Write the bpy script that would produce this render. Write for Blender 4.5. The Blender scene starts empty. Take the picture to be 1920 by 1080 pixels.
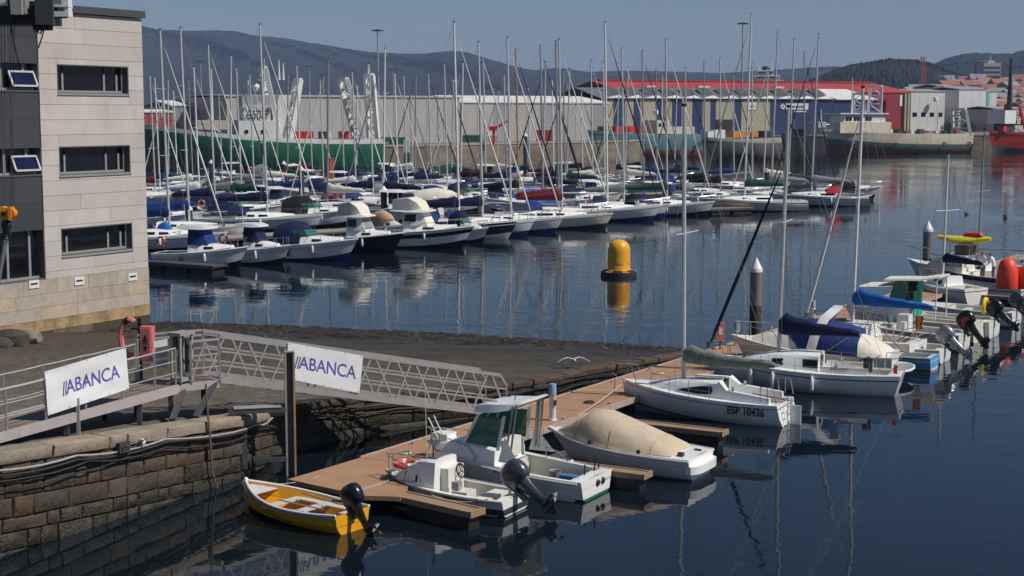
import bpy, math, random
from mathutils import Vector, Matrix
random.seed(7)
R = math.radians
scene = bpy.context.scene
C = scene.collection

# ------------------------------------------------------------ camera, sky, sun, exposure
FPX, CAMH, HOR = 2850.0, 10.0, 212.0           # focal length in px of a 1920 wide frame, eye height, horizon row
PITCH = math.atan((540 - HOR) / FPX)
cam_d = bpy.data.cameras.new('camera')
cam = bpy.data.objects.new('camera', cam_d); C.objects.link(cam)
cam.location = (0, 0, CAMH); cam.rotation_euler = (R(90) - PITCH, 0, 0)
cam_d.sensor_width = 36; cam_d.lens = FPX / 1920 * 36
cam_d.clip_start = 0.5; cam_d.clip_end = 20000
scene.camera = cam
HAZE = 0.00012
SUN_EL, SUN_AZ = R(49), R(-16)                  # azimuth measured from +X towards +Y
sdir = Vector((math.cos(SUN_EL) * math.cos(SUN_AZ), math.cos(SUN_EL) * math.sin(SUN_AZ), math.sin(SUN_EL)))
world = bpy.data.worlds.new('World'); scene.world = world; world.use_nodes = True
nt = world.node_tree; bg = nt.nodes['Background']
sky = nt.nodes.new('ShaderNodeTexSky'); sky.sky_type = 'NISHITA'; sky.sun_disc = False
sky.sun_elevation = SUN_EL; sky.sun_rotation = R(90) - SUN_AZ
sky.air_density = 1.0; sky.dust_density = 0.35; sky.ozone_density = 6.3; sky.altitude = 0
nt.links.new(sky.outputs[0], bg.inputs[0]); bg.inputs[1].default_value = 0.057
sun_d = bpy.data.lights.new('sun', 'SUN'); sun_d.energy = 4.3; sun_d.angle = R(0.55); sun_d.color = (1.0, 0.945, 0.87)
sun = bpy.data.objects.new('sun', sun_d); C.objects.link(sun)
sun.rotation_euler = sdir.to_track_quat('Z', 'Y').to_euler(); sun.location = (60, -30, 60)
vs = scene.view_settings; vs.view_transform = 'Standard'; vs.look = 'None'; vs.gamma = 1; vs.exposure = 0.0
vs.use_curve_mapping = False
scene.cycles.use_denoising = True
scene.cycles.max_bounces = 6; scene.cycles.volume_bounces = 0; scene.cycles.transparent_max_bounces = 8
scene.cycles.use_adaptive_sampling = True

# ------------------------------------------------------------ pixel helpers (1920x1080 pixels -> places)
def ray(px, py):
    a, b = px - 960, 540 - py
    return Vector((a, FPX * math.cos(PITCH) + b * math.sin(PITCH), -FPX * math.sin(PITCH) + b * math.cos(PITCH)))
def P(px, py, z=0.0):
    r = ray(px, py); return Vector((0, 0, CAMH)) + r * ((z - CAMH) / r.z)
def PD(px, py, Y):
    r = ray(px, py); return Vector((0, 0, CAMH)) + r * (Y / r.y)
def PLN(px, py, o, n):                          # ray meets plane (o, n)
    r = ray(px, py); c = Vector((0, 0, CAMH)); return c + r * ((o - c).dot(n) / r.dot(n))

# ------------------------------------------------------------ materials
MATS = {}
def mat(name, col, rough=0.5, var=0.10, scale=3.0, metal=0.0, bump=0.0, bscale=None, spec=0.5, dirt=None, dirt_amt=0.35, dscale=None, stretch=None, coat=0.0):
    if name in MATS: return MATS[name]
    m = bpy.data.materials.new(name); m.use_nodes = True; MATS[name] = m
    N, L = m.node_tree.nodes, m.node_tree.links
    b = N['Principled BSDF']
    b.inputs['Roughness'].default_value = rough; b.inputs['Metallic'].default_value = metal
    b.inputs['Specular IOR Level'].default_value = spec
    b.inputs['Coat Weight'].default_value = coat
    tc = N.new('ShaderNodeTexCoord'); src = tc.outputs['Object']
    if stretch:
        mp = N.new('ShaderNodeMapping'); mp.inputs['Scale'].default_value = stretch
        L.new(src, mp.inputs[0]); src = mp.outputs[0]
    nz = N.new('ShaderNodeTexNoise'); nz.inputs['Scale'].default_value = scale; nz.inputs['Detail'].default_value = 6
    nz.inputs['Roughness'].default_value = 0.65
    L.new(src, nz.inputs['Vector'])
    mx = N.new('ShaderNodeMix'); mx.data_type = 'RGBA'
    lo = [c * (1 - var) for c in col]; hi = [min(1, c * (1 + var)) for c in col]
    mx.inputs[6].default_value = (*lo, 1); mx.inputs[7].default_value = (*hi, 1)
    rp = N.new('ShaderNodeMapRange'); rp.inputs[1].default_value = 0.3; rp.inputs[2].default_value = 0.7
    L.new(nz.outputs[0], rp.inputs[0]); L.new(rp.outputs[0], mx.inputs[0])
    out = mx.outputs[2]
    if dirt:
        n2 = N.new('ShaderNodeTexNoise'); n2.inputs['Scale'].default_value = dscale or scale * 0.37; n2.inputs['Detail'].default_value = 8
        n2.inputs['Roughness'].default_value = 0.7
        L.new(src, n2.inputs['Vector'])
        r2 = N.new('ShaderNodeMapRange'); r2.inputs[1].default_value = 0.62 - dirt_amt * 0.35; r2.inputs[2].default_value = 0.72
        r2.inputs[4].default_value = min(1, dirt_amt * 1.8)
        L.new(n2.outputs[0], r2.inputs[0])
        m2 = N.new('ShaderNodeMix'); m2.data_type = 'RGBA'
        L.new(r2.outputs[0], m2.inputs[0]); L.new(out, m2.inputs[6]); m2.inputs[7].default_value = (*dirt, 1)
        out = m2.outputs[2]
    L.new(out, b.inputs['Base Color'])
    if bump:
        bp = N.new('ShaderNodeBump'); bp.inputs['Strength'].default_value = bump; bp.inputs['Distance'].default_value = 0.05
        n3 = N.new('ShaderNodeTexNoise'); n3.inputs['Scale'].default_value = bscale or scale * 3; n3.inputs['Detail'].default_value = 8
        L.new(src, n3.inputs['Vector'])
        L.new(n3.outputs[0], bp.inputs['Height']); L.new(bp.outputs[0], b.inputs['Normal'])
    return m

def glass_mat(name, col, rough=0.06):
    m = mat(name, col, rough=rough, var=0.25, scale=0.8, spec=0.4); return m

WHITE = mat('gelcoat_white', (0.81, 0.81, 0.78), 0.28, 0.05, 1.5, dirt=(0.52, 0.49, 0.42), dirt_amt=0.22, coat=0.3)
WHITE2 = mat('gelcoat_cream', (0.72, 0.69, 0.60), 0.32, 0.06, 1.5, dirt=(0.5, 0.46, 0.37), dirt_amt=0.2)
GREYW = mat('gelcoat_greyish', (0.60, 0.61, 0.62), 0.3, 0.06, 1.5, dirt=(0.42, 0.42, 0.4), dirt_amt=0.2)
NAVYH = mat('hull_navy', (0.015, 0.02, 0.045), 0.25, 0.15, 1.5, coat=0.3)
BLACKH = mat('hull_black', (0.012, 0.012, 0.014), 0.25, 0.2, 1.5)
BLUES = mat('stripe_blue', (0.02, 0.04, 0.20), 0.4)
BLACK = mat('black_rubber', (0.012, 0.012, 0.012), 0.6, 0.3, 6)
DARKG = mat('dark_grey', (0.045, 0.047, 0.05), 0.5, 0.2, 6)
STEEL = mat('stainless', (0.55, 0.55, 0.55), 0.25, 0.1, 8, metal=0.9)
ALU = mat('mast_aluminium', (0.60, 0.60, 0.58), 0.4, 0.08, 3, metal=0.25)
ALUW = mat('mast_white', (0.72, 0.72, 0.70), 0.4, 0.05, 3)
ALUD = mat('mast_grey', (0.33, 0.33, 0.33), 0.45, 0.1, 3, metal=0.3)
WOODM = mat('mast_wood', (0.42, 0.25, 0.08), 0.45, 0.15, 3)
WIRE = mat('rigging_wire', (0.28, 0.28, 0.28), 0.4, 0.1, 3, metal=0.5)
GLASSB = glass_mat('glass_black', (0.008, 0.009, 0.010))
GLASSG = glass_mat('glass_green', (0.045, 0.15, 0.12), 0.05)
CANV = {
 'navy': mat('canvas_navy', (0.012, 0.018, 0.06), 0.85, 0.25, 4, bump=0.4, spec=0.2),
 'blue': mat('canvas_blue', (0.013, 0.038, 0.17), 0.8, 0.25, 4, bump=0.4, spec=0.2),
 'bright blue': mat('canvas_bright_blue', (0.02, 0.13, 0.45), 0.8, 0.2, 4, bump=0.4, spec=0.2),
 'black': mat('canvas_black', (0.012, 0.012, 0.016), 0.85, 0.3, 4, bump=0.4, spec=0.2),
 'beige': mat('canvas_beige', (0.52, 0.43, 0.31), 0.85, 0.08, 2, bump=0.7, bscale=2.2, spec=0.2, dirt=(0.36, 0.30, 0.22), dirt_amt=0.2),
 'cream': mat('canvas_cream', (0.66, 0.62, 0.53), 0.85, 0.08, 3, bump=0.3, spec=0.2),
 'burgundy': mat('canvas_burgundy', (0.16, 0.02, 0.025), 0.85, 0.2, 4, bump=0.4, spec=0.2),
 'red': mat('canvas_red', (0.42, 0.02, 0.035), 0.8, 0.15, 4, bump=0.4, spec=0.2),
 'green': mat('canvas_green', (0.012, 0.06, 0.045), 0.85, 0.2, 4, bump=0.4, spec=0.2),
 'grey': mat('canvas_grey', (0.22, 0.23, 0.24), 0.85, 0.15, 4, bump=0.4, spec=0.2),
 'sage grey': mat('canvas_sage', (0.20, 0.23, 0.20), 0.85, 0.2, 5, bump=0.7, spec=0.2),
 'white': mat('canvas_white', (0.70, 0.70, 0.68), 0.8, 0.06, 4, bump=0.3, spec=0.2),
 'tan': mat('canvas_tan', (0.47, 0.31, 0.22), 0.85, 0.1, 4, bump=0.3, spec=0.2),
}
ORANGE = mat('lifebuoy_orange', (0.62, 0.09, 0.05), 0.5, 0.12, 6)
REDB = mat('signal_red', (0.62, 0.035, 0.025), 0.45, 0.1, 4)
PINK = mat('faded_red_pink', (0.62, 0.17, 0.17), 0.55, 0.08, 4)
YELLOW = mat('paint_yellow', (0.75, 0.36, 0.012), 0.4, 0.08, 4, dirt=(0.45, 0.2, 0.02), dirt_amt=0.15)
ROPE = mat('rope_pale', (0.48, 0.45, 0.40), 0.9, 0.2, 30)
ROPED = mat('rope_dark', (0.05, 0.05, 0.05), 0.9, 0.2, 30)
TEAK = mat('teak', (0.26, 0.15, 0.09), 0.7, 0.2, 6)
GALV = mat('galvanised_steel', (0.36, 0.345, 0.335), 0.5, 0.12, 4, metal=0.25, dirt=(0.25, 0.22, 0.2), dirt_amt=0.2)
GALVD = mat('dark_steel', (0.085, 0.09, 0.095), 0.5, 0.2, 4, metal=0.3)

# ------------------------------------------------------------ mesh builder
class MB:
    def __init__(s): s.v, s.f, s.m = [], [], []
    def add(s, vs, fs, m=0):
        o = len(s.v); s.v += [tuple(v) for v in vs]; s.f += [tuple(i + o for i in f) for f in fs]; s.m += [m] * len(fs); return s
    def box(s, c, d, m=0, rz=0.0, mx=None):
        x, y, z = d[0] / 2, d[1] / 2, d[2] / 2
        q = [Vector((sx * x, sy * y, sz * z)) for sz in (-1, 1) for sy in (-1, 1) for sx in (-1, 1)]
        M = mx or Matrix.Rotation(rz, 3, 'Z')
        q = [M @ p + Vector(c) for p in q]
        return s.add(q, [(0, 2, 3, 1), (4, 5, 7, 6), (0, 1, 5, 4), (2, 6, 7, 3), (0, 4, 6, 2), (1, 3, 7, 5)], m)
    def bar(s, p, q, w, h, m=0, up=(0, 0, 1)):
        p, q = Vector(p), Vector(q); d = (q - p).normalized(); u = Vector(up)
        a = d.cross(u)
        if a.length < 1e-4: a = d.cross(Vector((1, 0, 0)))
        a.normalize(); b = a.cross(d).normalized()
        vs = []
        for e in (p, q):
            for sa, sb in ((-1, -1), (1, -1), (1, 1), (-1, 1)): vs.append(e + a * (sa * w / 2) + b * (sb * h / 2))
        return s.add(vs, [(3, 2, 1, 0), (4, 5, 6, 7), (0, 1, 5, 4), (1, 2, 6, 5), (2, 3, 7, 6), (3, 0, 4, 7)], m)
    def tube(s, pts, r, n=6, m=0, caps=True, closed=False):
        pts = [Vector(p) for p in pts]; k = len(pts); rings = []
        if not isinstance(r, (list, tuple)): r = [r] * k
        prev = None
        for i, p in enumerate(pts):
            if closed: d = pts[(i + 1) % k] - pts[i - 1]
            else: d = pts[min(i + 1, k - 1)] - pts[max(i - 1, 0)]
            if d.length < 1e-9: d = Vector((0, 0, 1))
            d.normalize()
            if prev is None:
                a = d.cross(Vector((0, 0, 1)))
                if a.length < 1e-3: a = d.cross(Vector((1, 0, 0)))
            else:
                a = prev - d * prev.dot(d)
                if a.length < 1e-5: a = d.cross(Vector((0.3, 1, 0.2)))
            a.normalize(); b = d.cross(a); prev = a
            rings.append([p + (a * math.cos(2 * math.pi * j / n) + b * math.sin(2 * math.pi * j / n)) * r[i] for j in range(n)])
        return s.loft(rings, m, caps=caps, wrap=closed)
    def loft(s, rings, m=0, caps=True, wrap=False, ring_closed=True):
        n = len(rings[0]); k = len(rings); vs = [p for r in rings for p in r]; fs = []
        jj = n if ring_closed else n - 1
        for i in range(k if wrap else k - 1):
            i2 = (i + 1) % k
            for j in range(jj):
                j2 = (j + 1) % n; fs.append((i * n + j, i * n + j2, i2 * n + j2, i2 * n + j))
        if caps and not wrap: fs += [tuple(range(n))[::-1], tuple((k - 1) * n + j for j in range(n))]
        return s.add(vs, fs, m)
    def lathe(s, prof, n=16, c=(0, 0, 0), m=0, axis='Z', caps=True):
        rings = []
        for r, z in prof:
            ring = []
            for j in range(n):
                a = 2 * math.pi * j / n; x, y = r * math.cos(a), r * math.sin(a)
                v = {'Z': (x, y, z), 'X': (z, x, y), 'Y': (y, z, x)}[axis]
                ring.append(Vector(v) + Vector(c))
            rings.append(ring)
        return s.loft(rings, m, caps)
    def prism(s, poly, z0, z1, m=0):
        n = len(poly)
        z0f = z0 if callable(z0) else (lambda x, y: z0); z1f = z1 if callable(z1) else (lambda x, y: z1)
        vs = [(x, y, z0f(x, y)) for x, y in poly] + [(x, y, z1f(x, y)) for x, y in poly]
        fs = [tuple(range(n))[::-1], tuple(range(n, 2 * n))] + [(i, (i + 1) % n, n + (i + 1) % n, n + i) for i in range(n)]
        return s.add(vs, fs, m)
    def onquad(s, q, uv, off=0.006, th=0.012, m=0):
        a, b, c, d = [Vector(x) for x in q]                    # p00 p10 p11 p01
        nrm = (b - a).cross(d - a).normalized()
        def pt(u, v): return (a * (1 - u) + b * u) * (1 - v) + (d * (1 - u) + c * u) * v
        lo = [pt(u, v) + nrm * (off - th) for u, v in uv]; hi = [pt(u, v) + nrm * off for u, v in uv]; n = len(uv)
        return s.add(lo + hi, [tuple(range(n))[::-1], tuple(range(n, 2 * n))] + [(i, (i + 1) % n, n + (i + 1) % n, n + i) for i in range(n)], m)
    def build(s, name, mats, parent=None, loc=None, rz=None, smooth=None, ang=35):
        me = bpy.data.meshes.new(name); me.from_pydata(s.v, [], s.f)
        if not isinstance(mats, (list, tuple)): mats = [mats]
        for q in mats: me.materials.append(q)
        if len(mats) > 1: me.polygons.foreach_set('material_index', s.m)
        bmfix(me)
        if smooth is not False:
            me.polygons.foreach_set('use_smooth', [True] * len(me.polygons)); me.set_sharp_from_angle(angle=R(ang))
        me.update()
        o = bpy.data.objects.new(name, me); C.objects.link(o)
        if parent: o.parent = parent
        if loc is not None: o.location = loc
        if rz is not None: o.rotation_euler = (0, 0, rz)
        return o
import bmesh
def bmfix(me):
    bm = bmesh.new(); bm.from_mesh(me); bmesh.ops.remove_doubles(bm, verts=bm.verts, dist=1e-5)
    bmesh.ops.recalc_face_normals(bm, faces=bm.faces); bm.to_mesh(me); bm.free()

def tag(o, label=None, cat=None, group=None, kind=None):
    if label: o['label'] = label
    if cat: o['category'] = cat
    if group: o['group'] = group
    if kind: o['kind'] = kind
    return o
def thing(name, label, cat, loc=(0, 0, 0), rz=0.0, group=None):
    o = bpy.data.objects.new(name, None); C.objects.link(o); o.location = loc; o.rotation_euler = (0, 0, rz); o.empty_display_size = 0.3
    return tag(o, label, cat, group)
def put(mesh_o, name, parent, loc=(0, 0, 0), rot=(0, 0, 0), scl=(1, 1, 1)):   # another piece with shared mesh data
    o = bpy.data.objects.new(name, mesh_o.data); C.objects.link(o); o.parent = parent; o.location = loc; o.rotation_euler = rot; o.scale = scl
    return o
def text_mesh(s, size, name, m, parent, M, shear=0.0, depth=0.004, spacing=1.0, bold=0.0, sx=1.0):
    cu = bpy.data.curves.new(name, 'FONT'); cu.body = s; cu.size = size; cu.extrude = depth; cu.align_x = 'CENTER'; cu.align_y = 'CENTER'
    cu.shear = shear; cu.space_character = spacing; cu.offset = bold; cu.resolution_u = 4
    t = bpy.data.objects.new(name + '_tmp', cu); C.objects.link(t)
    dg = bpy.context.evaluated_depsgraph_get(); me = bpy.data.meshes.new_from_object(t.evaluated_get(dg))
    bpy.data.objects.remove(t); bpy.data.curves.remove(cu)
    me.transform(M @ Matrix.Diagonal((sx, 1, 1, 1))); me.materials.clear(); me.materials.append(m); me.name = name
    o = bpy.data.objects.new(name, me); C.objects.link(o); o.parent = parent
    return o
def frame(o, xdir, ydir):                       # 4x4 from origin, text-right, text-up
    x = Vector(xdir).normalized(); y = Vector(ydir); y = (y - x * y.dot(x)).normalized(); z = x.cross(y)
    return Matrix(((x.x, y.x, z.x, o[0]), (x.y, y.y, z.y, o[1]), (x.z, y.z, z.z, o[2]), (0, 0, 0, 1)))
def lerp(a, b, t): return a + (b - a) * t
def sag(p, q, s, n=8):
    p, q = Vector(p), Vector(q)
    return [p.lerp(q, i / n) - Vector((0, 0, s * 4 * (i / n) * (1 - i / n))) for i in range(n + 1)]
def smooth01(t): t = max(0, min(1, t)); return t * t * (3 - 2 * t)
# ------------------------------------------------------------ water, land, hills
def node_mat(name):
    m = bpy.data.materials.new(name); m.use_nodes = True
    return m, m.node_tree.nodes, m.node_tree.links, m.node_tree.nodes['Principled BSDF']

wm, N, L, b = node_mat('harbour_water')
b.inputs['Base Color'].default_value = (0.004, 0.0085, 0.013, 1); b.inputs['Roughness'].default_value = 0.02; b.inputs['IOR'].default_value = 1.333
tc = N.new('ShaderNodeTexCoord')
def wn(scale, st, det):
    mp = N.new('ShaderNodeMapping'); mp.inputs['Scale'].default_value = st; mp.inputs['Rotation'].default_value = (0, 0, R(12))
    L.new(tc.outputs['Object'], mp.inputs[0])
    n = N.new('ShaderNodeTexNoise'); n.inputs['Scale'].default_value = scale; n.inputs['Detail'].default_value = det; n.inputs['Distortion'].default_value = 0.4
    L.new(mp.outputs[0], n.inputs['Vector']); return n
w1 = wn(0.55, (0.8, 1.1, 1), 2); w2 = wn(2.2, (0.8, 1.2, 1), 3)
patch = wn(0.035, (1, 1.6, 1), 2)                                   # cat's paws: where the breeze ruffles the surface
pr = N.new('ShaderNodeMapRange'); pr.inputs[1].default_value = 0.40; pr.inputs[2].default_value = 0.62; pr.inputs[3].default_value = 0.25; pr.inputs[4].default_value = 1.0
L.new(patch.outputs[0], pr.inputs[0])
ad = N.new('ShaderNodeMath'); ad.operation = 'MULTIPLY_ADD'; L.new(w2.outputs[0], ad.inputs[0]); ad.inputs[1].default_value = 0.22; L.new(w1.outputs[0], ad.inputs[2])
# the basin by the pontoon is sheltered, the open water beyond is ruffled more
sx = N.new('ShaderNodeSeparateXYZ'); L.new(tc.outputs['Object'], sx.inputs[0])
sh = N.new('ShaderNodeMapRange'); sh.inputs[1].default_value = 45; sh.inputs[2].default_value = 110; sh.inputs[3].default_value = 0.32; sh.inputs[4].default_value = 1.0
L.new(sx.outputs[1], sh.inputs[0])
mm = N.new('ShaderNodeMath'); mm.operation = 'MULTIPLY'; L.new(pr.outputs[0], mm.inputs[0]); L.new(sh.outputs[0], mm.inputs[1])
bp = N.new('ShaderNodeBump'); bp.inputs['Distance'].default_value = 0.055
L.new(mm.outputs[0], bp.inputs['Strength']); L.new(ad.outputs[0], bp.inputs['Height']); L.new(bp.outputs[0], b.inputs['Normal'])
water = MB().add([(-900, -60, 0), (900, -60, 0), (900, 1200, 0), (-900, 1200, 0)], [(0, 1, 2, 3)]).build('water', wm, smooth=False)
tag(water, 'dark blue harbour water with soft ripples', kind='structure')

LANDM = mat('port_ground', (0.17, 0.155, 0.135), 0.9, 0.25, 0.05, bump=0.2)
QUAYF = mat('far_quay_stone', (0.21, 0.175, 0.125), 0.9, 0.3, 0.25, dirt=(0.06, 0.05, 0.035), dirt_amt=0.45, dscale=0.15, stretch=(1, 1, 2.5))
land_poly = [(-700, 190), (-95, 236), (-45, 262), (-16, 279), (2, 303), (24, 322), (38, 372), (62, 402), (150, 418), (260, 430), (900, 470), (6500, 900), (6500, 9000), (-6500, 9000), (-6500, 190)]
land = MB(); land.prism(land_poly, -1.0, 3.9)
land_o = land.build('port_land', [LANDM], smooth=False); tag(land_o, 'port apron reaching back from the far quay', kind='structure')
fq = MB()
fl = [Vector((x, y, 0)) for x, y in land_poly[:11]]
for i in range(len(fl) - 1):
    d = (fl[i + 1] - fl[i]); u = d.normalized(); n = Vector((u.y, -u.x, 0))
    fq.bar(fl[i] + n * .3 + Vector((0, 0, 1.45)) - u * .2, fl[i + 1] + n * .3 + Vector((0, 0, 1.45)) + u * .2, .6, 5.3)
fq_o = fq.build('far_quay', QUAYF, smooth=False)
fq_o['kind'] = 'structure'; fq_o['label'] = 'stained stone quay face behind the marina'
cop = MB()
for i in range(len(fl) - 1):
    d = (fl[i + 1] - fl[i]); u = d.normalized(); n = Vector((u.y, -u.x, 0))
    cop.bar(fl[i] + n * .32 + Vector((0, 0, 4.12)), fl[i + 1] + n * .32 + Vector((0, 0, 4.12)), .8, .32)
cop.build('quay_edge', mat('far_coping', (0.34, 0.29, 0.22), 0.85, 0.2, 0.3), parent=fq_o, smooth=False)

def hnoise(x, seed):
    return sum(math.sin(x * f + seed * (i + 1) * 1.7 + i) * a for i, (f, a) in enumerate(((1, .5), (2.3, .3), (4.9, .2), (10.7, .12), (23, .07))))
HILLM = mat('hill_woodland', (0.022, 0.031, 0.026), 1.0, 0.35, 0.01, spec=0.0)
def hill(name, prof, Y, depth, label, rough=2.0, seed=1, m=None, nx=220, ny=34):
    h = MB(); rings = []
    def top(px):
        for (a, ya), (c, yc) in zip(prof, prof[1:]):
            if a <= px <= c: return lerp(ya, yc, (px - a) / (c - a))
        return prof[-1][1]
    x0, x1 = prof[0][0], prof[-1][0]
    verts = []; faces = []
    for j in range(ny + 1):
        v = j / ny
        for i in range(nx + 1):
            px = lerp(x0, x1, (i + (random.uniform(-.45, .45) if 0 < i < nx else 0)) / nx)
            zt = PD(px, top(px), Y).z; X = PD(px, 200, Y).x
            zz = 3.0 + (zt - 3.0) * math.sin(v * math.pi / 2) ** 0.8
            zz += rough * hnoise(X * 0.012 + v * 5, seed + v * 3) * (0.15 + 0.85 * v) + (rough * .5 * random.uniform(-1, 1) if j else 0)
            yy = Y - depth * (1 - v) + random.uniform(-.4, .4) * depth / ny * (0 < j < ny) + hnoise(X * .004 + v * 3, seed + 4) * depth * .12 * math.sin(v * math.pi)
            sc = yy / Y
            verts.append((X * sc, yy, zz))
    for i in range(nx + 1):
        px = lerp(x0, x1, i / nx); X = PD(px, 200, Y).x
        verts.append((X * 1.25, Y * 1.25, 3.0))
    w = nx + 1
    for j in range(ny + 1):
        for i in range(nx): faces.append((j * w + i, j * w + i + 1, (j + 1) * w + i + 1, (j + 1) * w + i))
    h.add(verts, faces)
    o = h.build(name, m or HILLM, ang=60); return tag(o, label, kind='structure')
hill('far_hill', [(-400, 60), (100, 48), (265, 52), (300, 60), (360, 62), (440, 63), (480, 71), (550, 78), (600, 88), (650, 97), (700, 105), (780, 107), (840, 101), (870, 101), (905, 110), (960, 125), (1000, 134), (1040, 130), (1060, 131), (1100, 138), (1200, 134), (1350, 139), (1500, 131), (1560, 128), (1700, 134), (2300, 140)], 4300, 1500, 'long blue wooded ridge across the estuary', 1.4, 2, nx=320)
hill('wooded_hill', [(1440, 176), (1500, 162), (1530, 149), (1560, 136), (1590, 126), (1640, 118), (1665, 114), (1700, 116), (1722, 117), (1745, 122), (1800, 140), (1900, 150), (2200, 170)], 1500, 420, 'dark pine covered hill behind the red shed', 2.2, 5, nx=300)
hill('city_hill', [(1640, 160), (1700, 146), (1740, 128), (1770, 114), (1800, 106), (1830, 102), (1860, 103), (1890, 103), (1920, 96), (2100, 86), (2500, 100)], 2600, 700, 'wooded hill rising behind the city', 3.0, 9, nx=240)

# ------------------------------------------------------------ slipway (sloping stone ground) and its wall
NEAR = [(-16.8, 23.5, 2.75), (-14.2, 28.6, 2.62), (-11.75, 33.3, 2.40), (-9.6, 37.1, 2.06), (-7.45, 41.0, 1.72), (-6.6, 44.0, 1.42), (-4.6, 46.8, 1.2), (0.0, 50.4, 0.93), (4.4, 57.6, 0.46), (7.4, 62.2, 0.10)]
FAR = [(-42, 34, 2.9), (-36, 44, 2.2), (-31, 52, 1.5), (-25.5, 60.5, .8), (-19.5, 70.5, 0.12), (-16.5, 72.0, 0.0), (-10, 70.6, 0), (-3.0, 68.3, 0), (3.0, 65.8, 0), (8.2, 63.6, 0)]
def poly_at(Pl, s):
    s = max(0, min(len(Pl) - 1.0001, s)); i = int(s); t = s - i
    return Vector(Pl[i]).lerp(Vector(Pl[i + 1]), t)
gv, gf = [], []
NU, NV = 120, 56
for i in range(NU + 1):
    s = i / NU * (len(NEAR) - 1)
    a, c = poly_at(NEAR, s), poly_at(FAR, s)
    a = a.copy(); a.z -= 0.10 if s < 4.2 else 0.03
    d = c - a
    for j in range(NV + 4):
        v = j / NV
        p = a + d * v
        if v > 1:
            p = c + Vector((d.x, d.y, 0)).normalized() * (v - 1) * NV * 1.4; p.z = c.z - (v - 1) * NV * 0.14
        amp = 0.022 if j > 0 else 0
        p.z += amp * (hnoise(p.x * 1.1 + p.y * .4, 3) + hnoise(p.y * 1.3 - p.x * .5, 8)) + (random.uniform(-.012, .012) if j else 0)
        if v > 0.9 and v <= 1.05: p.z += 0.05 * hnoise(p.x * .9, 5)
        gv.append(tuple(p))
wv = NV + 4
for i in range(NU):
    for j in range(wv - 1): gf.append((i * wv + j, (i + 1) * wv + j, (i + 1) * wv + j + 1, i * wv + j + 1))
sm, N, L, b = node_mat('slipway_stone')
b.inputs['Roughness'].default_value = 0.8
geo = N.new('ShaderNodeNewGeometry'); sxyz = N.new('ShaderNodeSeparateXYZ'); L.new(geo.outputs['Position'], sxyz.inputs[0])
def nz(scale, det=6, st=None):
    n = N.new('ShaderNodeTexNoise'); n.inputs['Scale'].default_value = scale; n.inputs['Detail'].default_value = det; n.inputs['Roughness'].default_value = .68
    if st:
        mp = N.new('ShaderNodeMapping'); mp.inputs['Scale'].default_value = st; mp.inputs['Rotation'].default_value = (0, 0, R(-16))
        L.new(geo.outputs['Position'], mp.inputs[0]); L.new(mp.outputs[0], n.inputs['Vector'])
    else: L.new(geo.outputs['Position'], n.inputs['Vector'])
    return n
def ramp(src, stops):
    r = N.new('ShaderNodeValToRGB'); e = r.color_ramp.elements
    e[0].position, e[0].color = stops[0][0], (*stops[0][1], 1); e[1].position, e[1].color = stops[-1][0], (*stops[-1][1], 1)
    for p_, c_ in stops[1:-1]:
        q = e.new(p_); q.color = (*c_, 1)
    L.new(src, r.inputs[0]); return r
n1 = nz(0.55, 8, (.35, 1.2, 1)); n2 = nz(3.5, 6)
hgt = N.new('ShaderNodeMath'); hgt.operation = 'MULTIPLY_ADD'; L.new(n1.outputs[0], hgt.inputs[0]); hgt.inputs[1].default_value = 1.5; L.new(sxyz.outputs[2], hgt.inputs[2])
mr = N.new('ShaderNodeMapRange'); mr.inputs[1].default_value = 0.55; mr.inputs[2].default_value = 3.1; L.new(hgt.outputs[0], mr.inputs[0])
cr = ramp(mr.outputs[0], [(0.0, (0.008, 0.006, 0.005)), (0.05, (0.045, 0.018, 0.010)), (0.10, (0.022, 0.014, 0.008)), (0.17, (0.04, 0.032, 0.018)), (0.30, (0.060, 0.048, 0.028)), (0.45, (0.085, 0.068, 0.045)), (0.60, (0.11, 0.090, 0.065)), (0.80, (0.13, 0.115, 0.095)), (1.0, (0.13, 0.125, 0.115))])
mxs = N.new('ShaderNodeMix'); mxs.data_type = 'RGBA'; mxs.blend_type = 'MULTIPLY'; mxs.inputs[0].default_value = 0.85
r2 = ramp(n2.outputs[0], [(0.3, (0.35, 0.33, 0.30)), (0.55, (1.0, 1.0, 1.0)), (0.75, (1.9, 1.8, 1.6))]); L.new(cr.outputs[0], mxs.inputs[6]); L.new(r2.outputs[0], mxs.inputs[7])
L.new(mxs.outputs[2], b.inputs['Base Color'])
rr = N.new('ShaderNodeMapRange'); rr.inputs[1].default_value = 0; rr.inputs[2].default_value = .45; rr.inputs[3].default_value = .35; rr.inputs[4].default_value = .9; L.new(mr.outputs[0], rr.inputs[0]); L.new(rr.outputs[0], b.inputs['Roughness'])
bp = N.new('ShaderNodeBump'); bp.inputs['Strength'].default_value = .7; bp.inputs['Distance'].default_value = .06; n3 = nz(5, 8); L.new(n3.outputs[0], bp.inputs['Height']); L.new(bp.outputs[0], b.inputs['Normal'])
slip = MB().add(gv, gf).build('slipway', sm, ang=80); tag(slip, 'weed stained stone slipway sloping into the water', kind='structure')

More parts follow.
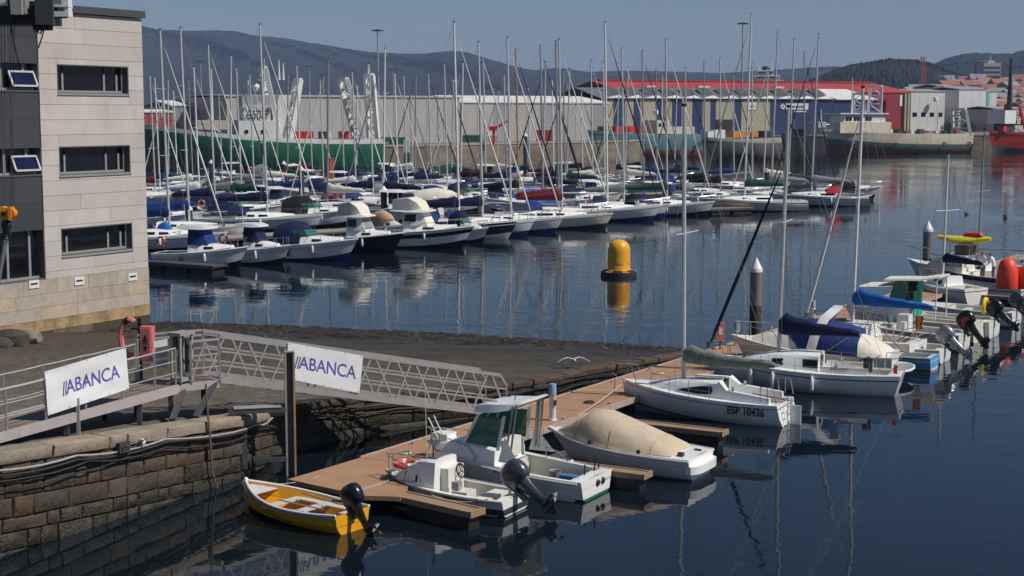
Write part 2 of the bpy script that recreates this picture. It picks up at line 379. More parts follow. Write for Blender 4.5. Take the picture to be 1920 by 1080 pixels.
# seaweed left along the tide line
wd_ = MB(); rw = random.Random(12)
for k in range(1500):
    s = rw.uniform(4.2, 8.9); v = 1.0 - abs(rw.gauss(0, .10)) + .02
    a_, c_ = poly_at(NEAR, s), poly_at(FAR, s); p = a_.lerp(c_, v); p.z = max(-.02, lerp(a_.z - .03, c_.z, v)) + .01
    r_ = rw.uniform(.12, .42); ring = []
    n_ = 6; ph_ = rw.random() * 6
    lo_ = [p + Vector((r_ * 1.5 * math.cos(ph_ + j * 6.283 / n_) * rw.uniform(.6, 1.2), r_ * math.sin(ph_ + j * 6.283 / n_) * rw.uniform(.6, 1.2), -.02)) for j in range(n_)]
    wd_.add(lo_ + [p + Vector((0, 0, rw.uniform(.03, .10)))], [(j, (j + 1) % n_, n_) for j in range(n_)], rw.randrange(3))
wo2 = wd_.build('seaweed', [mat('weed_brown', (.035, .017, .009), .55, .4, 8, bump=.6), mat('weed_dark', (.012, .010, .007), .5, .4, 8, bump=.6), mat('weed_olive', (.035, .032, .012), .6, .4, 8, bump=.6)], ang=30); tag(wo2, 'brown seaweed along the waterline of the slipway', kind='stuff')

# quay wall: backing + single stone blocks + coping stones
STONE = []
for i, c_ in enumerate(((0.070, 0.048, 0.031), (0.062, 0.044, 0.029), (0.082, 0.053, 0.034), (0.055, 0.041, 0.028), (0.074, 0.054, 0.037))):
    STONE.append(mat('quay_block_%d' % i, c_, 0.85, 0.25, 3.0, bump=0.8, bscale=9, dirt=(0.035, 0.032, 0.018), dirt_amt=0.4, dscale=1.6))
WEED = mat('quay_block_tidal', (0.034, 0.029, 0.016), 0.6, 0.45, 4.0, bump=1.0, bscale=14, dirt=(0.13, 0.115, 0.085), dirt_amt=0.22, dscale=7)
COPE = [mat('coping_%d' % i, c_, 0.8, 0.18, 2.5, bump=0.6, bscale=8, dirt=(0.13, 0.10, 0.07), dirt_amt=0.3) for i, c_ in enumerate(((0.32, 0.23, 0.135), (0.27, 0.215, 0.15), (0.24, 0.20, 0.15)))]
MORT = mat('quay_mortar', (0.055, 0.045, 0.032), 0.95, 0.35, 4, bump=.6)
wall = thing('quay_wall', 'old brown stone quay wall with tidal stains below the banner walkway', 'wall', (-9.6, 37.1, 0))
bk = MB()
WL = [Vector(p) for p in NEAR]
for a, c in zip(WL, WL[1:]):
    d = Vector((c.x - a.x, c.y - a.y, 0)).normalized(); n = Vector((d.y, -d.x, 0)); t = .9
    q = []
    for e in (a, c):
        ins = e - n * 0.07; q += [(ins.x, ins.y, -1.6), (ins.x - n.x * t, ins.y - n.y * t, -1.6), (ins.x - n.x * t, ins.y - n.y * t, e.z - .14), (ins.x, ins.y, e.z - .14)]
    bk.add(q, [(0, 3, 2, 1), (4, 5, 6, 7), (0, 1, 5, 4), (1, 2, 6, 5), (2, 3, 7, 6), (3, 0, 4, 7)])
def reparent(o, p):
    o.parent = p; o.matrix_parent_inverse = Matrix.Translation(p.location).inverted() if p.rotation_euler.z == 0 else p.matrix_basis.inverted(); return o
bko = reparent(bk.build('wall_core', MORT, smooth=False), wall)
srnd = random.Random(77)
def place_stone(name, kind, i, p, n, d, ln, ht, dp, parent, ch=.03):
    """one squared stone with its own uneven front and chamfered arrises"""
    m = {'b': STONE[i % 5], 'w': WEED, 'c': COPE[i % 3]}[kind]; h = MB(); rings = []; hx, hz = ln / 2, ht / 2; rg = .013
    xs_ = (-hx, -hx * .35, hx * .35, hx)
    for y, k in ((-dp / 2, 0), (dp / 2 - ch, 0), (dp / 2, ch)):
        ring = [(x, -hz) for x in xs_] + [(hx, 0)] + [(x, hz) for x in reversed(xs_)] + [(-hx, 0)]
        rings.append([Vector((x - math.copysign(k, x) * (abs(x) > hx * .9) + srnd.uniform(-rg, rg), y + (srnd.uniform(-.026, .026) if k else 0), z - math.copysign(k, z) * (abs(z) > hz * .9) + srnd.uniform(-rg, rg))) for x, z in ring])
    h.loft(rings, caps=True); o = h.build(name, m, ang=50)
    x = d.normalized(); z = x.cross(n)
    if z.z < 0: x = -x; z = x.cross(n)
    M = Matrix(((x.x, n.x, z.x, p.x), (x.y, n.y, z.y, p.y), (x.z, n.z, z.z, p.z), (0, 0, 0, 1)))
    o.parent = parent; o.matrix_parent_inverse = Matrix.Translation(parent.location).inverted(); o.matrix_basis = M
    return o
rs = random.Random(3)
for si, (a, c) in enumerate(zip(WL[1:], WL[2:])):
    d2 = Vector((c.x - a.x, c.y - a.y, 0)); Ls = d2.length; d = d2.normalized(); n = Vector((d.y, -d.x, 0))
    near_part = si < 4
    hgt_ = 0.40 if near_part else .5
    row = 0; drop_ = 0.0
    while True:
        hgt_ = (.44, .36, .47, .34, .42, .40, .44)[row % 7] * (1 if near_part else 1.15); ztop_a = a.z - (.27 if near_part else .05) - drop_; ztop_c = c.z - (.27 if near_part else .05) - drop_; drop_ += hgt_
        if max(ztop_a, ztop_c) < 0.05 or (not near_part and row > 2): break
        s = rs.uniform(-.35, 0)
        while s < Ls:
            ln = rs.choice((.42, .55, .7, .85, 1.05, 1.25)) * rs.uniform(.9, 1.1) * (1 if near_part else 1.5)
            s0, s1 = max(0, s), min(Ls, s + ln); s += ln
            if s1 - s0 < .12: continue
            t = (s0 + s1) / 2 / Ls; slope = (c.z - a.z) / Ls
            zc = lerp(ztop_a, ztop_c, t) - hgt_ / 2
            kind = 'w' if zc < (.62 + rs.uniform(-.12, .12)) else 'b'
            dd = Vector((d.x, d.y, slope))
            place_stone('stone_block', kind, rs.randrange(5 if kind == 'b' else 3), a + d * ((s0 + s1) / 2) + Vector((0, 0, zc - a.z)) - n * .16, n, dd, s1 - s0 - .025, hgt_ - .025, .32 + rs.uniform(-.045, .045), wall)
        row += 1
    # coping
    if near_part:
        s = 0
        while s < Ls - .05:
            ln = rs.uniform(1.3, 2.2); s1 = min(Ls, s + ln)
            if Ls - s1 < .5: s1 = Ls
            t = (s + s1) / 2 / Ls
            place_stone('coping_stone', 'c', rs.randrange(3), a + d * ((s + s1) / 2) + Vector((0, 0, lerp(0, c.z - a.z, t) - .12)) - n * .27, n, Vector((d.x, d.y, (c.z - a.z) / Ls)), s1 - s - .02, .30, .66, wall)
            s = s1
    else:
        s = 0
        while s < Ls - .05:
            ln = rs.uniform(1.0, 1.8); s1 = min(Ls, s + ln)
            if Ls - s1 < .5: s1 = Ls
            t = (s + s1) / 2 / Ls
            place_stone('edge_stone', 'b', rs.randrange(5), a + d * ((s + s1) / 2) + Vector((0, 0, lerp(0, c.z - a.z, t) - .06)) - n * .25, n, Vector((d.x, d.y, (c.z - a.z) / Ls)), s1 - s - .03, .22, .6, wall)
            s = s1

# cables strung along the wall, junction box, hanging hose
def along(s, dz, out):
    p = poly_at(NEAR, s); q = poly_at(NEAR, s + .05); d = (q - p); d.z = 0; d.normalize(); n = Vector((d.y, -d.x, 0))
    return p + n * out + Vector((0, 0, dz))
def cable(pts_s, r, name, label, m, wob=.02):
    pts = []
    for (s, dz) in pts_s: pts.append((s, dz))
    out = []
    for (s0, z0), (s1, z1) in zip(pts, pts[1:]):
        for k in range(6):
            t = k / 6; s = lerp(s0, s1, t); out.append(along(s, lerp(z0, z1, t) - .10 * math.sin(math.pi * t) * (1 if abs(z1 - z0) < .1 else .4) + random.uniform(-wob, wob), .06 + r))
    out.append(along(pts[-1][0], pts[-1][1], .06 + r))
    return tag(MB().tube(out, r, 6).build(name, m), label, 'cable')
cable([(1.2, -.34), (1.9, -.30), (2.6, -.31), (3.3, -.26), (4.2, -.30), (4.6, -.2)], .030, 'cable', 'pale conduit running just under the coping of the quay wall', GALV, .004)
cable([(1.2, -.44), (1.9, -.42), (2.6, -.42), (3.3, -.33), (4.3, -.34), (4.8, -.5)], .035, 'cable', 'thick black cable under the pale conduit on the quay wall', BLACK, .012)
cable([(1.2, -.56), (1.9, -.60), (2.7, -.50), (3.3, -.48), (3.8, -.62), (4.4, -.42)], .028, 'cable', 'black cable looping lower along the quay wall near the junction box', BLACK, .012)
cable([(1.2, -.68), (2.0, -.78), (2.6, -.74), (3.0, -.55), (3.3, -.46)], .018, 'cable', 'thin black cable sagging lowest across the quay stones', BLACK, .012)
cable([(4.6, -.16), (5.5, -.2), (6.2, -.25), (6.9, -.25), (7.6, -.2), (8.4, -.22)], .03, 'cable', 'black cable hung along the slipway edge behind the gangway', BLACK, .03)
cable([(4.6, -.3), (5.5, -.42), (6.2, -.45), (6.9, -.5), (7.6, -.4), (8.4, -.35)], .025, 'cable', 'second black cable drooping below the slipway edge', BLACK, .03)
jb = MB(); p = along(2.95, -.28, .12); jb.box(p, (.36, .12, .26), rz=R(60)); jb.box(along(3.1, -.2, .14), (.1, .1, .12), 1, rz=R(60))
for k in range(7):
    e = along(2.9 + .03 * k, -.25, .16); jb.tube([e, e + Vector((random.uniform(-.2, .2), -.06, random.uniform(-.1, .16))), e + Vector((random.uniform(-.3, .3), -.02, random.uniform(-.25, .1)))], .012, 4)
tag(jb.build('junction_box', [DARKG, ALUW]), 'dark cable junction box with loose wires on the quay coping', 'junction box')
hz_ = P(396, 785, 1.75); hoseb = along(3.72, -1.7, .12)
hose_pts = [PLN(x, y, hoseb + Vector((0, 0, 0)), Vector((.87, -.49, 0))) for x, y in ((386, 720), (389, 770), (392, 800), (396, 850), (398, 885), (407, 915), (409, 945))]
tag(MB().tube(hose_pts, [.028] * 7, 6).build('hose', mat('old_hose', (0.13, 0.11, 0.08), .8, .3, 8)), 'old brown hose hanging down the quay wall into the water', 'hose')

# boulders by the building
for k, (px, py, s, lab) in enumerate(((20, 648, 1.1, 'large dark boulder at the foot of the grey building'), (52, 640, .8, 'mid sized pale boulder leaning beside the large dark boulder'), (2, 652, .7, 'small dark boulder on the slipway near the building'))):
    rk = MB(); rr_ = random.Random(20 + k); rings = []
    for a in range(7):
        v = a / 6 * math.pi; ring = []
        for j in range(10):
            h = 2 * math.pi * j / 10; rad = math.sin(v) * (1 + rr_.uniform(-.16, .16)) + .02
            ring.append(Vector((math.cos(h) * rad * s * .75, math.sin(h) * rad * s * .5, -math.cos(v) * s * .42 + .2 * s)))
        rings.append(ring)
    rk.loft(rings); tag(rk.build('boulder', [mat('rock_dark', (0.06, 0.05, 0.04), .9, .3, 2, bump=.6), mat('rock_pale', (0.20, 0.165, 0.13), .9, .3, 2, bump=.6)][k == 1], loc=P(px, py, .75), ang=40), lab, 'rock')
# ------------------------------------------------------------ grey stone building on the left
BD = Vector((math.sin(R(30.5)), math.cos(R(30.5)), 0)); BN = Vector((BD.y, -BD.x, 0))
BC = P(281, 605, .15); BC.z = 0
bld = thing('office_building', 'pale stone clad office block with dark ribbon windows beside the slipway', 'building', (BC.x, BC.y, 0))
def FS(px, py):                                  # facade coordinates: metres from the corner towards the camera, height
    q = PLN(px, py, BC, BN); return (BC - q).dot(BD), q.z
def FP(s, z, out=0.0): return BC - BD * s + BN * out + Vector((0, 0, z))
def fbox(mb, s0, s1, z0, z1, o0, o1, m=0):
    q = [FP(s, z, o) for o in (o0, o1) for s, z in ((s0, z0), (s1, z0), (s1, z1), (s0, z1))]
    return mb.add(q, [(3, 2, 1, 0), (4, 5, 6, 7), (0, 1, 5, 4), (1, 2, 6, 5), (2, 3, 7, 6), (3, 0, 4, 7)], m)
def bpart(mb, name, m, parent=None, smooth=False):
    o = mb.build(name, m, smooth=smooth)
    if parent is None: reparent(o, bld)
    else: o.parent = parent
    return o
ZT = FS(264, 30)[1]; S_DARK = FS(75, 200)[0]; S_END = S_DARK + 9.0
PANM = [mat('cladding_%d' % i, c_, 0.75, 0.07, 1.2, bump=.15, bscale=14, dirt=(0.33, 0.29, 0.24), dirt_amt=0.22, dscale=.7, stretch=(1, 1, .45)) for i, c_ in enumerate(((0.50, 0.455, 0.42), (0.48, 0.435, 0.40), (0.515, 0.47, 0.43), (0.47, 0.42, 0.38)))]
BASEM = [mat('base_granite_%d' % i, c_, 0.85, 0.16, 2.0, bump=.3, bscale=10, dirt=(0.25, 0.16, 0.08), dirt_amt=0.3, dscale=.8) for i, c_ in enumerate(((0.42, 0.36, 0.29), (0.38, 0.33, 0.27), (0.44, 0.35, 0.255)))]
STAIN = [mat('base_stained_%d' % i, c_, 0.85, 0.25, 2.0, bump=.3, bscale=10, dirt=(0.05, 0.035, 0.02), dirt_amt=0.45, dscale=1.2) for i, c_ in enumerate(((0.37, 0.25, 0.13), (0.055, 0.045, 0.03), (0.13, 0.10, 0.065)))]
DPAN = [mat('dark_panel_%d' % i, c_, 0.45, 0.06, 1.0, metal=.2) for i, c_ in enumerate(((0.065, 0.067, 0.07), (0.057, 0.059, 0.062)))]
FRM = mat('window_frame', (0.26, 0.26, 0.255), 0.45, .08, 3)
REV = mat('window_reveal', (0.10, 0.10, 0.10), 0.6, .1, 3)
PANE = glass_mat('window_glass', (0.006, 0.007, 0.010), 0.03)
CAPM = mat('roof_cap', (0.06, 0.062, 0.065), .5, .1, 2)
core = MB(); fbox(core, .02, S_END, -0.8, ZT - .1, -13, -.42); bpart(core, 'wall', mat('building_core', (0.09, 0.085, 0.08), .9))
cap = MB(); fbox(cap, -.12, S_END, ZT - .1, ZT + .22, -13, .14); bpart(cap, 'roof_cap', CAPM)
# window openings on the light wing
WIN = []
for (xl, xr, tl, tr_, bl, br) in ((107, 241, 121, 124, 175.5, 177), (111, 244.5, 274.5, 272, 329.5, 324), (115, 248.5, 428, 418, 480.5, 468)):
    s1 = FS(xl, (tl + bl) / 2)[0]; s0 = FS(xr, (tr_ + br) / 2)[0]
    z1 = (FS(xl, tl)[1] + FS(xr, tr_)[1]) / 2; z0 = (FS(xl, bl)[1] + FS(xr, br)[1]) / 2
    WIN.append((s0, s1, z0, z1))
    w = MB()
    for a in ((s0 - .01, s0 + .05, z0, z1), (s1 - .05, s1 + .01, z0, z1), (s0 + .05, s1 - .05, z1 - .05, z1 + .01), (s0 + .05, s1 - .05, z0 - .01, z0 + .05)): fbox(w, a[0], a[1], a[2], a[3], -.41, -.005)
    wo = bpart(w, 'window', REV)
    fr = MB(); sp = s1 - s0
    for u in (.0, .085, .27, .86): 
        u0 = s0 + .05 + u * (sp - .1); fbox(fr, u0, u0 + .11, z0 + .05, z1 - (.35 if u else .05), -.40, -.30)
    for zz in (z0 + .05, z1 - .17): fbox(fr, s0 + .05, s1 - .05, zz, zz + .10, -.398, -.305) if zz < z0 + 1 else None
    bpart(fr, 'frame', FRM, wo)
    us = (.0, .085, .27, .86, 1.0)
    for a, c in zip(us, us[1:]):
        pn = MB(); fbox(pn, s0 + .05 + a * (sp - .1) + .1, s0 + .05 + c * (sp - .1), z0 + .14, z1 - .05, -.37, -.35); bpart(pn, 'pane', PANE, wo)
    sl = MB(); fbox(sl, s0 - .02, s1 + .02, z0 - .07, z0 - .01, -.3, .05); bpart(sl, 'sill', FRM, wo)
# cladding panels
rb = random.Random(11)
Z_BASE = FS(281, 500)[1]; zrow = .66
z = ZT - .12; r_ = 0
while z > Z_BASE + .05:
    z0 = max(z - zrow, Z_BASE); z1 = z - .014
    # split at window openings
    cuts = [0.0]; s = rb.choice((2.3, 3.6, 9, 9)) if r_ % 2 else rb.choice((3.4, 4.1, 9))
    while s < S_DARK - .6: cuts.append(s); s += rb.choice((3.2, 5.9))
    cuts.append(S_DARK)
    for a, c in zip(cuts, cuts[1:]):
        segs = [(a, c)]
        zparts = [(z0, z1)]
        hit = [w for w in WIN if w[2] < z1 - .02 and w[3] > z0 + .02]
        out = []
        for (sa, sb) in segs:
            if not hit: out.append((sa, sb, z0, z1)); continue
            w = hit[0]
            if sb <= w[0] or sa >= w[1]: out.append((sa, sb, z0, z1)); continue
            if sa < w[0]: out.append((sa, w[0], z0, z1))
            if sb > w[1]: out.append((w[1], sb, z0, z1))
            m0, m1 = max(sa, w[0]), min(sb, w[1])
            if z1 > w[3] + .03: out.append((m0, m1, w[3], z1))
            if z0 < w[2] - .03: out.append((m0, m1, z0, w[2]))
        for (sa, sb, za, zb) in out:
            if sb - sa < .05: continue
            pm = MB(); fbox(pm, sa + .005, sb - .005, za, zb, -.40, rb.uniform(-.004, .004)); bpart(pm, 'cladding_panel', PANM[rb.randrange(4)])
    z -= zrow; r_ += 1
# granite base courses
zz = Z_BASE; k = 0; hts = (.62, .58, .55, .5, .42, .5, .5, .5)
def base_bottom(s): return 0.12 + .055 * s
while zz > -0.3 and k < 8:
    h = hts[k]; s = rb.uniform(-1.2, 0)
    while s < S_END:
        ln = rb.uniform(1.4, 2.4); s0, s1 = max(0, s), min(S_END, s + ln); s += ln
        if s1 - s0 < .05: continue
        m = BASEM[rb.randrange(3)] if k < 3 else (STAIN[0] if k == 3 else STAIN[1 if rb.random() < .6 else 2])
        pm = MB(); fbox(pm, s0 + .006, s1 - .006, zz - h, zz - .012, -.4, .03 + rb.uniform(-.006, .006)); bpart(pm, 'granite_block', m)
    zz -= h; k += 1
for px, py in ((62, 533), (147, 527), (247, 519)):
    s, z = FS(px, py); v = MB(); fbox(v, s - .28, s + .28, z - .17, z + .17, -.02, .07); fbox(v, s - .2, s + .2, z - .02, z + .06, .0, .075, 1); bpart(v, 'vent', [ALUW, BLACK])
# dark metal wing
def dz(px, py): return FS(px, py)[1]
bands = [(dz(40, -30), dz(40, 118)), (dz(40, 172), dz(40, 278)), (dz(40, 331), dz(40, 434))]
bands = [(max(a, c), min(a, c)) for a, c in bands]
for (zt, zb) in bands:
    zt = min(zt, ZT - .12); zm = (zt + zb) / 2
    for (za, zc) in ((zb, zm - .006), (zm + .006, zt)):
        s = S_DARK
        for ln in (1.55, 2.6, 2.4, 2.2):
            s1 = min(S_END, s + ln); pm = MB(); fbox(pm, s + .008, s1 - .008, za, zc, -.40, -.06 + rb.uniform(-.003, .003)); bpart(pm, 'metal_panel', DPAN[rb.randrange(2)]); s = s1
wz = [(bands[0][1], bands[1][0]), (bands[1][1], bands[2][0]), (bands[2][1], Z_BASE)]
for wi, (zt, zb) in enumerate(wz):
    w = MB(); fbox(w, S_DARK, S_DARK + .05, zb, zt, -.41, -.01); fbox(w, S_DARK + .05, S_END, zb, zb + .06, -.41, -.02); wo = bpart(w, 'window', REV)
    fr = MB()
    for u in (.55, 1.75, 3.2, 5.0, 7.0): fbox(fr, S_DARK + u, S_DARK + u + .12, zb + .06, zt, -.40, -.28)
    fbox(fr, S_DARK + .05, S_END, zb + .06, zb + .16, -.398, -.285); bpart(fr, 'frame', FRM, wo)
    ed = (.05, .55, 1.75, 3.2, 5.0, 7.0, 9.0)
    for a, c in zip(ed, ed[1:]):
        pn = MB(); fbox(pn, S_DARK + a + .1, S_DARK + c, zb + .16, zt, -.37, -.35); bpart(pn, 'pane', PANE, wo)
    if wi < 2:                                   # opened top hung sash
        a0, a1 = S_DARK + .12, S_DARK + 1.45; top = zt - .35; hh = (zt - zb) - .55; ang = R(24)
        def sp_(s, v, o=0): return FP(s, top - hh * v * math.cos(ang), -.25 + hh * v * math.sin(ang) + o)
        sf = MB()
        for (p, q) in ((sp_(a0, 0), sp_(a1, 0)), (sp_(a1, 0), sp_(a1, 1)), (sp_(a1, 1), sp_(a0, 1)), (sp_(a0, 1), sp_(a0, 0))): sf.bar(p, q, .08, .08)
        so = bpart(sf, 'open_sash', mat('sash_white', (.55, .55, .55), .4), wo)
        gp = MB(); gp.add([sp_(a0, 0), sp_(a1, 0), sp_(a1, 1), sp_(a0, 1)], [(0, 1, 2, 3)]); bpart(gp, 'pane', glass_mat('sash_glass', (.01, .012, .05), .04), wo)

# ------------------------------------------------------------ harbour crane head and hook (top left corner)
Yc = 30.0
crn = thing('harbour_crane', 'white and black boat crane head reaching over the quay', 'crane', (-16.5, 27.0, 2.6))
def cpart(mb, name, m): return reparent(mb.build(name, m, smooth=False), crn)
def cb(mb, x0, y0, x1, y1, Y0, Y1, m=0):
    a = PD(x0, y1, Y0); c = PD(x1, y0, Y0); return mb.box(((a.x + c.x) / 2, (Y0 + Y1) / 2, (a.z + c.z) / 2), (abs(c.x - a.x), Y1 - Y0, abs(c.z - a.z)), m)
h = MB(); cb(h, -260, -60, 25, 11, Yc, Yc + .6); cpart(h, 'jib', ALUW)
h = MB(); h.box((-16.5, 27.0, 7.8), (.7, .7, 10.6)); h.bar((-16.5, 27, 13), (-13.0, 30.3, 12.9), .5, .6); cpart(h, 'column', ALUW)
h = MB(); cb(h, -200, 11, 62, 46, Yc + .05, Yc + .7); cb(h, 45, 2, 66, 42, Yc + .1, Yc + .6); cb(h, 62, 40, 92, 56, Yc + .15, Yc + .4); cpart(h, 'winch_frame', BLACK)
h = MB(); cb(h, 20, -20, 39, 27, Yc - .25, Yc + .04); cb(h, 40, -10, 47, 26, Yc - .15, Yc + .08); cpart(h, 'hydraulic_cylinder', GALV)
h = MB(); cb(h, 66, -4, 98, 46, Yc - .1, Yc + .5); cpart(h, 'motor_box', [mat('crane_box', (.055, .055, .057), .5)])
h = MB(); cb(h, 98, 8, 128, 13, Yc, Yc + .3); cb(h, 98, 21, 128, 31, Yc, Yc + .3); cb(h, 120, -6, 127.5, 21, Yc + .02, Yc + .28); cb(h, 99, 12.5, 119, 21.5, Yc + .2, Yc + .27); cb(h, 108, 31, 122, 33.5, Yc + .05, Yc + .2, 1); cpart(h, 'bracket', [ALUW, BLACK])
for pts, r in ((((14, -10), (17, 14), (21, 50), (26, 80), (35, 118)), .018), (((70, 45), (72, 62), (76, 64), (82, 46)), .016), (((84, 46), (80, 66), (72, 90)), .014), (((60, 44), (66, 60), (70, 58)), .014)):
    cpart(MB().tube([PD(x, y, Yc - .05) for x, y in pts], r, 6), 'hanging_hose', BLACK)
for x in (2, 8, 20, 27):
    cpart(MB().tube([PD(x, 40, Yc + .2), PD(min(max(x, 4), 22), 392, Yc + .2)], .006, 5), 'hoist_rope', ROPED)
hk = thing('crane_hook_block', 'yellow crane hook block with black swivel hanging on ropes', 'crane hook', tuple(PD(12, 445, Yc + .2)))
def hpart(mb, name, m, **k): return reparent(mb.build(name, m, **k), hk)
h = MB(); c_ = PD(9, 400, Yc + .2); h.lathe([(.02, -.07), (.13, -.07), (.145, -.03), (.12, 0), (.145, .03), (.13, .07), (.02, .07)], 20, c_, axis='Y'); hpart(h, 'sheave', YELLOW)
h = MB(); c2 = PD(21, 400, Yc + .2); h.lathe([(.02, -.1), (.10, -.1), (.11, 0), (.10, .1), (.02, .1)], 16, c2, axis='Y'); h.box(c2 + Vector((0, 0, 0)), (.06, .26, .26)); hpart(h, 'cheek_plate', mat('hook_orange', (.65, .22, .01), .5))
h = MB(); h.lathe([(.025, -.12), (.05, -.118), (.05, -.09), (.02, -.085)], 12, c_, axis='Y'); hpart(h, 'hub', BLACK)
h = MB(); a = PD(12, 412, Yc + .2); b_ = PD(12, 440, Yc + .2); h.tube([a, a.lerp(b_, .3), a.lerp(b_, .6), b_], [.07, .11, .09, .06], 10)
h.tube([b_ + Vector((-.07, 0, -.1)), b_ + Vector((-.09, 0, 0)), b_ + Vector((0, 0, .05)), b_ + Vector((.09, 0, 0)), b_ + Vector((.07, 0, -.1)), b_ + Vector((-.07, 0, -.1))], .02, 6); hpart(h, 'hook', BLACK)
st = MB(); a = PD(11, 450, Yc + .2); c3 = PD(-14, 590, Yc + .2)
st.bar(a, c3, .035, .16, up=(0, 1, 0)); tag(st.build('lifting_strap', mat('strap_grey', (.14, .155, .165), .8, .1, 6)), 'grey webbing lifting strap hanging from the crane hook', 'strap')
# ------------------------------------------------------------ main pontoon
DECKM = [mat('pontoon_deck_%d' % i, c_, 0.8, 0.10, 1.6, bump=.25, bscale=25, dirt=(0.20, 0.125, 0.085), dirt_amt=0.25, dscale=.6) for i, c_ in enumerate(((0.36, 0.205, 0.118), (0.345, 0.197, 0.114), (0.37, 0.212, 0.122)))]
EDGEM = mat('pontoon_edge', (0.42, 0.33, 0.26), 0.7, 0.12, 4)
FLOATM = mat('pontoon_float', (0.02, 0.02, 0.021), 0.55, .3, 3)
WOODF = mat('finger_timber', (0.30, 0.20, 0.12), 0.75, .22, 3, stretch=(1, 8, 8), dirt=(.16, .1, .06), dirt_amt=.3)
ZD = 0.52
pa = P(543, 899, ZD); pb = P(1289, 669, ZD); PU = (pb - pa); PU.z = 0; PU.normalize(); PN = Vector((PU.y, -PU.x, 0))
pon = thing('pontoon', 'long reddish brown floating walkway with boats along its right side', 'pontoon', (pa.x, pa.y, 0))
def pq(s, w, z=0): return Vector((pa.x, pa.y, z)) + PU * s + PN * w
def ppart(mb, name, m, smooth=False): return reparent(mb.build(name, m, smooth=smooth), pon)
def pslab(poly, z0, z1, name, m): 
    return ppart(MB().prism([(q.x, q.y) for q in poly], z0, z1), name, m)
W0, W1 = 0.0, 2.25
s = 0.0; k = 0; S_NOTCH0, S_NOTCH1 = 8.0, 10.0
while s < 75:
    ln = 3.0; a = s + .012; c = s + ln - .012
    wb = W0
    poly = [pq(a, wb), pq(c, wb), pq(c, W1), pq(a, W1)]
    if s == 0: poly = [pq(0.0, -.05), pq(c, wb), pq(c, W1), pq(1.2, W1), pq(-.25, W1)]
    pslab(poly, ZD - .12, ZD + random.uniform(-.002, .002), 'deck_panel', DECKM[k % 3])
    pslab([pq(a + .3, .25), pq(c - .3, .25), pq(c - .3, W1 - .25), pq(a + .3, W1 - .25)], -.3, ZD - .125, 'float', FLOATM)
    for w in (-.05, W1):
        if s == 0 and w < 0: continue
        pslab([pq(a, w), pq(c, w), pq(c, w + .05), pq(a, w + .05)], ZD - .16, ZD + .03, 'edge_beam', EDGEM)
    s += ln; k += 1
# triangular platform wedge at the head of the pontoon, running out to the first finger
pslab([pq(-.45, W1 + .06), pq(2.6, W1 + .06), pq(.1, W1 + 1.25)], ZD - .12, ZD - .004, 'deck_panel', DECKM[1])

def cleat(p, rz, lab, grp='mooring cleats on the pontoon'):
    h = MB(); h.box((0, 0, .03), (.08, .06, .06)); h.tube([(-.13, 0, .075), (-.06, 0, .07), (.06, 0, .07), (.13, 0, .075)], [.012, .02, .02, .012], 6)
    return tag(h.build('cleat', GALV, loc=p, rz=rz), lab, 'cleat', grp)
for i in range(16): cleat(pq(1.6 + 3.0 * i, W1 - .18, ZD), math.atan2(PU.y, PU.x), 'small galvanised cleat bolted along the boat side of the pontoon')
for i in range(6): cleat(pq(5.2 + 6.0 * i, .2, ZD), math.atan2(PU.y, PU.x), 'small galvanised cleat bolted along the slipway side of the pontoon')

def finger(root, tip, wid, lab, ztop=.46):
    d = (tip - root); d.z = 0; d.normalize(); wr_ = (root - pa).dot(PN); root = root + d * ((W1 + .06 - wr_) / d.dot(PN)); d = (tip - root); d.z = 0; Lf = d.length; rz = math.atan2(d.y, d.x)
    t = thing('finger_pontoon', lab, 'pontoon', (root.x, root.y, 0), rz, 'mooring fingers off the pontoon')
    h = MB(); n = 14
    h.prism([(0, -wid * .9), (.5, -wid * .62), (Lf, -wid / 2), (Lf, wid / 2), (.5, wid * .62), (0, wid * .9)], ztop - .05, ztop); h.build('deck', WOODF, t, smooth=False)
    for sd in (-1, 1): MB().box((Lf / 2 + .2, sd * (wid / 2 + .035), ztop - .05), (Lf - .4, .07, .15)).build('side_beam', WOODF, t, smooth=False)
    MB().box((Lf + .03, 0, ztop - .04), (.07, wid + .12, .16)).build('end_beam', WOODF, t, smooth=False)
    h = MB().box((Lf * .68, 0, .05), (Lf * .6, wid * .92, .62)); h.build('float', FLOATM, t, smooth=False)
    for i in range(6):
        MB().box((Lf * .42 + i * Lf * .105, -wid * .46 - .012, .08), (.025, .03, .6)).build('float_rib', DARKG, t, smooth=False)
    return t
finger(P(700, 915, .46), P(893, 958, .46), .42, 'narrow timber finger between the yellow dinghy and the small cuddy boat')
finger(P(1212, 888, .46) + Vector((-1.73, 1.0, 0)), P(1212, 888, .46), .42, 'short timber finger between the pilothouse boat and the covered bowrider')
finger(P(1357, 809, .46) + Vector((-1.73, 1.0, 0)), P(1357, 809, .46), .42, 'timber finger between the beige covered bowrider and the numbered sloop')
for i in range(7):
    r0 = pq(24.0 + 5.4 * i, W1 + .05, .46); finger(r0, r0 + PN * 4.2, .42, ['timber finger beside the sloop with dark sail cover', 'timber finger beside the blue tarpaulin cruiser', 'timber finger beside the sloop with bright blue boom cover', 'timber finger beside the small blue skiff', 'timber finger beside the boat with green wheelhouse door', 'timber finger beside the dive boat with a yellow kayak', 'timber finger beside the boat carrying orange buoys'][i])

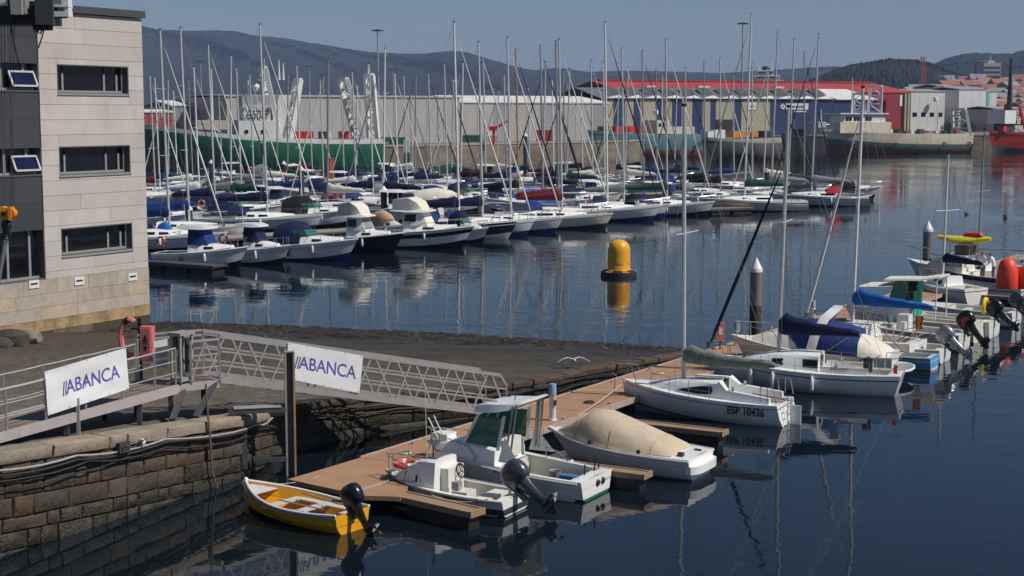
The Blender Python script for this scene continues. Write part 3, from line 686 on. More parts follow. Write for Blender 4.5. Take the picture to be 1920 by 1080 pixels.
def pedestal(p, lab, h_=1.05):
    t = thing('service_pedestal', lab, 'pedestal', tuple(p), 0, 'service pedestals on the pontoon')
    MB().lathe([(.13, 0), (.13, .04), (.105, .05), (.105, h_ * .68), (.12, h_ * .7)], 14).build('post', ALUW, t)
    MB().lathe([(.12, h_ * .7), (.125, h_ * .74), (.115, h_ * .78), (.115, h_ * .94), (.10, h_), (.02, h_ + .01)], 14).build('head', mat('pedestal_blue', (.24, .36, .50), .5), t)
    MB().box((.08, -.10, h_ * .5), (.08, .05, .16)).build('socket', DARKG, t)
    return t
pedestal(P(1036, 788, ZD), 'white service pedestal with blue head near the end of the gangway', 1.15)
pedestal(P(1381, 648, ZD), 'white service pedestal beside the red lifebuoy cabinet', 1.0)
pedestal(P(1524, 604, ZD), 'white service pedestal behind the blue tarpaulin cruiser', 1.0)
def lifebuoy(parent, c, r=.33, tr=.075, axis='Y', m=None, name='lifebuoy'):
    h = MB(); pts = []
    for k in range(18):
        a = 2 * math.pi * k / 18; x, y = r * math.cos(a), r * math.sin(a)
        pts.append(Vector(c) + Vector({'Y': (x, 0, y), 'X': (0, x, y), 'Z': (x, y, 0)}[axis]))
    h.tube(pts, tr, 8, closed=True); o = h.build(name, m or ORANGE, parent)
    b = MB()
    for k in range(4):
        a = 2 * math.pi * k / 4 + .78; x, y = r * math.cos(a), r * math.sin(a); e = .08
        t_ = Vector({'Y': (-math.sin(a), 0, math.cos(a)), 'X': (0, -math.sin(a), math.cos(a)), 'Z': (-math.sin(a), math.cos(a), 0)}[axis])
        cc = Vector(c) + Vector({'Y': (x, 0, y), 'X': (0, x, y), 'Z': (x, y, 0)}[axis]); b.tube([cc - t_ * e * .6, cc + t_ * e * .6], tr * 1.06, 8)
    b.build('band', ALUW, o if parent else None); return o
cab = thing('lifebuoy_cabinet', 'faded red lifebuoy cabinet standing on the pontoon near the slipway tip', 'cabinet', tuple(P(1350, 655, ZD)))
MB().box((0, 0, .25), (.06, .06, .5)).build('post', DARKG, cab); MB().box((0, 0, .72), (.36, .22, .72)).build('box', PINK, cab); MB().box((0, -.115, .75), (.14, .012, .3)).build('emblem', ALUW, cab)

# ------------------------------------------------------------ guide post of the gangway
gp0 = P(546, 887, 0.05)
gp = thing('guide_post', 'tall steel channel post standing in front of the gangway banner', 'post', (gp0.x, gp0.y, -1.4), R(14))
zt = PD(545, 660, gp0.y).z + 1.4
MB().box((0, .09, zt / 2), (.22, .02, zt)).build('web', GALVD, gp, smooth=False)
for sd in (-1, 1): MB().box((sd * .115, 0, zt / 2), (.05, .20, zt)).build('flange', [mat('post_flange_rust', (.36, .25, .13), .7, .2, 3, dirt=(.12, .09, .04), dirt_amt=.4), GALV][sd < 0], gp, smooth=False)
MB().box((0, 0, zt + .012), (.26, .22, .02)).build('cap', GALV, gp, smooth=False)
def brk(z0, ln, nm):
    h = MB()
    for dy in (-.14, .14): h.box((-ln / 2 - .13, dy, z0), (ln, .08, .12))
    return h.build(nm, [GALVD], gp, smooth=False)
def zl(px, py): return PD(px, py, gp0.y).z + 1.4
brk(zl(530, 766), 1.55, 'bracket'); brk(zl(530, 858), .9, 'bracket')
MB().box((-.9, 0, zl(530, 760)), (1.3, .4, .02)).build('bracket_plate', GALV, gp, smooth=False)
MB().box((-1.25, .1, zl(530, 766) - 1.0), (.12, .12, 1.9)).build('bracket_leg', GALVD, gp, smooth=False)

# ------------------------------------------------------------ gangway
GA = PD(413, 712, 41.4); GB = P(955, 778, .66)
gx = GB - GA; GLEN = gx.length; gxh = Vector((gx.x, gx.y, 0)).normalized(); GU = gx.normalized(); GBK = Vector((-gxh.y, gxh.x, 0)); GW = 1.22
gng = thing('gangway', 'galvanised lattice gangway sloping down to the pontoon', 'gangway', tuple(GA))
def gq(s, h=0.0, w=0.0): return GA + GU * s + GBK * w + Vector((0, 0, h))
def gpart(mb, name, m=GALV): return reparent(mb.build(name, m, smooth=False), gng)
gpart(MB().add([gq(0, -.02, .06), gq(GLEN, -.02, .06), gq(GLEN, -.02, GW - .06), gq(0, -.02, GW - .06), gq(0, -.06, .06), gq(GLEN, -.06, .06), gq(GLEN, -.06, GW - .06), gq(0, -.06, GW - .06)], [(0, 1, 2, 3), (7, 6, 5, 4), (0, 4, 5, 1), (2, 6, 7, 3), (1, 5, 6, 2), (0, 3, 7, 4)]), 'deck', GALVD)
NB = 7; BW = (GLEN - .15) / NB; HT = 1.22
for side, w in ((0, 0.0), (1, GW)):
    gpart(MB().bar(gq(0, 0, w), gq(GLEN, 0, w), .07, .17), 'bottom_chord')
    gpart(MB().bar(gq(0, HT, w), gq(GLEN - .35, HT, w), .07, .10), 'top_rail')
    gpart(MB().bar(gq(GLEN - .35, HT, w), gq(GLEN - .10, HT - .32, w), .06, .06), 'end_rail')
    gpart(MB().bar(gq(GLEN - .10, HT - .30, w), gq(GLEN - .10, .08, w), .055, .055), 'end_post')
    for hh in (.42, .80): gpart(MB().bar(gq(.05, hh, w + .001), gq(GLEN - .13, hh, w + .001), .035, .05), 'mid_rail')
    for i in range(NB):
        s0 = .1 + i * BW; o = .5 * BW * side * 0
        gpart(MB().bar(gq(s0 + .06, .08, w), gq(s0 + BW * .42, HT - .05, w), .045, .055), 'brace')
        gpart(MB().bar(gq(s0 + BW * .56, HT - .05, w), gq(s0 + BW * .94, .08, w), .045, .055), 'brace')
for i in range(9): gpart(MB().bar(gq(.4 + i * (GLEN - .8) / 8, -.08, .04), gq(.4 + i * (GLEN - .8) / 8, -.08, GW - .04), .06, .08), 'cross_beam', GALVD)
gpart(MB().bar(gq(GLEN - .12, -.17, .1), gq(GLEN - .12, -.17, GW - .1), .12, .12), 'end_roller', BLACK)

# banners
BLUT = mat('banner_blue', (.085, .095, .36), .7, .12, 8)
BANM = mat('banner_white', (.74, .74, .74), .75, .035, 1.2, spec=.25)
def banner(c00, c10, c11, c01, label, seed, size, ctr=(.5, .5), rip=.012):
    """corners bottom-left, bottom-right, top-right, top-left"""
    t = thing('banner', label, 'banner', tuple(c00))
    nrm = (c10 - c00).cross(c01 - c00).normalized()
    def rp(u, v):
        e = min(u, 1 - u, v, 1 - v) * 6
        return (math.sin(u * 9 + v * 6 + seed) * .5 + math.sin(u * 4 - v * 11 + seed * 2) * .35 + math.sin(u * 23 + v * 3) * .2) * rip * min(1, .3 + e) - .03 * (1 - abs(2 * v - 1)) * math.sin(math.pi * u) * (rip / .012)
    def pt(u, v, o=0): 
        return (c00 * (1 - u) + c10 * u) * (1 - v) + (c01 * (1 - u) + c11 * u) * v + nrm * (rp(u, v) + o)
    nu, nv = 40, 16; h = MB(); vs = []; fs = []
    for o in (0, -.006):
        for j in range(nv + 1):
            for i in range(nu + 1): vs.append(pt(i / nu, j / nv, o))
    w = nu + 1; K = w * (nv + 1)
    for j in range(nv):
        for i in range(nu):
            a = j * w + i; fs += [(a, a + 1, a + w + 1, a + w), (K + a, K + a + w, K + a + w + 1, K + a + 1)]
    h.add(vs, fs); reparent(h.build('cloth', BANM, ang=80), t)
    xd = c10 - c00; yd = c01 - c00
    tm = text_mesh('ABANCA', size, 'lettering', BLUT, None, Matrix.Identity(4), spacing=.98, depth=.0, bold=.004, sx=.92)
    for s_ in (0, 1):
        pass
    me = tm.data; bm = bmesh.new(); bm.from_mesh(me)
    off = -size * 2.02 * .92
    for k in range(2):
        x0 = off - size * .16 * k - .02
        q = [bm.verts.new((x0 + dx, dy, 0)) for dx, dy in ((-.055 * size, -.36 * size), (.02 * size, -.36 * size), (.16 * size, .36 * size), (.085 * size, .36 * size))]
        bm.faces.new(q)
    bmesh.ops.subdivide_edges(bm, edges=[e for e in bm.edges if e.calc_length() > .12], cuts=1)
    for v in bm.verts:
        u = ctr[0] + (v.co.x + size * .2) / xd.length; vv = ctr[1] + v.co.y / yd.length
        v.co = pt(u, vv, .006)
    bmesh.ops.recalc_face_normals(bm, faces=bm.faces)
    bm.to_mesh(me); bm.free(); reparent(tm, t); tm['label'] = 'blue violet ABANCA lettering with two slanted strokes'
    h = MB()
    for u in (.02, .25, .5, .75, .98):
        for v in (.97, .03): h.lathe([(.018, -.002), (.018, .006)], 8, pt(u, v, .004), axis='Y')
    reparent(h.build('eyelets', GALV), t)
    return t
gn = Vector((gxh.y, -gxh.x, 0)); go = GA + gn * .07
bc = [PLN(x, y, go, gn) for x, y in ((537, 710), (674, 737), (681, 667), (540, 642))]
banner(*bc, 'white ABANCA banner tied to the gangway lattice behind the steel post', 1.3, .50, (.50, .50), .006)

# ------------------------------------------------------------ landing platform and sloping walkway
W_a = P(-60, 829, 2.45); W_b = PD(335, 722, 40.7)
wd = W_b - W_a; WLEN = wd.length; WU = wd.normalized(); wh = Vector((wd.x, wd.y, 0)).normalized(); WBK = Vector((-wh.y, wh.x, 0)); WW = 1.45
wk = thing('access_walkway', 'raised steel access walkway with railings rising along the quay edge', 'walkway', tuple(W_a))
def wq(s, h=0.0, w=0.0): return W_a + WU * s + WBK * w + Vector((0, 0, h))
def wpart(mb, name, m=GALV): return reparent(mb.build(name, m, smooth=False), wk)
LILAC = mat('walkway_beam', (.40, .36, .345), .55, .08, 3, dirt=(.28, .24, .2), dirt_amt=.2)
WDECK = mat('walkway_deck', (.20, .155, .125), .85, .2, 3, bump=.3)
wpart(MB().add([wq(0, 0, .05), wq(WLEN, 0, .05), wq(WLEN, 0, WW - .05), wq(0, 0, WW - .05), wq(0, -.05, .05), wq(WLEN, -.05, .05), wq(WLEN, -.05, WW - .05), wq(0, -.05, WW - .05)], [(0, 1, 2, 3), (7, 6, 5, 4), (0, 4, 5, 1), (2, 6, 7, 3), (1, 5, 6, 2), (0, 3, 7, 4)]), 'deck', WDECK)
for w in (0, WW): wpart(MB().bar(wq(0, -.10, w), wq(WLEN, -.10, w), .08, .24), 'edge_beam', LILAC)
PS = [WLEN * k for k in (.02, .16, .335, .52, .70, .87, .985)]
for w in (0.0, WW):
    for s in PS: wpart(MB().bar(wq(s, -.02, w + (.0 if w else 0)), wq(s, 1.02, w), .04, .05), 'rail_post')
    for hh, r in ((1.03, .024), (.68, .016), (.36, .016)):
        pts = []
        for a, c in zip(PS, PS[1:]): pts += sag(wq(a, hh, w), wq(c, hh, w), .012, 4)[:-1]
        pts.append(wq(PS[-1], hh, w)); wpart(MB().tube(pts, r, 6), 'rail')
GZ = lambda s, w: 1.95 + .0
for s in (WLEN * .44, WLEN * .80, WLEN * .97):
    for w in (.1, WW - .1):
        t_ = wq(s, -.2, w); wpart(MB().bar(t_, (t_.x, t_.y, 1.45), .10, .12), 'leg', GALVD if w < 1 else BLACK)
t_ = PLN(146, 765, W_a - WBK * .05, -WBK); wpart(MB().bar(t_ + Vector((0, 0, .25)), (t_.x, t_.y, t_.z - .75), .07, .08), 'support_leg', GALV)
# landing
LA = W_b; LB = GA
lnd = [wq(WLEN, 0, -.02), GA - GU * .02, gq(-.02, 0, GW), wq(WLEN, 0, WW)]
lz = (W_b.z + GA.z) / 2
lo = MB(); lo.prism([(p.x, p.y) for p in lnd], lz - .2, lz + .0); wpart(lo, 'landing_deck', LILAC)
lo = MB(); lo.prism([(p.x, p.y) for p in [lnd[0].lerp(lnd[2], .05), lnd[1].lerp(lnd[3], .05), lnd[2].lerp(lnd[0], .05), lnd[3].lerp(lnd[1], .05)]], lz + .003, lz + .012); wpart(lo, 'landing_tread', WDECK)
for (x0, y0, x1, y1, Y0, Y1) in ((345, 728, 323, 788, 40.9, 39.5), (404, 716, 367, 782, 41.4, 40.3)):
    wpart(MB().bar(PD(x0, y0, Y0), PD(x1, y1, Y1), .16, .09), 'landing_strut', GALVD)
for p in (lnd[3], lnd[2]): wpart(MB().bar((p.x, p.y, lz - .1), (p.x, p.y, 1.3), .12, .12), 'leg', BLACK)
# landing railings (back and front)
def rail_run(p, q, hs=(1.15, .75, .4), post=True, xb=False):
    for hh in hs: wpart(MB().bar(p + Vector((0, 0, hh)), q + Vector((0, 0, hh)), .045, .06 if hh > 1 else .04), 'rail')
    for e in (p, q): wpart(MB().bar(e, e + Vector((0, 0, 1.15)), .06, .06), 'rail_post')
    if xb:
        wpart(MB().bar(p + Vector((0, 0, .1)), p.lerp(q, .5) + Vector((0, 0, 1.12)), .04, .04), 'brace')
        wpart(MB().bar(p.lerp(q, .5) + Vector((0, 0, 1.12)), q + Vector((0, 0, .1)), .04, .04), 'brace')
L3 = lnd[3].copy(); L3.z = lz; L2 = lnd[2].copy(); L2.z = lz; L1 = lnd[1].copy(); L1.z = lz; L0 = lnd[0].copy(); L0.z = lz
rail_run(L3, L2, (1.25, 1.12, .75, .4))
rail_run(L0.lerp(L1, .30), L1, xb=True); rail_run(L2 + GU * .02, L2 + GU * .5)
# gate cabinet on the landing
cbt = thing('gate_cabinet', 'grey steel gate cabinet on the landing of the gangway', 'cabinet', tuple(PD(342, 715, 40.95)), math.atan2(wh.y, wh.x))
for x in (-.23, .23):
    for y in (-.16, .16): MB().box((x, y, .65), (.06, .06, 1.3)).build('post', GALV, cbt, smooth=False)
MB().box((0, 0, 1.33), (.6, .46, .08)).build('roof', GALV, cbt, smooth=False)
MB().box((0, .13, .75), (.38, .03, 1.0)).build('panel', GALVD, cbt, smooth=False)
MB().box((.12, -.1, .7), (.14, .08, .9)).build('lock_case', DARKG, cbt, smooth=False)
MB().box((0, -.02, .08), (.5, .36, .1)).build('base', GALV, cbt, smooth=False)
for k in range(3): MB().box((-.16, .62, .45 + .28 * k), (.55, .03, .2)).build('slat', [GALV, mat('slat_pale', (.5, .53, .56), .5)][1], cbt, smooth=False)
# lifebuoy stand on the walkway
ls = thing('lifebuoy_stand', 'faded pink red lifebuoy case with horseshoe ring on a dark post by the walkway', 'lifebuoy', tuple(PLN(264, 690, W_a + WBK * (WW + .15), WBK)), math.atan2(wh.y, wh.x) - R(70))
MB().box((0, 0, .45), (.08, .08, 1.9)).build('post', BLACK, ls, smooth=False)
cs = MB(); cs.box((.27, -.12, .72), (.34, .26, .95)); cs.box((.27, -.27, .72), (.28, .04, .86)); cs.build('case', PINK, ls, smooth=False)
em = MB(); em.add([(.27, -.297, 1.0), (.19, -.297, .78), (.35, -.297, .78)], [(0, 1, 2)]); em.add([(.27, -.297, .5), (.19, -.297, .66), (.35, -.297, .66)], [(0, 1, 2)]); em.add([(.21, -.297, .71), (.33, -.297, .71), (.33, -.297, .76), (.21, -.297, .76)], [(0, 1, 2, 3)]); em.build('emblem', BLACK, ls)
hs = MB(); hs.tube([Vector((-.28 + .36 * math.cos(a) * .75, -.02, .85 + .5 * math.sin(a))) for a in [R(60 + 12 * k) for k in range(20)]], .085, 8); hs.build('ring', PINK, ls)
hs = MB(); hs.tube([Vector((-.28 + .36 * math.cos(a) * .75, -.02, .85 + .5 * math.sin(a))) for a in [R(95 + 10 * k) for k in range(4)]], .09, 8); hs.build('band', BLACK, ls)
MB().box((-.1, 0, 1.1), (.3, .04, .05)).build('hook', BLACK, ls, smooth=False)
# banner on walkway
wo_ = W_a - WBK * .06
bc = [PLN(x, y, wo_, -WBK) for x, y in ((90, 779), (242, 729), (236, 652), (84, 697))]
banner(*bc, 'white creased ABANCA banner hung on the railing of the walkway by the quay', 4.1, .50, (.53, .48), .016)

# ------------------------------------------------------------ mooring piles, yellow buoy, gull
def pile(px, py_w, py_top, rad, lab):
    b0 = P(px, py_w, 0); zt = PD(px, py_top, b0.y).z
    t = thing('mooring_pile', lab, 'mooring pile', (b0.x, b0.y, -1))
    m = mat('pile_steel', (.165, .165, .162), .5, .12, 1.2, dirt=(.07, .06, .05), dirt_amt=.3, dscale=.8, stretch=(1, 1, .3)); m2 = mat('pile_tidal', (.035, .032, .028), .8, .3, 3, bump=.5, dirt=(.15, .13, .1), dirt_amt=.2)
    MB().lathe([(rad, 0), (rad, 2.6), ], 24).build('foot', m2, t); MB().lathe([(rad, 2.6), (rad, zt + 1 - .62), ], 24).build('shaft', m, t)
    MB().lathe([(rad, zt + .36), (rad * 1.06, zt + .37), (rad * 1.06, zt + .52), (rad * .98, zt + .56), (.02, zt + 1.0)], 24).build('cap', ALUW, t)
    return t
pile(1415.5, 640, 483, .26, 'grey steel mooring pile with white cone cap behind the sloop with dark sail cover')
pile(1737, 535, 414, .27, 'grey steel mooring pile with white cone cap beside the dive boat')
B0 = P(1160, 517, 0)
by = thing('buoy', 'yellow domed harbour buoy on a black float ring in open water', 'buoy', (B0.x, B0.y, -.3), R(20))
MB().lathe([(.9, 0), (1.1, .1), (1.12, .42), (1.08, .58), (.95, .66), (.3, .68)], 32).build('float', BLACK, by)
MB().lathe([(.74, .68), (.70, .8), (.70, 1.75), (.68, 2.02), (.60, 2.26), (.44, 2.44), (.2, 2.53), (.01, 2.55)], 32).build('dome', YELLOW, by)
for k in range(5):
    a = R(-150 + 62 * k); h = MB(); h.add([Vector((math.cos(a + da) * rr, math.sin(a + da) * rr, zz)) for rr, zz in ((1.105, .60), (.76, .70)) for da in (-.22, .22)], [(0, 1, 3, 2)]); h.build('yellow_patch', [YELLOW, mat('patch_lime', (.5, .5, .12), .6)][k == 3], by)
for k, a in enumerate((R(-140), R(-62), R(15), R(100))):
    h = MB(); n = 8; h.add([Vector((math.cos(a + R(46) * i / n) * .708, math.sin(a + R(46) * i / n) * .708, z)) for z in (1.03, 1.19) for i in range(n + 1)], [(i, i + 1, n + 2 + i, n + 1 + i) for i in range(n)])
    bo = h.build('label_band', REDB, by)
    for i in range(6):
        a2 = a + R(4 + 7 * i); MB().add([Vector((math.cos(a2 + d_) * .713, math.sin(a2 + d_) * .713, z)) for z in (1.07, 1.15) for d_ in (0, R(4.6))], [(0, 1, 3, 2)]).build('letter', ALUW, bo)
MB().tube([(0, 0, 2.5), (0, 0, 2.72)], .03, 6).build('lamp', ALUW, by)
h = MB(); h.tube([(.75, .2, .65), (.95, .3, .95), (.98, .32, .75)], .02, 6); h.build('lifting_eye', GALV, by)

gl = thing('gull', 'pale grey gull gliding low over the slipway with wings spread', 'gull', tuple(PD(1075, 676, 56)), R(10))
gb = MB(); gb.tube([(-.05, .26, .0), (-.02, .16, .0), (0, 0, 0), (.0, -.16, .03), (.0, -.26, .05), (.0, -.31, .045)], [.01, .05, .075, .06, .045, .012], 10)
for sd in (-1, 1):
    rows = [(0, .05, .12, -.1), (.22, .12, .10, -.08), (.42, .06, .06, -.08), (.62, -.06, -.02, -.1)]
    top = []; 
    for x, z, yb, yf in rows: top.append([Vector((sd * x, yf, z + .01)), Vector((sd * x, (yf + yb) / 2, z + .022)), Vector((sd * x, yb + .02, z)), Vector((sd * x, (yf + yb) / 2, z - .008))])
    gb.loft(top)
gb.build('body', mat('gull_grey', (.55, .55, .53), .8, .1, 20), gl)
MB().tube([(0, -.305, .045), (0, -.36, .035)], [.012, .004], 6).build('beak', YELLOW, gl)
# ------------------------------------------------------------ boat kit (local: +X bow, +Y port, z = 0 waterline)
class Hull:
    def __init__(s, L, B, fb, fs, draft=.35, tr=.8, fm=.42, pw=2.2, rake=.6, srake=0.0, sg=.06, kind='round', chine=.84):
        s.L, s.B, s.fb, s.fs, s.draft, s.tr, s.fm, s.pw, s.rake, s.srake, s.sg, s.kind, s.chine = L, B, fb, fs, draft, tr, fm, pw, rake, srake, sg, kind, chine
    def b(s, t):
        if t <= s.fm: k = s.tr + (1 - s.tr) * math.sin(math.pi / 2 * t / s.fm)
        else: k = 1 - ((t - s.fm) / (1 - s.fm)) ** s.pw
        return max(s.B / 2 * k, .012)
    def zs(s, t): return s.fs + (s.fb - s.fs) * t ** 1.5 - s.sg * math.sin(math.pi * t)
    def xs(s, t, u=1.0): return -s.L / 2 + s.L * t - s.rake * (1 - u) * t ** 4 + s.srake * u * (1 - t) ** 2
    def pt(s, t, u):
        zk = -s.draft * (1 - .78 * t ** 3); z1 = s.zs(t); b = s.b(t)
        if s.kind == 'round':
            p = lerp(2.7, 1.2, t * t); y = b * (1 - (1 - u) ** p); z = zk + (z1 - zk) * u ** (1.0 + .35 * (1 - t))
        else:
            uc = .36; zc = .06 + .34 * t ** 3.2 * s.fb; yc = b * (s.chine - .30 * t ** 2.5)
            if u < uc: k = u / uc; y = yc * k; z = lerp(zk, zc, k)
            else: k = (u - uc) / (1 - uc); y = yc + (b - yc) * k ** (1.0 + .7 * t); z = lerp(zc, z1, k)
        return Vector((s.xs(t, u), y, z))
    def mesh(s, rows, n=16):
        """rows: [(u, material of strip ending at u)]"""
        us = [0.0] + [r[0] for r in rows]; h = MB(); ts = [1 - (1 - i / (n - 1)) ** 1.25 for i in range(n)]
        for sd in (1, -1):
            for k in range(len(us) - 1):
                vs = []
                for t in ts:
                    for u in (us[k], us[k + 1]):
                        p = s.pt(t, u); vs.append((p.x, sd * p.y, p.z))
                h.add(vs, [(2 * i, 2 * i + 2, 2 * i + 3, 2 * i + 1) for i in range(n - 1)], rows[k][1])
        ring = [s.pt(0, u) for u in us]
        for k in range(len(us) - 1):
            a, c = ring[k], ring[k + 1]
            h.add([(a.x, a.y, a.z), (c.x, c.y, c.z), (c.x, -c.y, c.z), (a.x, -a.y, a.z)], [(0, 1, 2, 3)], rows[k][1])
        return h
    def sheer(s, sd, t0=0, t1=1, n=14, dz=0.0, k=1.0):
        return [Vector((s.xs(t), sd * s.b(t) * k, s.zs(t) + dz)) for t in [lerp(t0, t1, i / n) for i in range(n + 1)]]
    def deck(s, ck=None, dz=-.03, camber=.05, n=18, inner=.985):
        """deck sheet; ck=(t0,t1,wfrac,depth) leaves a cockpit well"""
        h = MB(); ts = sorted(set([i / (n - 1) for i in range(n)] + ([ck[0], ck[1]] if ck else [])))
        for a, c in zip(ts, ts[1:]):
            m_ = (a + c) / 2; well = ck and ck[0] <= m_ <= ck[1]
            def row(t, cols):
                b = s.b(t) * inner; z = s.zs(t) + dz
                return [Vector((s.xs(t), k * b, z + camber * (1 - k * k))) for k in cols]
            if not well:
                cols = (-1, -.6, 0, .6, 1); r0, r1 = row(a, cols), row(c, cols)
                h.add(r0 + r1, [(i, i + 1, 6 + i, 5 + i) for i in range(4)], 0)
            else:
                w = ck[2]
                for sd in (-1, 1):
                    r0, r1 = row(a, (sd, sd * w)), row(c, (sd, sd * w)); h.add(r0 + r1, [(0, 1, 3, 2)], 0)
                    f0, f1 = r0[1].copy(), r1[1].copy(); z0 = min(s.zs(ck[0]), s.zs(ck[1])) + dz - ck[3]; f0.z = f1.z = z0; h.add([r0[1], r1[1], f1, f0], [(0, 1, 2, 3)], 1)
                z0 = min(s.zs(ck[0]), s.zs(ck[1])) + dz - ck[3]
                p = [Vector((s.xs(t), k * s.b(t) * inner * w, z0)) for t in (a, c) for k in (-1, 1)]; h.add(p, [(0, 1, 3, 2)], 2)
        if ck:
            for t in (ck[0], ck[1]):
                b = s.b(t) * inner * ck[2]; z1 = s.zs(t) + dz; z0 = min(s.zs(ck[0]), s.zs(ck[1])) + dz - ck[3]; x = s.xs(t)
                h.add([(x, -b, z0), (x, b, z0), (x, b, z1 + camber * (1 - ck[2] ** 2)), (x, -b, z1 + camber * (1 - ck[2] ** 2))], [(0, 1, 2, 3)], 1)
        return h

def place(bow, stern):
    a, c = P(*bow), P(*stern); d = a - c; return (a + c) / 2, math.atan2(d.y, d.x), d.length
def place_s(bow, zb, stern, zs):                 # sheer points at bow and transom
    a, c = P(bow[0], bow[1], zb), P(stern[0], stern[1], zs); a.z = c.z = 0; d = a - c; return (a + c) / 2, math.atan2(d.y, d.x), d.length
def place_w(bow, stern):
    a, c = Vector((*bow, 0)), Vector((*stern, 0)); d = a - c; return (a + c) / 2, math.atan2(d.y, d.x), d.length
def place_t(stern, L, hd=148):
    c = P(*stern); u = Vector((math.cos(R(hd)), math.sin(R(hd)), 0)); return c + u * L / 2, R(hd), L
def cabin(secs, round_=.8, crown=.05):
    """secs: (x, half width bottom, half width top, z bottom, z top)"""
    rings = []
    for x, wb, wt, zb, zt in secs:
        rings.append([Vector((x, -wb, zb)), Vector((x, -wt, zt - crown)), Vector((x, -wt * round_, zt)), Vector((x, 0, zt + crown * .5)), Vector((x, wt * round_, zt)), Vector((x, wt, zt - crown)), Vector((x, wb, zb))])
    return MB().loft(rings), rings
def side_quad(rings, i, sd):
    a, c = rings[i], rings[i + 1]
    return (a[0], c[0], c[1], a[1]) if sd < 0 else (c[6], a[6], a[5], c[5])
RW = ((.12, .2), (.12, .8), (.88, .8), (.88, .2))
OV = tuple((.5 + .44 * math.cos(a) * (1 if True else 1), .5 + .34 * math.sin(a)) for a in [2 * math.pi * k / 14 for k in range(14)])
def lens_shape(n=9):
    up = [(.04 + .92 * i / n, .5 + .30 * math.sin(math.pi * min(1, (i / n) * .62 + .0)) ** 1.0 * (1 if i else 0)) for i in range(n + 1)]
    return [(.03, .42), (.35, .66), (.65, .80), (.92, .82), (.97, .6), (.93, .34), (.6, .26), (.3, .30)]
def wire(parent, p, q, r=.006, m=None, name='stay'): return MB().tube([p, q], r, 4, caps=False).build(name, m or WIRE, parent)
def rail(parent, pts, posts, r=.014, name='pulpit', m=None, mid=False):
    h = MB(); h.tube(pts, r, 5)
    for p, q in posts: h.tube([p, q], r * .9, 5)
    return h.build(name, m or STEEL, parent)
def bow_rail(parent, H, t0=.62, hgt=.55, r=.014, name='pulpit', mids=True):
    top = []
    for sd in (-1, 1):
        seg = H.sheer(sd, t0, .985, 7, 0, .93); top.append([p + Vector((0, 0, hgt * smooth01(i / 1.5 + .25))) for i, p in enumerate(seg)])
    pts = top[0] + [Vector((H.xs(1) + .02, 0, H.zs(1) + hgt))] + top[1][::-1]
    posts = []
    for sd in (-1, 1):
        for t in (t0 + .02, lerp(t0, 1, .35), lerp(t0, 1, .7), .965): 
            p = Vector((H.xs(t), sd * H.b(t) * .93, H.zs(t) - .02)); posts.append((p, p + Vector((0, 0, hgt * (smooth01((t - t0) / (.985 - t0) * 7 / 1.5 + .25)) + .02))))
    return rail(parent, pts, posts, r, name)
def stanchions(parent, H, t0, t1, k, hgt=.55, r=.010, sides=(-1, 1)):
    for sd in sides:
        pts = []
        for i in range(k):
            t = lerp(t0, t1, i / max(1, k - 1)); p = Vector((H.xs(t), sd * H.b(t) * .94, H.zs(t) - .03)); q = p + Vector((0, 0, hgt)); pts.append(q)
            MB().tube([p, q], r, 5).build('stanchion', STEEL, parent)
        for f in (1.0, .5): MB().tube([p - Vector((0, 0, hgt * (1 - f))) for p in pts], .005, 4, caps=False).build('lifeline', WIRE, parent)
def fender(parent, H, t, sd, ln=.55, r=.10, m=None, drop=.1, u=.82):
    p = H.pt(t, u); y = sd * (p.y + r * .9); z1 = H.zs(t) - drop; x = p.x
    h = MB(); h.tube([(x, y, z1), (x, y, z1 - .05), (x, y, z1 - .12), (x, y, z1 - ln + .08), (x, y, z1 - ln + .02), (x, y, z1 - ln)], [.02, r * .6, r, r, r * .6, .02], 10)
    h.tube([(x, y, z1), (x, sd * H.b(t) * .94, H.zs(t) + .02)], .008, 4); return h.build('fender', m or WHITE, parent)
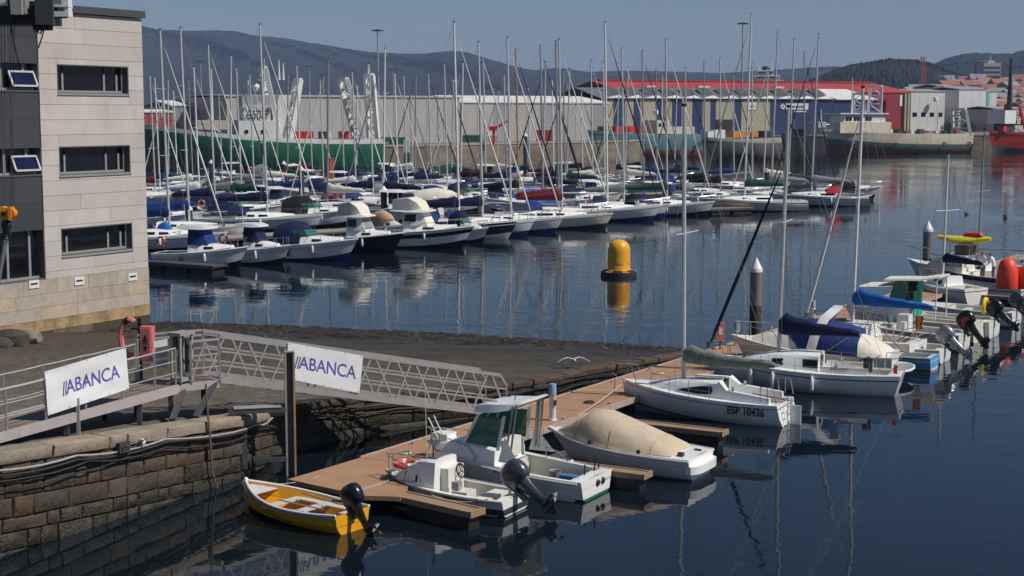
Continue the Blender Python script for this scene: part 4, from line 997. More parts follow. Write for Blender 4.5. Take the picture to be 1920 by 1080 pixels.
def outboard(parent, loc, tilt, m, sc=1.0, accent=None, yaw=0.0):
    """engine clamped on a transom; leg swings aft when tilted"""
    o = bpy.data.objects.new('outboard_engine', None); C.objects.link(o); o.parent = parent; o.location = loc; o.rotation_euler = (0, tilt, yaw); o.scale = (sc, sc, sc)
    o.empty_display_size = .2
    rings = []
    for z, x0, x1, w in ((.02, -.36, .16, .13), (.10, -.44, .20, .17), (.26, -.46, .22, .185), (.40, -.44, .20, .18), (.50, -.38, .12, .15), (.55, -.28, .02, .09)):
        xm, rx = (x0 + x1) / 2, (x1 - x0) / 2; rings.append([Vector((xm + rx * math.copysign(abs(math.cos(a)) ** .65, math.cos(a)), w * math.copysign(abs(math.sin(a)) ** .65, math.sin(a)), z)) for a in [2 * math.pi * k / 16 for k in range(16)]])
    MB().loft(rings).build('cowl', m, o, ang=50)
    if accent: MB().box((-.13, 0, .27), (.26, .378, .14)).build('cowl_badge', accent, o)
    rings = []
    for z, x0, x1, w in ((.03, -.30, .10, .11), (-.15, -.26, .04, .08), (-.45, -.24, -.02, .055), (-.62, -.26, -.02, .045), (-.66, -.42, .0, .06)):
        xm, rx = (x0 + x1) / 2, (x1 - x0) / 2; rings.append([Vector((xm + rx * math.cos(a), w * math.sin(a), z)) for a in [2 * math.pi * k / 10 for k in range(10)]])
    MB().loft(rings).build('leg', m, o, ang=50)
    h = MB(); h.box((-.25, 0, -.67), (.40, .17, .02)); h.tube([(.04, 0, -.80), (-.02, 0, -.80), (-.12, 0, -.80), (-.34, 0, -.80), (-.42, 0, -.80)], [.01, .045, .055, .05, .03], 10)
    h.add([(-.02, -.012, -.68), (-.30, -.012, -.68), (-.30, .012, -.68), (-.02, .012, -.68), (-.08, -.012, -1.0), (-.22, -.012, -1.0), (-.22, .012, -1.0), (-.08, .012, -1.0)], [(0, 1, 2, 3), (7, 6, 5, 4), (0, 4, 5, 1), (1, 5, 6, 2), (2, 6, 7, 3), (3, 7, 4, 0)]); h.build('gearcase', m, o)
    h = MB()
    for k in range(3):
        a = 2 * math.pi * k / 3; c_, s_ = math.cos(a), math.sin(a)
        h.add([(-.44, .03 * c_, -.80 + .03 * s_), (-.40, .15 * math.cos(a - .35), -.80 + .15 * math.sin(a - .35)), (-.44, .17 * c_, -.80 + .17 * s_), (-.48, .15 * math.cos(a + .35), -.80 + .15 * math.sin(a + .35))], [(0, 1, 2, 3)])
    h.build('propeller', ALUD, o)
    h = MB(); h.box((.12, 0, -.12), (.08, .22, .34)); h.box((.06, 0, -.05), (.16, .12, .12)); h.build('clamp', DARKG, o)
    return o
def rig(t, xm, z0, hm, boom, cover, jib=None, bow=None, stern=None, beam=1.0, nsp=1, mm=None, boom_z=1.0, thick=.16, r0=.07, cover_sag=.0, frac=1.0, antenna=True, cover_len=None, rake=.02, tri=False):
    mm = mm or ALU; zt = z0 + hm; top = Vector((xm - rake * hm, 0, zt)); base = Vector((xm, 0, z0))
    def at(k): return base.lerp(top, k)
    MB().tube([base, at(.7), top], [r0, r0 * .95, r0 * .72], 8).build('mast', mm, t)
    for i in range(nsp):
        k = (i + 1) / (nsp + 1) + .04; c_ = at(k); w = beam * (.42 - .08 * i)
        MB().tube([c_ + Vector((-.12, -w, .04)), c_, c_ + Vector((-.12, w, .04))], .022, 5).build('spreader', mm, t)
        for sd in (-1, 1):
            pass
    w = beam * .42
    for sd in (-1, 1):
        k = (1) / (nsp + 1) + .04; sp = at(k) + Vector((-.12, sd * w, .04))
        MB().tube([Vector((xm - .15, sd * beam * .47, z0 - .05)), sp, at(.97)], .006, 4, caps=False).build('shroud', WIRE, t)
        wire(t, Vector((xm - .3, sd * beam * .46, z0 - .05)), at(k), .005, name='shroud')
    if bow is not None:
        hd = at(frac)
        if jib:
            a = bow + (hd - bow) * .05; c_ = bow + (hd - bow) * .93
            MB().tube([a, a.lerp(c_, .08), a.lerp(c_, .35), a.lerp(c_, .75), c_], [.03, .065, .075, .05, .02], 7).build('furled_jib', CANV[jib], t)
            wire(t, bow, hd, .008, name='forestay')
            MB().lathe([(.02, 0), (.09, .01), (.09, .05), (.05, .06), (.05, .14), (.09, .15), (.09, .19), (.02, .2)], 10, bow + (hd - bow) * .03).build('furling_drum', BLACK, t)
        else: wire(t, bow, hd, .008, name='forestay')
    if stern is not None: wire(t, stern, top, .006, name='backstay')
    g = Vector((xm - .06, 0, z0 + boom_z)); e = g + Vector((-boom, 0, .06))
    if boom:
        MB().tube([g, e], .05, 7).build('boom', mm, t)
        wire(t, e, top, .004, name='topping_lift')
        if cover:
            n = 14; rings = []
            for i in range(n + 1):
                k = i / n; c_ = g.lerp(e, k * (cover_len or .96) - .02 * (i == 0)); hh = thick * ((1.0 * (1 - k) ** 1.5 + .5) if tri else (1.25 - .75 * k)) * (1 + .05 * math.sin(i * 1.7)); ww = thick * (.62 - .22 * k)
                if i in (0, n): hh *= .7; ww *= .6
                drop = -.07 - cover_sag * math.sin(math.pi * k)
                rings.append([c_ + Vector((0, ww * math.sin(a), drop + hh * (1 - math.cos(a)) + (.25 * thick * (1 - k) ** 3 if math.cos(a) < 0 else 0))) for a in [2 * math.pi * j / 10 for j in range(10)]])
            MB().loft(rings).build('sail_cover', CANV[cover], t, ang=60)
    if antenna:
        h = MB(); h.tube([top, top + Vector((0, .05, .45))], .008, 4); h.tube([top + Vector((.0, 0, .12)), top + Vector((.35, 0, .16))], .008, 4); h.box(top + Vector((0, 0, .08)), (.14, .08, .1)); h.build('masthead_instruments', DARKG, t)
    return top
def window(parent, rings, i, sd, uv=RW, m=None, name='window', off=.008):
    h = MB(); h.onquad(side_quad(rings, i, sd), uv, off, .02); return h.build(name, m or GLASSB, parent)
def rope(p, q, s=.15, r=.012, lab=None, m=None):
    o = MB().tube(sag(p, q, s, 8), r, 5).build('mooring_rope', m or ROPE); return tag(o, lab, 'rope', 'mooring ropes')
def loc_pt(t, x, y, z):
    return t.matrix_basis @ Vector((x, y, z))
# ------------------------------------------------------------ boats along the near pontoon
# 1 yellow rowing dinghy
c, hd, L = place_s((464, 903), .70, (658, 958), .5)
dy = thing('dinghy', 'small yellow rowing dinghy with white gunwale tied at the head of the pontoon', 'dinghy', tuple(c), hd)
H = Hull(L * 1.03, 1.6, .72, .50, .15, .74, .45, 2.0, .35, sg=.10)
H.mesh([(.34, 1), (.40, 0), (.62, 0), (.66, 2), (1.0, 0)], 18).build('hull', [YELLOW, BLACK, mat('yellow_strake', (.5, .2, .01), .5)], dy)
inn = MB(); ts = [i / 14 for i in range(15)]
for sd in (1, -1):
    vs = []
    for t in ts:
        p = H.pt(t, 1.0); vs += [(p.x * .985, sd * p.y * .95, p.z - .01), (p.x * .95, sd * p.y * .72, .10)]
    inn.add(vs, [(2 * i, 2 * i + 1, 2 * i + 3, 2 * i + 2) for i in range(14)])
inn.build('inner_hull', YELLOW, dy)
MB().add([(H.xs(t) * .95, sd * H.b(t) * .72, .105) for t in ts for sd in (-1, 1)], [(2 * i, 2 * i + 1, 2 * i + 3, 2 * i + 2) for i in range(14)]).build('floor', mat('dinghy_floor', (.30, .29, .27), .8, .2, 5), dy)
for sd in (-1, 1):
    MB().tube(H.sheer(sd, 0, 1, 18, .01, 1.0), .035, 7).build('gunwale', ALUW, dy)
    MB().tube(H.sheer(sd, 0.0, .97, 14, -.07, 1.01), .018, 6).build('rub_strip', GALV, dy)
GW_ = mat('thwart_grey', (.52, .51, .49), .6, .12, 5)
for t, w in ((.06, .34), (.36, .26), (.62, .24)):
    x = H.xs(t); b_ = H.b(t) * .93; MB().box((x + w * .3, 0, .36), (w, 2 * b_, .035)).build('thwart', GW_, dy)
for t in (.22, .49): 
    for sd in (-1, 1): MB().box((H.xs(t), sd * H.b(t) * .70, .355), (L * .27, .22, .03)).build('side_bench', GW_, dy)
bd = MB(); bt = [.80, .86, .92, .965]; bd.add([(H.xs(t), k * H.b(t) * .93, H.zs(t) - .06) for t in bt for k in (-1, 1)], [(2 * i, 2 * i + 1, 2 * i + 3, 2 * i + 2) for i in range(3)]); bd.build('bow_locker', GW_, dy)
MB().tube([Vector((H.xs(1) - .05, 0, H.zs(1) - .3)), Vector((H.xs(1) + .05, 0, H.zs(1) - .05)), Vector((H.xs(1) - .02, 0, H.zs(1) + .06))], [.04, .09, .05], 8).build('bow_fender', WHITE, dy)
for sd in (-1, 1): MB().tube([(-L * .32, sd * .30, .50), (L * .08, sd * .42, .55)], .018, 6).build('oar', mat('oar_wood', (.33, .22, .12), .6), dy)
outboard(dy, (-L * .515 - .04, .02, .62), R(32), BLACKH, .95)
MB().tube([(-L * .5 + .06, .05, .72), (-L * .36, .12, .70)], .022, 6).build('tiller', BLACK, dy)
rope(loc_pt(dy, L * .5, 0, .68), P(600, 893, ZD + .02), .12, .012, 'pale rope from the yellow dinghy to the pontoon head')

# 2 cuddy boat with grey outboard
c, hd, L = place_w((-3.3, 39.15), (.10, 37.35))
cu = thing('motor_boat', 'small white cuddy motor boat with a tilted grey outboard', 'motor boat', tuple(c), hd)
H = Hull(L, 1.62, .70, .46, .2, .92, .4, 2.4, .4, sg=.03, kind='vee')
HULLG = mat('cuddy_dark_band', (.05, .05, .055), .4, .2, 3)
H.mesh([(.30, 2), (.36, 0), (.62, 1), (.70, 0), (.86, 0), (1.0, 0)], 16).build('hull', [WHITE, HULLG, BLACK], cu)
H.deck((.06, .56, .80, .42)).build('deck', [WHITE, WHITE2, mat('sole_grey', (.45, .44, .42), .7, .12, 5)], cu)
for sd in (-1, 1): MB().tube(H.sheer(sd, 0, 1, 14, -.03, 1.01), .03, 6).build('rub_rail', mat('rub_grey', (.28, .28, .29), .6), cu)
s_, rings = cabin([(L * .03, .62, .54, .42, 1.22), (L * .16, .60, .48, .46, 1.20), (L * .29, .46, .34, .56, .92), (L * .39, .30, .18, .60, .70)], .8, .05)
s_.build('cuddy', WHITE, cu)
for sd in (-1, 1): window(cu, rings, 1, sd, ((.03, .22), (.03, .78), (.55, .80), (.97, .45), (.95, .22)))
MB().box((L * .10, 0, 1.235), (.40, .7, .03)).build('hatch', mat('hatch_brown', (.16, .13, .11), .5), cu)
cn = MB(); cn.box((L * .0, -.14, .62), (.22, .8, .72)); cn.build('console', WHITE2, cu)
wl = MB(); wl.tube([Vector((-.12 + .05 * math.sin(a) + L * -.012, -.28 + .19 * math.cos(a), .84 + .18 * math.sin(a))) for a in [2 * math.pi * k / 14 for k in range(14)]], .02, 6, closed=True)
for a in (R(90), R(210), R(330)): wl.tube([(L * -.012 - .12, -.28, .84), (L * -.012 - .12 + .05 * math.sin(a), -.28 + .19 * math.cos(a), .84 + .18 * math.sin(a))], .014, 5)
wl.build('steering_wheel', BLACK, cu)
MB().box((-L * .14, .22, .30), (.45, .5, .36)).build('seat', WHITE2, cu); MB().box((-L * .32, 0, .26), (.40, 1.05, .3)).build('aft_bench', WHITE2, cu)
MB().box((-L * .2, .80, .42), (1.0, .03, .09)).build('side_panel', mat('brown_panel', (.14, .11, .09), .5), cu)
MB().box((-L * .10, .3, .60), (.2, .2, .2)).build('fishfinder', ALUD, cu)
bow_rail(cu, H, .60, .42, .016)
lb = lifebuoy(cu, (L * .33, .05, .92), .29, .075, 'Z')
MB().tube([(L * .10, .48, 1.1), (L * .11, .50, 3.2)], .008, 5).build('antenna', ALUW, cu); MB().tube([(L * .08, .3, 1.15), (L * .08, .3, 1.55)], .02, 6).build('stern_light', BLACK, cu)
MET = mat('outboard_grey', (.075, .08, .09), .3, .1, 3, metal=.4, coat=.4)
outboard(cu, (-L * .5 - .12, 0, .70), R(52), MET, 1.15)
rope(loc_pt(cu, L * .46, 0, .70), P(690, 905, ZD), .1, .014, 'mooring rope from the small cuddy boat to the pontoon'); rope(loc_pt(cu, -L * .4, .75, .48), loc_pt(cu, -L * .02, 1.05, .48), .12, .014, 'mooring rope from the small cuddy boat to the timber finger')

# 3 pilothouse fishing boat
c, hd, L = place_w((-2.34, 41.58), (2.22, 39.03))
ph = thing('fishing_boat', 'white pilothouse fishing boat with green tinted windscreen and green waterline', 'boat', tuple(c), hd)
L *= 1.0; H = Hull(L, 2.05, .98, .56, .3, .90, .4, 2.3, .7, sg=.0, kind='vee')
H.mesh([(.30, 1), (.37, 1), (.70, 0), (.735, 2), (.85, 0), (1.0, 0)], 18).build('hull', [WHITE, mat('antifoul_green', (.02, .16, .10), .5), GREYW], ph)
H.deck((.05, .47, .84, .55)).build('deck', [WHITE, WHITE2, WHITE2], ph)
for sd in (-1, 1): MB().tube(H.sheer(sd, .02, 1, 14, -.06, 1.01), .035, 6).build('rub_rail', GREYW, ph)
s_, rings = cabin([(L * .0, .86, .82, .62, 1.14), (L * .16, .84, .76, .66, 1.20), (L * .28, .70, .56, .76, 1.14), (L * .40, .44, .30, .86, 1.02)], .86, .06); s_.build('fore_cabin', WHITE, ph)
# wheelhouse: front posts, glazing, roof
x0, x1, zb, ztp = L * -.02, L * .20, 1.10, 1.98
wf = [(-.66, x1), (.66, x1)]
fr_b = [Vector((x1, -.66, zb + .06)), Vector((x1, .66, zb + .06))]; fr_t = [Vector((x1 - .42, -.60, ztp)), Vector((x1 - .42, .60, ztp))]
bk_b = [Vector((x0 - .05, -.84, .85)), Vector((x0 - .05, .84, .85))]; bk_t = [Vector((x0 - .12, -.70, ztp + .05)), Vector((x0 - .12, .70, ztp + .05))]
MB().onquad((fr_b[1], fr_b[0], fr_t[0], fr_t[1]), ((.03, .03), (.97, .03), (.97, .97), (.03, .97)), 0, .02).build('windscreen', GLASSG, ph)
MB().bar(fr_b[0].lerp(fr_b[1], .5), fr_t[0].lerp(fr_t[1], .5), .05, .04).build('centre_post', ALUW, ph)
for k in (0, 1):
    sb = Vector((x0 + .0, fr_b[k].y * 1.28, zb + .02)); h = MB()
    q = (sb, fr_b[k], fr_t[k], bk_t[k]) if k == 0 else (fr_b[k], sb, bk_t[k], fr_t[k])
    h.onquad(q, ((.06, .06), (.94, .06), (.94, .94), (.06, .94)), 0, .02); h.build('side_window', GLASSG, ph)
    for a, e in ((fr_b[k], fr_t[k]), (sb, bk_t[k])): MB().bar(a, e, .07, .07).build('window_post', WHITE, ph)
    h = MB(); h.bar(Vector((x0 - .22, fr_b[k].y * 1.26, .9)), Vector((x0 - .40, fr_b[k].y * 1.1, ztp + .35)), .10, .05); h.bar(Vector((x0 - .36, fr_b[k].y * 1.26, .9)), Vector((x0 - .52, fr_b[k].y * 1.1, ztp + .40)), .05, .05); h.build('aft_post', STEEL, ph)
    wg = MB(); wg.add([(x0 - .02, fr_b[k].y * 1.3, .82), (x0 - .75, fr_b[k].y * 1.5, .80), (x0 - .22, fr_b[k].y * 1.28, 1.5)], [(0, 1, 2)]); wg.build('cabin_wing', WHITE, ph)
rf = []
for x, w, z, th in ((x1 - .22, .50, ztp + .04, .05), (x1 - .34, .70, ztp + .06, .16), (x1 - .7, .78, ztp + .10, .22), (x0 + .1, .80, ztp + .14, .20), (x0 - .35, .78, ztp + .24, .14), (x0 - .62, .74, ztp + .40, .07), (x0 - .70, .70, ztp + .44, .03)):
    rf.append([Vector((x, -w, z)), Vector((x, -w * .92, z + th)), Vector((x, 0, z + th * 1.2)), Vector((x, w * .92, z + th)), Vector((x, w, z)), Vector((x, 0, z - .01))])
MB().loft(rf).build('roof', WHITE, ph, ang=50)
for sd in (-1, 1): MB().tube([(x1 - .5, sd * .38, ztp + .30), (x1 - .52, sd * .38, ztp + .34), (x1 - .85, sd * .38, ztp + .36), (x1 - .9, sd * .38, ztp + .32)], .016, 6).build('roof_rail', STEEL, ph)
MB().tube([(x0 - .1, .1, ztp + .3), (x0 - .15, .1, ztp + .75)], .014, 6).build('antenna', BLACK, ph)
MB().box((x0 + .25, .0, 1.05), (.5, .9, .5)).build('helm_seat', WHITE2, ph); MB().box((-L * .43, 0, .30), (.34, 1.6, .34)).build('aft_bench', WHITE2, ph)
for k, (x, y) in enumerate(((-L * .44, -.5), (-L * .44, .1), (-L * .43, -.85))):
    MB().tube([(x, y, .5), (x - .02, y, .98 - .15 * k)], .022, 6).build('rod_holder', BLACK, ph)
for y in (-.35, -.05): MB().lathe([(.07, -.05), (.09, -.03), (.09, .03), (.03, .05)], 10, (-L * .5, y, .36), axis='X').build('vent', BLACK, ph)
for k in range(3): MB().box((-L * (.02 + .07 * k), .985, .60), (.10, .03, .09)).build('mooring_slot', BLACK, ph)
MB().tube([(-L * .12, -.92, .6), (-L * .12, -.92, .95), (-L * .2, -.92, .82), (-L * .25, -.92, .6)], .018, 6).build('grab_rail', STEEL, ph)
bow_rail(ph, H, .60, .35, .016); fender(ph, H, .24, -1, .75, .10, drop=-.02)
for sd in (-.14, .14): MB().tube([(L * .36, .5 + sd, 1.2), (L * .42, .5 + sd, 1.75)], .018, 6).build('rod_rest', ALUW, ph)
MB().box((L * .40, 0, 1.16), (.5, .5, .14)).build('anchor_locker', WHITE, ph)
for k in range(6): MB().box((-L * .5 - .005, -.8 + k * .11, .36), (.012, .06, .08)).build('registration_mark', GREYW, ph)
rope(loc_pt(ph, L * .47, 0, 1.15), P(800, 845, ZD), .1, .014, 'mooring rope from the pilothouse boat to the pontoon')

# 4 covered bowrider
c, hd, L = place_w((1.15, 43.55), (5.15, 41.25))
br = thing('speedboat', 'white bowrider speedboat under a smooth beige cover', 'speedboat', tuple(c), hd)
H = Hull(L * 1.04, 2.15, .92, .64, .25, .84, .42, 2.2, .75, sg=.0, kind='vee', chine=.78)
H.mesh([(.30, 0), (.42, 0), (.72, 0), (.755, 1), (.90, 0), (1.0, 0)], 18).build('hull', [WHITE, GREYW], br)
H.deck(None).build('deck', [WHITE], br)
for sd in (-1, 1): MB().tube(H.sheer(sd, 0, 1, 14, -.05, 1.01), .03, 6).build('rub_rail', GREYW, br)
rings = []; secs = [(-.38, .78, .05), (-.35, .82, .20), (-.26, .86, .36), (-.14, .88, .52), (0, .90, .70), (.10, .90, .84), (.18, .90, .82), (.25, .86, .55), (.34, .80, .24), (.41, .7, .06)]
for k, wf_, hh in secs:
    t = k + .5; b_ = H.b(t) * wf_; z = H.zs(t) - .01; x = H.xs(t)
    rings.append([Vector((x, b_ * y, z + hh * zz)) for y, zz in ((-1, 0), (-.96, .18), (-.80, .62), (-.5, .90), (0, 1.0), (.5, .90), (.80, .62), (.96, .18), (1, 0))])
MB().loft(rings).build('cover', CANV['beige'], br, ang=60)
for sd in (0, 8): MB().tube([r[sd] for r in rings], .018, 5).build('cover_hem', CANV['tan'], br)
for i in (2, 4, 7): MB().tube([p + Vector((0, 0, .004)) for p in rings[i]], .010, 5).build('cover_seam', CANV['tan'], br)
for i in (1, 3, 5, 7, 8):
    for sd in (0, 8): MB().tube([rings[i][sd], rings[i][sd] + Vector((0, .10 * (1 if sd else -1), -.16))], .010, 4).build('cover_lashing', ROPE, br)
for t in (.3, .62): 
    for sd in (-1, 1): MB().box((H.xs(t), sd * H.b(t) * .96, H.zs(t) + .05), (.10, .05, .10)).build('cleat', DARKG, br)
st = MB(); st.loft([[Vector((-L * x, y * w, z)) for y, z in ((-1, .22), (-1.0, .44), (1.0, .44), (1, .22))] for x, w in ((.50, .86), (.53, .84), (.555, .72), (.57, .45))]); st.build('swim_platform', WHITE, br)
MB().box((-L * .44, .55, .70), (.16, .14, .1)).build('stern_cleat', DARKG, br); MB().box((-L * .47, -.3, .68), (.2, .06, .04)).build('grab_handle', BLACK, br)
MB().tube([(L * .06, -1.0, .95), (L * .05, -1.04, 1.25)], .03, 6).build('windscreen_stay', BLACK, br)
rope(loc_pt(br, L * .47, 0, .95), P(1050, 800, ZD), .08, .014, 'mooring rope from the covered bowrider to the pontoon')

# 5 numbered sloop ESP 10436
c, hd, L = place_w((3.86, 51.05), (9.0, 48.45))
es = thing('sailing_boat', 'white racing sloop lettered ESP 10436 with sage grey sail bundle on its boom', 'sailboat', tuple(c), hd)
HE = H = Hull(L * 1.03, 2.3, 1.02, .72, .32, .80, .38, 2.3, .12, srake=.25, sg=.02)
H.mesh([(.33, 1), (.385, 2), (.66, 0), (.895, 0), (.915, 2), (1.0, 0)], 22).build('hull', [WHITE, GREYW, BLUES], es)
H.deck((.0, .36, .66, .46)).build('deck', [WHITE, WHITE, WHITE2], es)
s_, rings = cabin([(-L * .12, .80, .70, .68, 1.30), (L * .015, .74, .62, .73, 1.25), (L * .15, .68, .54, .78, 1.20), (L * .27, .46, .34, .86, 1.06), (L * .35, .25, .14, .92, .97)], .78, .06); s_.build('coachroof', WHITE, es, ang=50)
for sd in (-1, 1):
    q1 = ((rings[0][0], rings[2][0], rings[2][1], rings[0][1]) if sd < 0 else (rings[2][6], rings[0][6], rings[0][5], rings[2][5])); MB().onquad(q1, [(.10 + .86 * (1 - u), v) for u, v in lens_shape()][::-1] if sd < 0 else [(.04 + .86 * u, v) for u, v in lens_shape()], .035, .05).build('window', GLASSB, es)
MB().box((-L * .122, 0, 1.0), (.02, .56, .62)).build('companionway', GLASSB, es); MB().add([(-L * .12, y, z) for y in (-.30, .30) for z in (1.28, 1.36)] + [(L * .06, y, 1.34) for y in (-.30, .30)], [(0, 1, 3, 2), (1, 4, 5, 3), (0, 2, 5, 4)]).build('sliding_hatch', WHITE, es)
for sd in (-1, 1):
    w_ = MB(); w_.loft([[Vector((-L * .12, sd * y, z)) for y, z in ((.34, .7), (.78, .7), (.70, 1.32), (.34, 1.32))], [Vector((-L * .17, sd * y, z)) for y, z in ((.50, .7), (.80, .7), (.76, 1.05), (.54, 1.05))], [Vector((-L * .42, sd * y, z)) for y, z in ((.60, .68), (.82, .68), (.78, .90), (.64, .90))]]); w_.build('cockpit_coaming', WHITE, es)
    MB().box((-L * .30, sd * .53, .45), (L * .28, .26, .16)).build('cockpit_seat', WHITE2, es)
    MB().tube([(-L * .38, sd * 1.0, .8), (-L * .38, sd * 1.0, 1.3), (-L * .45, sd * .98, 1.32), (-L * .47, sd * .96, .8)], .016, 6).build('pushpit', STEEL, es)
    MB().tube([(-L * .42, sd * 1.0, .8), (-L * .42, sd * 1.0, 1.31)], .014, 6).build('pushpit_post', STEEL, es)
MB().box((-L * .497, -.25, .35), (.05, .03, .9)).build('rudder_pintle', STEEL, es)
rd = MB(); rd.loft([[Vector((-L * .50 - .05 - a, y, z)) for a, y in ((0, -.03), (.32, -.02), (.32, .02), (0, .03))] for z in (-.4, .62)]); rd.build('rudder', WHITE, es); MB().tube([(-L * .50, 0, .75), (-L * .28, .05, .9)], .025, 6).build('tiller', TEAK, es)
ld = MB()
for y in (.25, .55): ld.tube([(-L * .48, y, .95), (-L * .50 - .08, y, .85), (-L * .50 - .10, y, .0)], .016, 6)
for z in (.15, .4, .65): ld.tube([(-L * .50 - .1, .25, z), (-L * .50 - .1, .55, z)], .016, 6)
ld.build('boarding_ladder', STEEL, es)
stanchions(es, H, .40, .78, 4, .55, .011)
MB().tube([Vector((H.xs(.9), -.3, 1.0)), Vector((H.xs(.93), -.25, 1.5)), Vector((H.xs(.99), 0, 1.55)), Vector((H.xs(.93), .25, 1.5)), Vector((H.xs(.9), .3, 1.0))], .014, 6).build('pulpit', STEEL, es)
mb = P(1298, 800, 0); xm = L * .135
rig(es, xm, 1.18, 9.0, 3.2, 'sage grey', None, Vector((H.xs(.985), 0, 1.02)), Vector((-L * .46, .0, .8)), 2.5, 1, ALU, .62, .24, .075, .10, .9, True, rake=-.012)
def hull_text(parent, H, txt, size, t, u, sd, m, sx=.85):
    p = H.pt(t, u); a = H.pt(t - .06, u); c_ = H.pt(t + .06, u); up = H.pt(t, u + .08) - H.pt(t, u - .08)
    for v in (p, a, c_, up): v.y *= sd
    xd = (c_ - a) if sd > 0 else (a - c_)
    xd = -xd if sd > 0 else xd
    nrm = xd.cross(up).normalized(); M = frame(p + nrm * .016, xd, up); return text_mesh(txt, size, 'lettering', m, parent, M, depth=.006, bold=.006, sx=sx)
LET = mat('lettering_dark', (.02, .022, .035), .5)
hull_text(es, H, 'ESP 10436', .36, .24, .70, 1, LET) if False else hull_text(es, H, 'ESP 10436', .36, .185, .80, 1, LET, .8)
rope(loc_pt(es, L * .49, 0, 1.0), P(1085, 778, ZD), .06, .014, 'long pale rope from the numbered sloop bow to the pontoon'); rope(loc_pt(es, L * .49, .1, 1.0), P(1150, 700, ZD), .06, .012, 'short rope from the numbered sloop bow across the walkway')

# 6 sloop with dark sail cover
c, hd, L = place_w((7.35, 56.1), (13.45, 53.75))
s2 = thing('sailing_boat', 'older white sloop with dark navy sail cover and furled navy jib', 'sailboat', tuple(c), hd)
H = Hull(L * 1.06, 2.5, 1.08, .78, .35, .62, .44, 2.0, .55, srake=-.35, sg=.08)
H.mesh([(.36, 1), (.62, 0), (.86, 0), (.89, 2), (1.0, 0)], 20).build('hull', [WHITE, GREYW, DARKG], s2)
H.deck((.06, .34, .62, .42)).build('deck', [WHITE, WHITE2, WHITE2], s2)
s_, rings = cabin([(-L * .14, .76, .64, .74, 1.36), (-L * .01, .76, .62, .78, 1.36), (L * .12, .70, .55, .84, 1.28), (L * .23, .52, .38, .92, 1.16), (L * .29, .40, .25, .97, 1.04)], .8, .06); s_.build('coachroof', WHITE, s2, ang=50)
for sd in (-1, 1): 
    window(s2, rings, 0, sd, ((.35, .25), (.35, .80), (.97, .80), (.97, .25)), off=.012); window(s2, rings, 1, sd, ((.03, .25), (.03, .80), (.50, .78), (.50, .25)), off=.012)
MB().box((-L * .143, 0, 1.02), (.02, .5, .5)).build('companionway', GLASSB, s2); MB().box((-L * .06, 0, 1.335), (.7, .6, .05)).build('sliding_hatch', WHITE2, s2)
for sd in (-1, 1): 
    MB().box((-L * .28, sd * .72, .88), (L * .26, .08, .18)).build('cockpit_coaming', WHITE, s2)
    MB().box((-L * .26, sd * .78, .90), (L * .10, .10, .02)).build('teak_trim', TEAK, s2)
    fender(s2, H, .72, sd, .62, .09); fender(s2, H, .60, sd, .6, .08); fender(s2, H, .40, sd, .55, .08)
stanchions(s2, H, .14, .84, 5, .5, .010); bow_rail(s2, H, .82, .52, .014)
MB().tube([Vector((H.xs(.10), -.85, .8)), Vector((H.xs(.09), -.85, 1.35)), Vector((H.xs(0), -.6, 1.4)), Vector((H.xs(0), .6, 1.4)), Vector((H.xs(.09), .85, 1.35)), Vector((H.xs(.10), .85, .8))], .016, 6).build('pushpit', STEEL, s2)
fl = MB(); fl.tube([(-L * .52, .2, .8), (-L * .58, .2, 1.5)], .014, 6); fl.build('flag_staff', ALUW, s2)
fl = MB(); fl.loft([[Vector((-L * .535 - .02 * math.sin(k * 2), .2 + .05 * math.sin(k * 1.7), 1.1 - k * .09)), Vector((-L * .535 - .16 + .03 * math.sin(k), .22 - .06 * math.sin(k * 1.4), 1.08 - k * .09)), Vector((-L * .535 - .08, .14, 1.06 - k * .09))] for k in range(9)]); fl.build('red_ensign', REDB, s2)
MB().tube([(-L * .45, -.5, 1.3), (-L * .38, -.3, .95), (-L * .30, -.1, 1.0)], .02, 6).build('tiller', TEAK, s2)
cl = MB(); cl.box((-L * .40, .3, 1.05), (.3, .2, .5)); cl.tube([(-L * .42, .1, .9), (-L * .40, .0, 1.3), (-L * .34, -.2, 1.1)], .03, 6); cl.build('engine_bracket', DARKG, s2)
rig(s2, L * .10, 1.26, 8.9, 2.9, 'navy', 'navy', Vector((H.xs(.985), 0, 1.1)), Vector((-L * .5, 0, .8)), 2.3, 1, ALU, .75, .26, .07, 0, .80, True, cover_len=.98, tri=True)
rope(loc_pt(s2, L * .48, 0, 1.05), pq(23.5, 1.9, ZD), .06, .014, 'rope from the navy covered sloop bow to the pontoon')

# 7 cruiser under a blue tarpaulin
c, hd, L = place_w((8.65, 59.2), (14.55, 57.0))
tp = thing('motor_cruiser', 'broad white cruiser under a blue tarpaulin with white arch and cream stern cover', 'motor cruiser', tuple(c), hd)
H = Hull(L, 3.1, 1.35, .95, .4, .82, .42, 2.1, .8, sg=.05, kind='vee')
H.mesh([(.36, 0), (.66, 0), (.70, 1), (1.0, 0)], 20).build('hull', [WHITE2, GREYW], tp)
H.deck(None).build('deck', [WHITE2], tp)
s_, rings = cabin([(-L * .12, 1.15, 1.0, .98, 1.7), (L * .02, 1.15, .98, 1.0, 1.7), (L * .14, 1.05, .85, 1.08, 1.62), (L * .26, .85, .6, 1.16, 1.48), (L * .36, .5, .3, 1.24, 1.32)], .8, .08); s_.build('coachroof', WHITE2, tp, ang=50)
for sd in (-1, 1):
    for i in (1, 2): window(tp, rings, i, sd, [(u * .55 + .22, v) for u, v in OV], ALUD, 'porthole')
rings = []
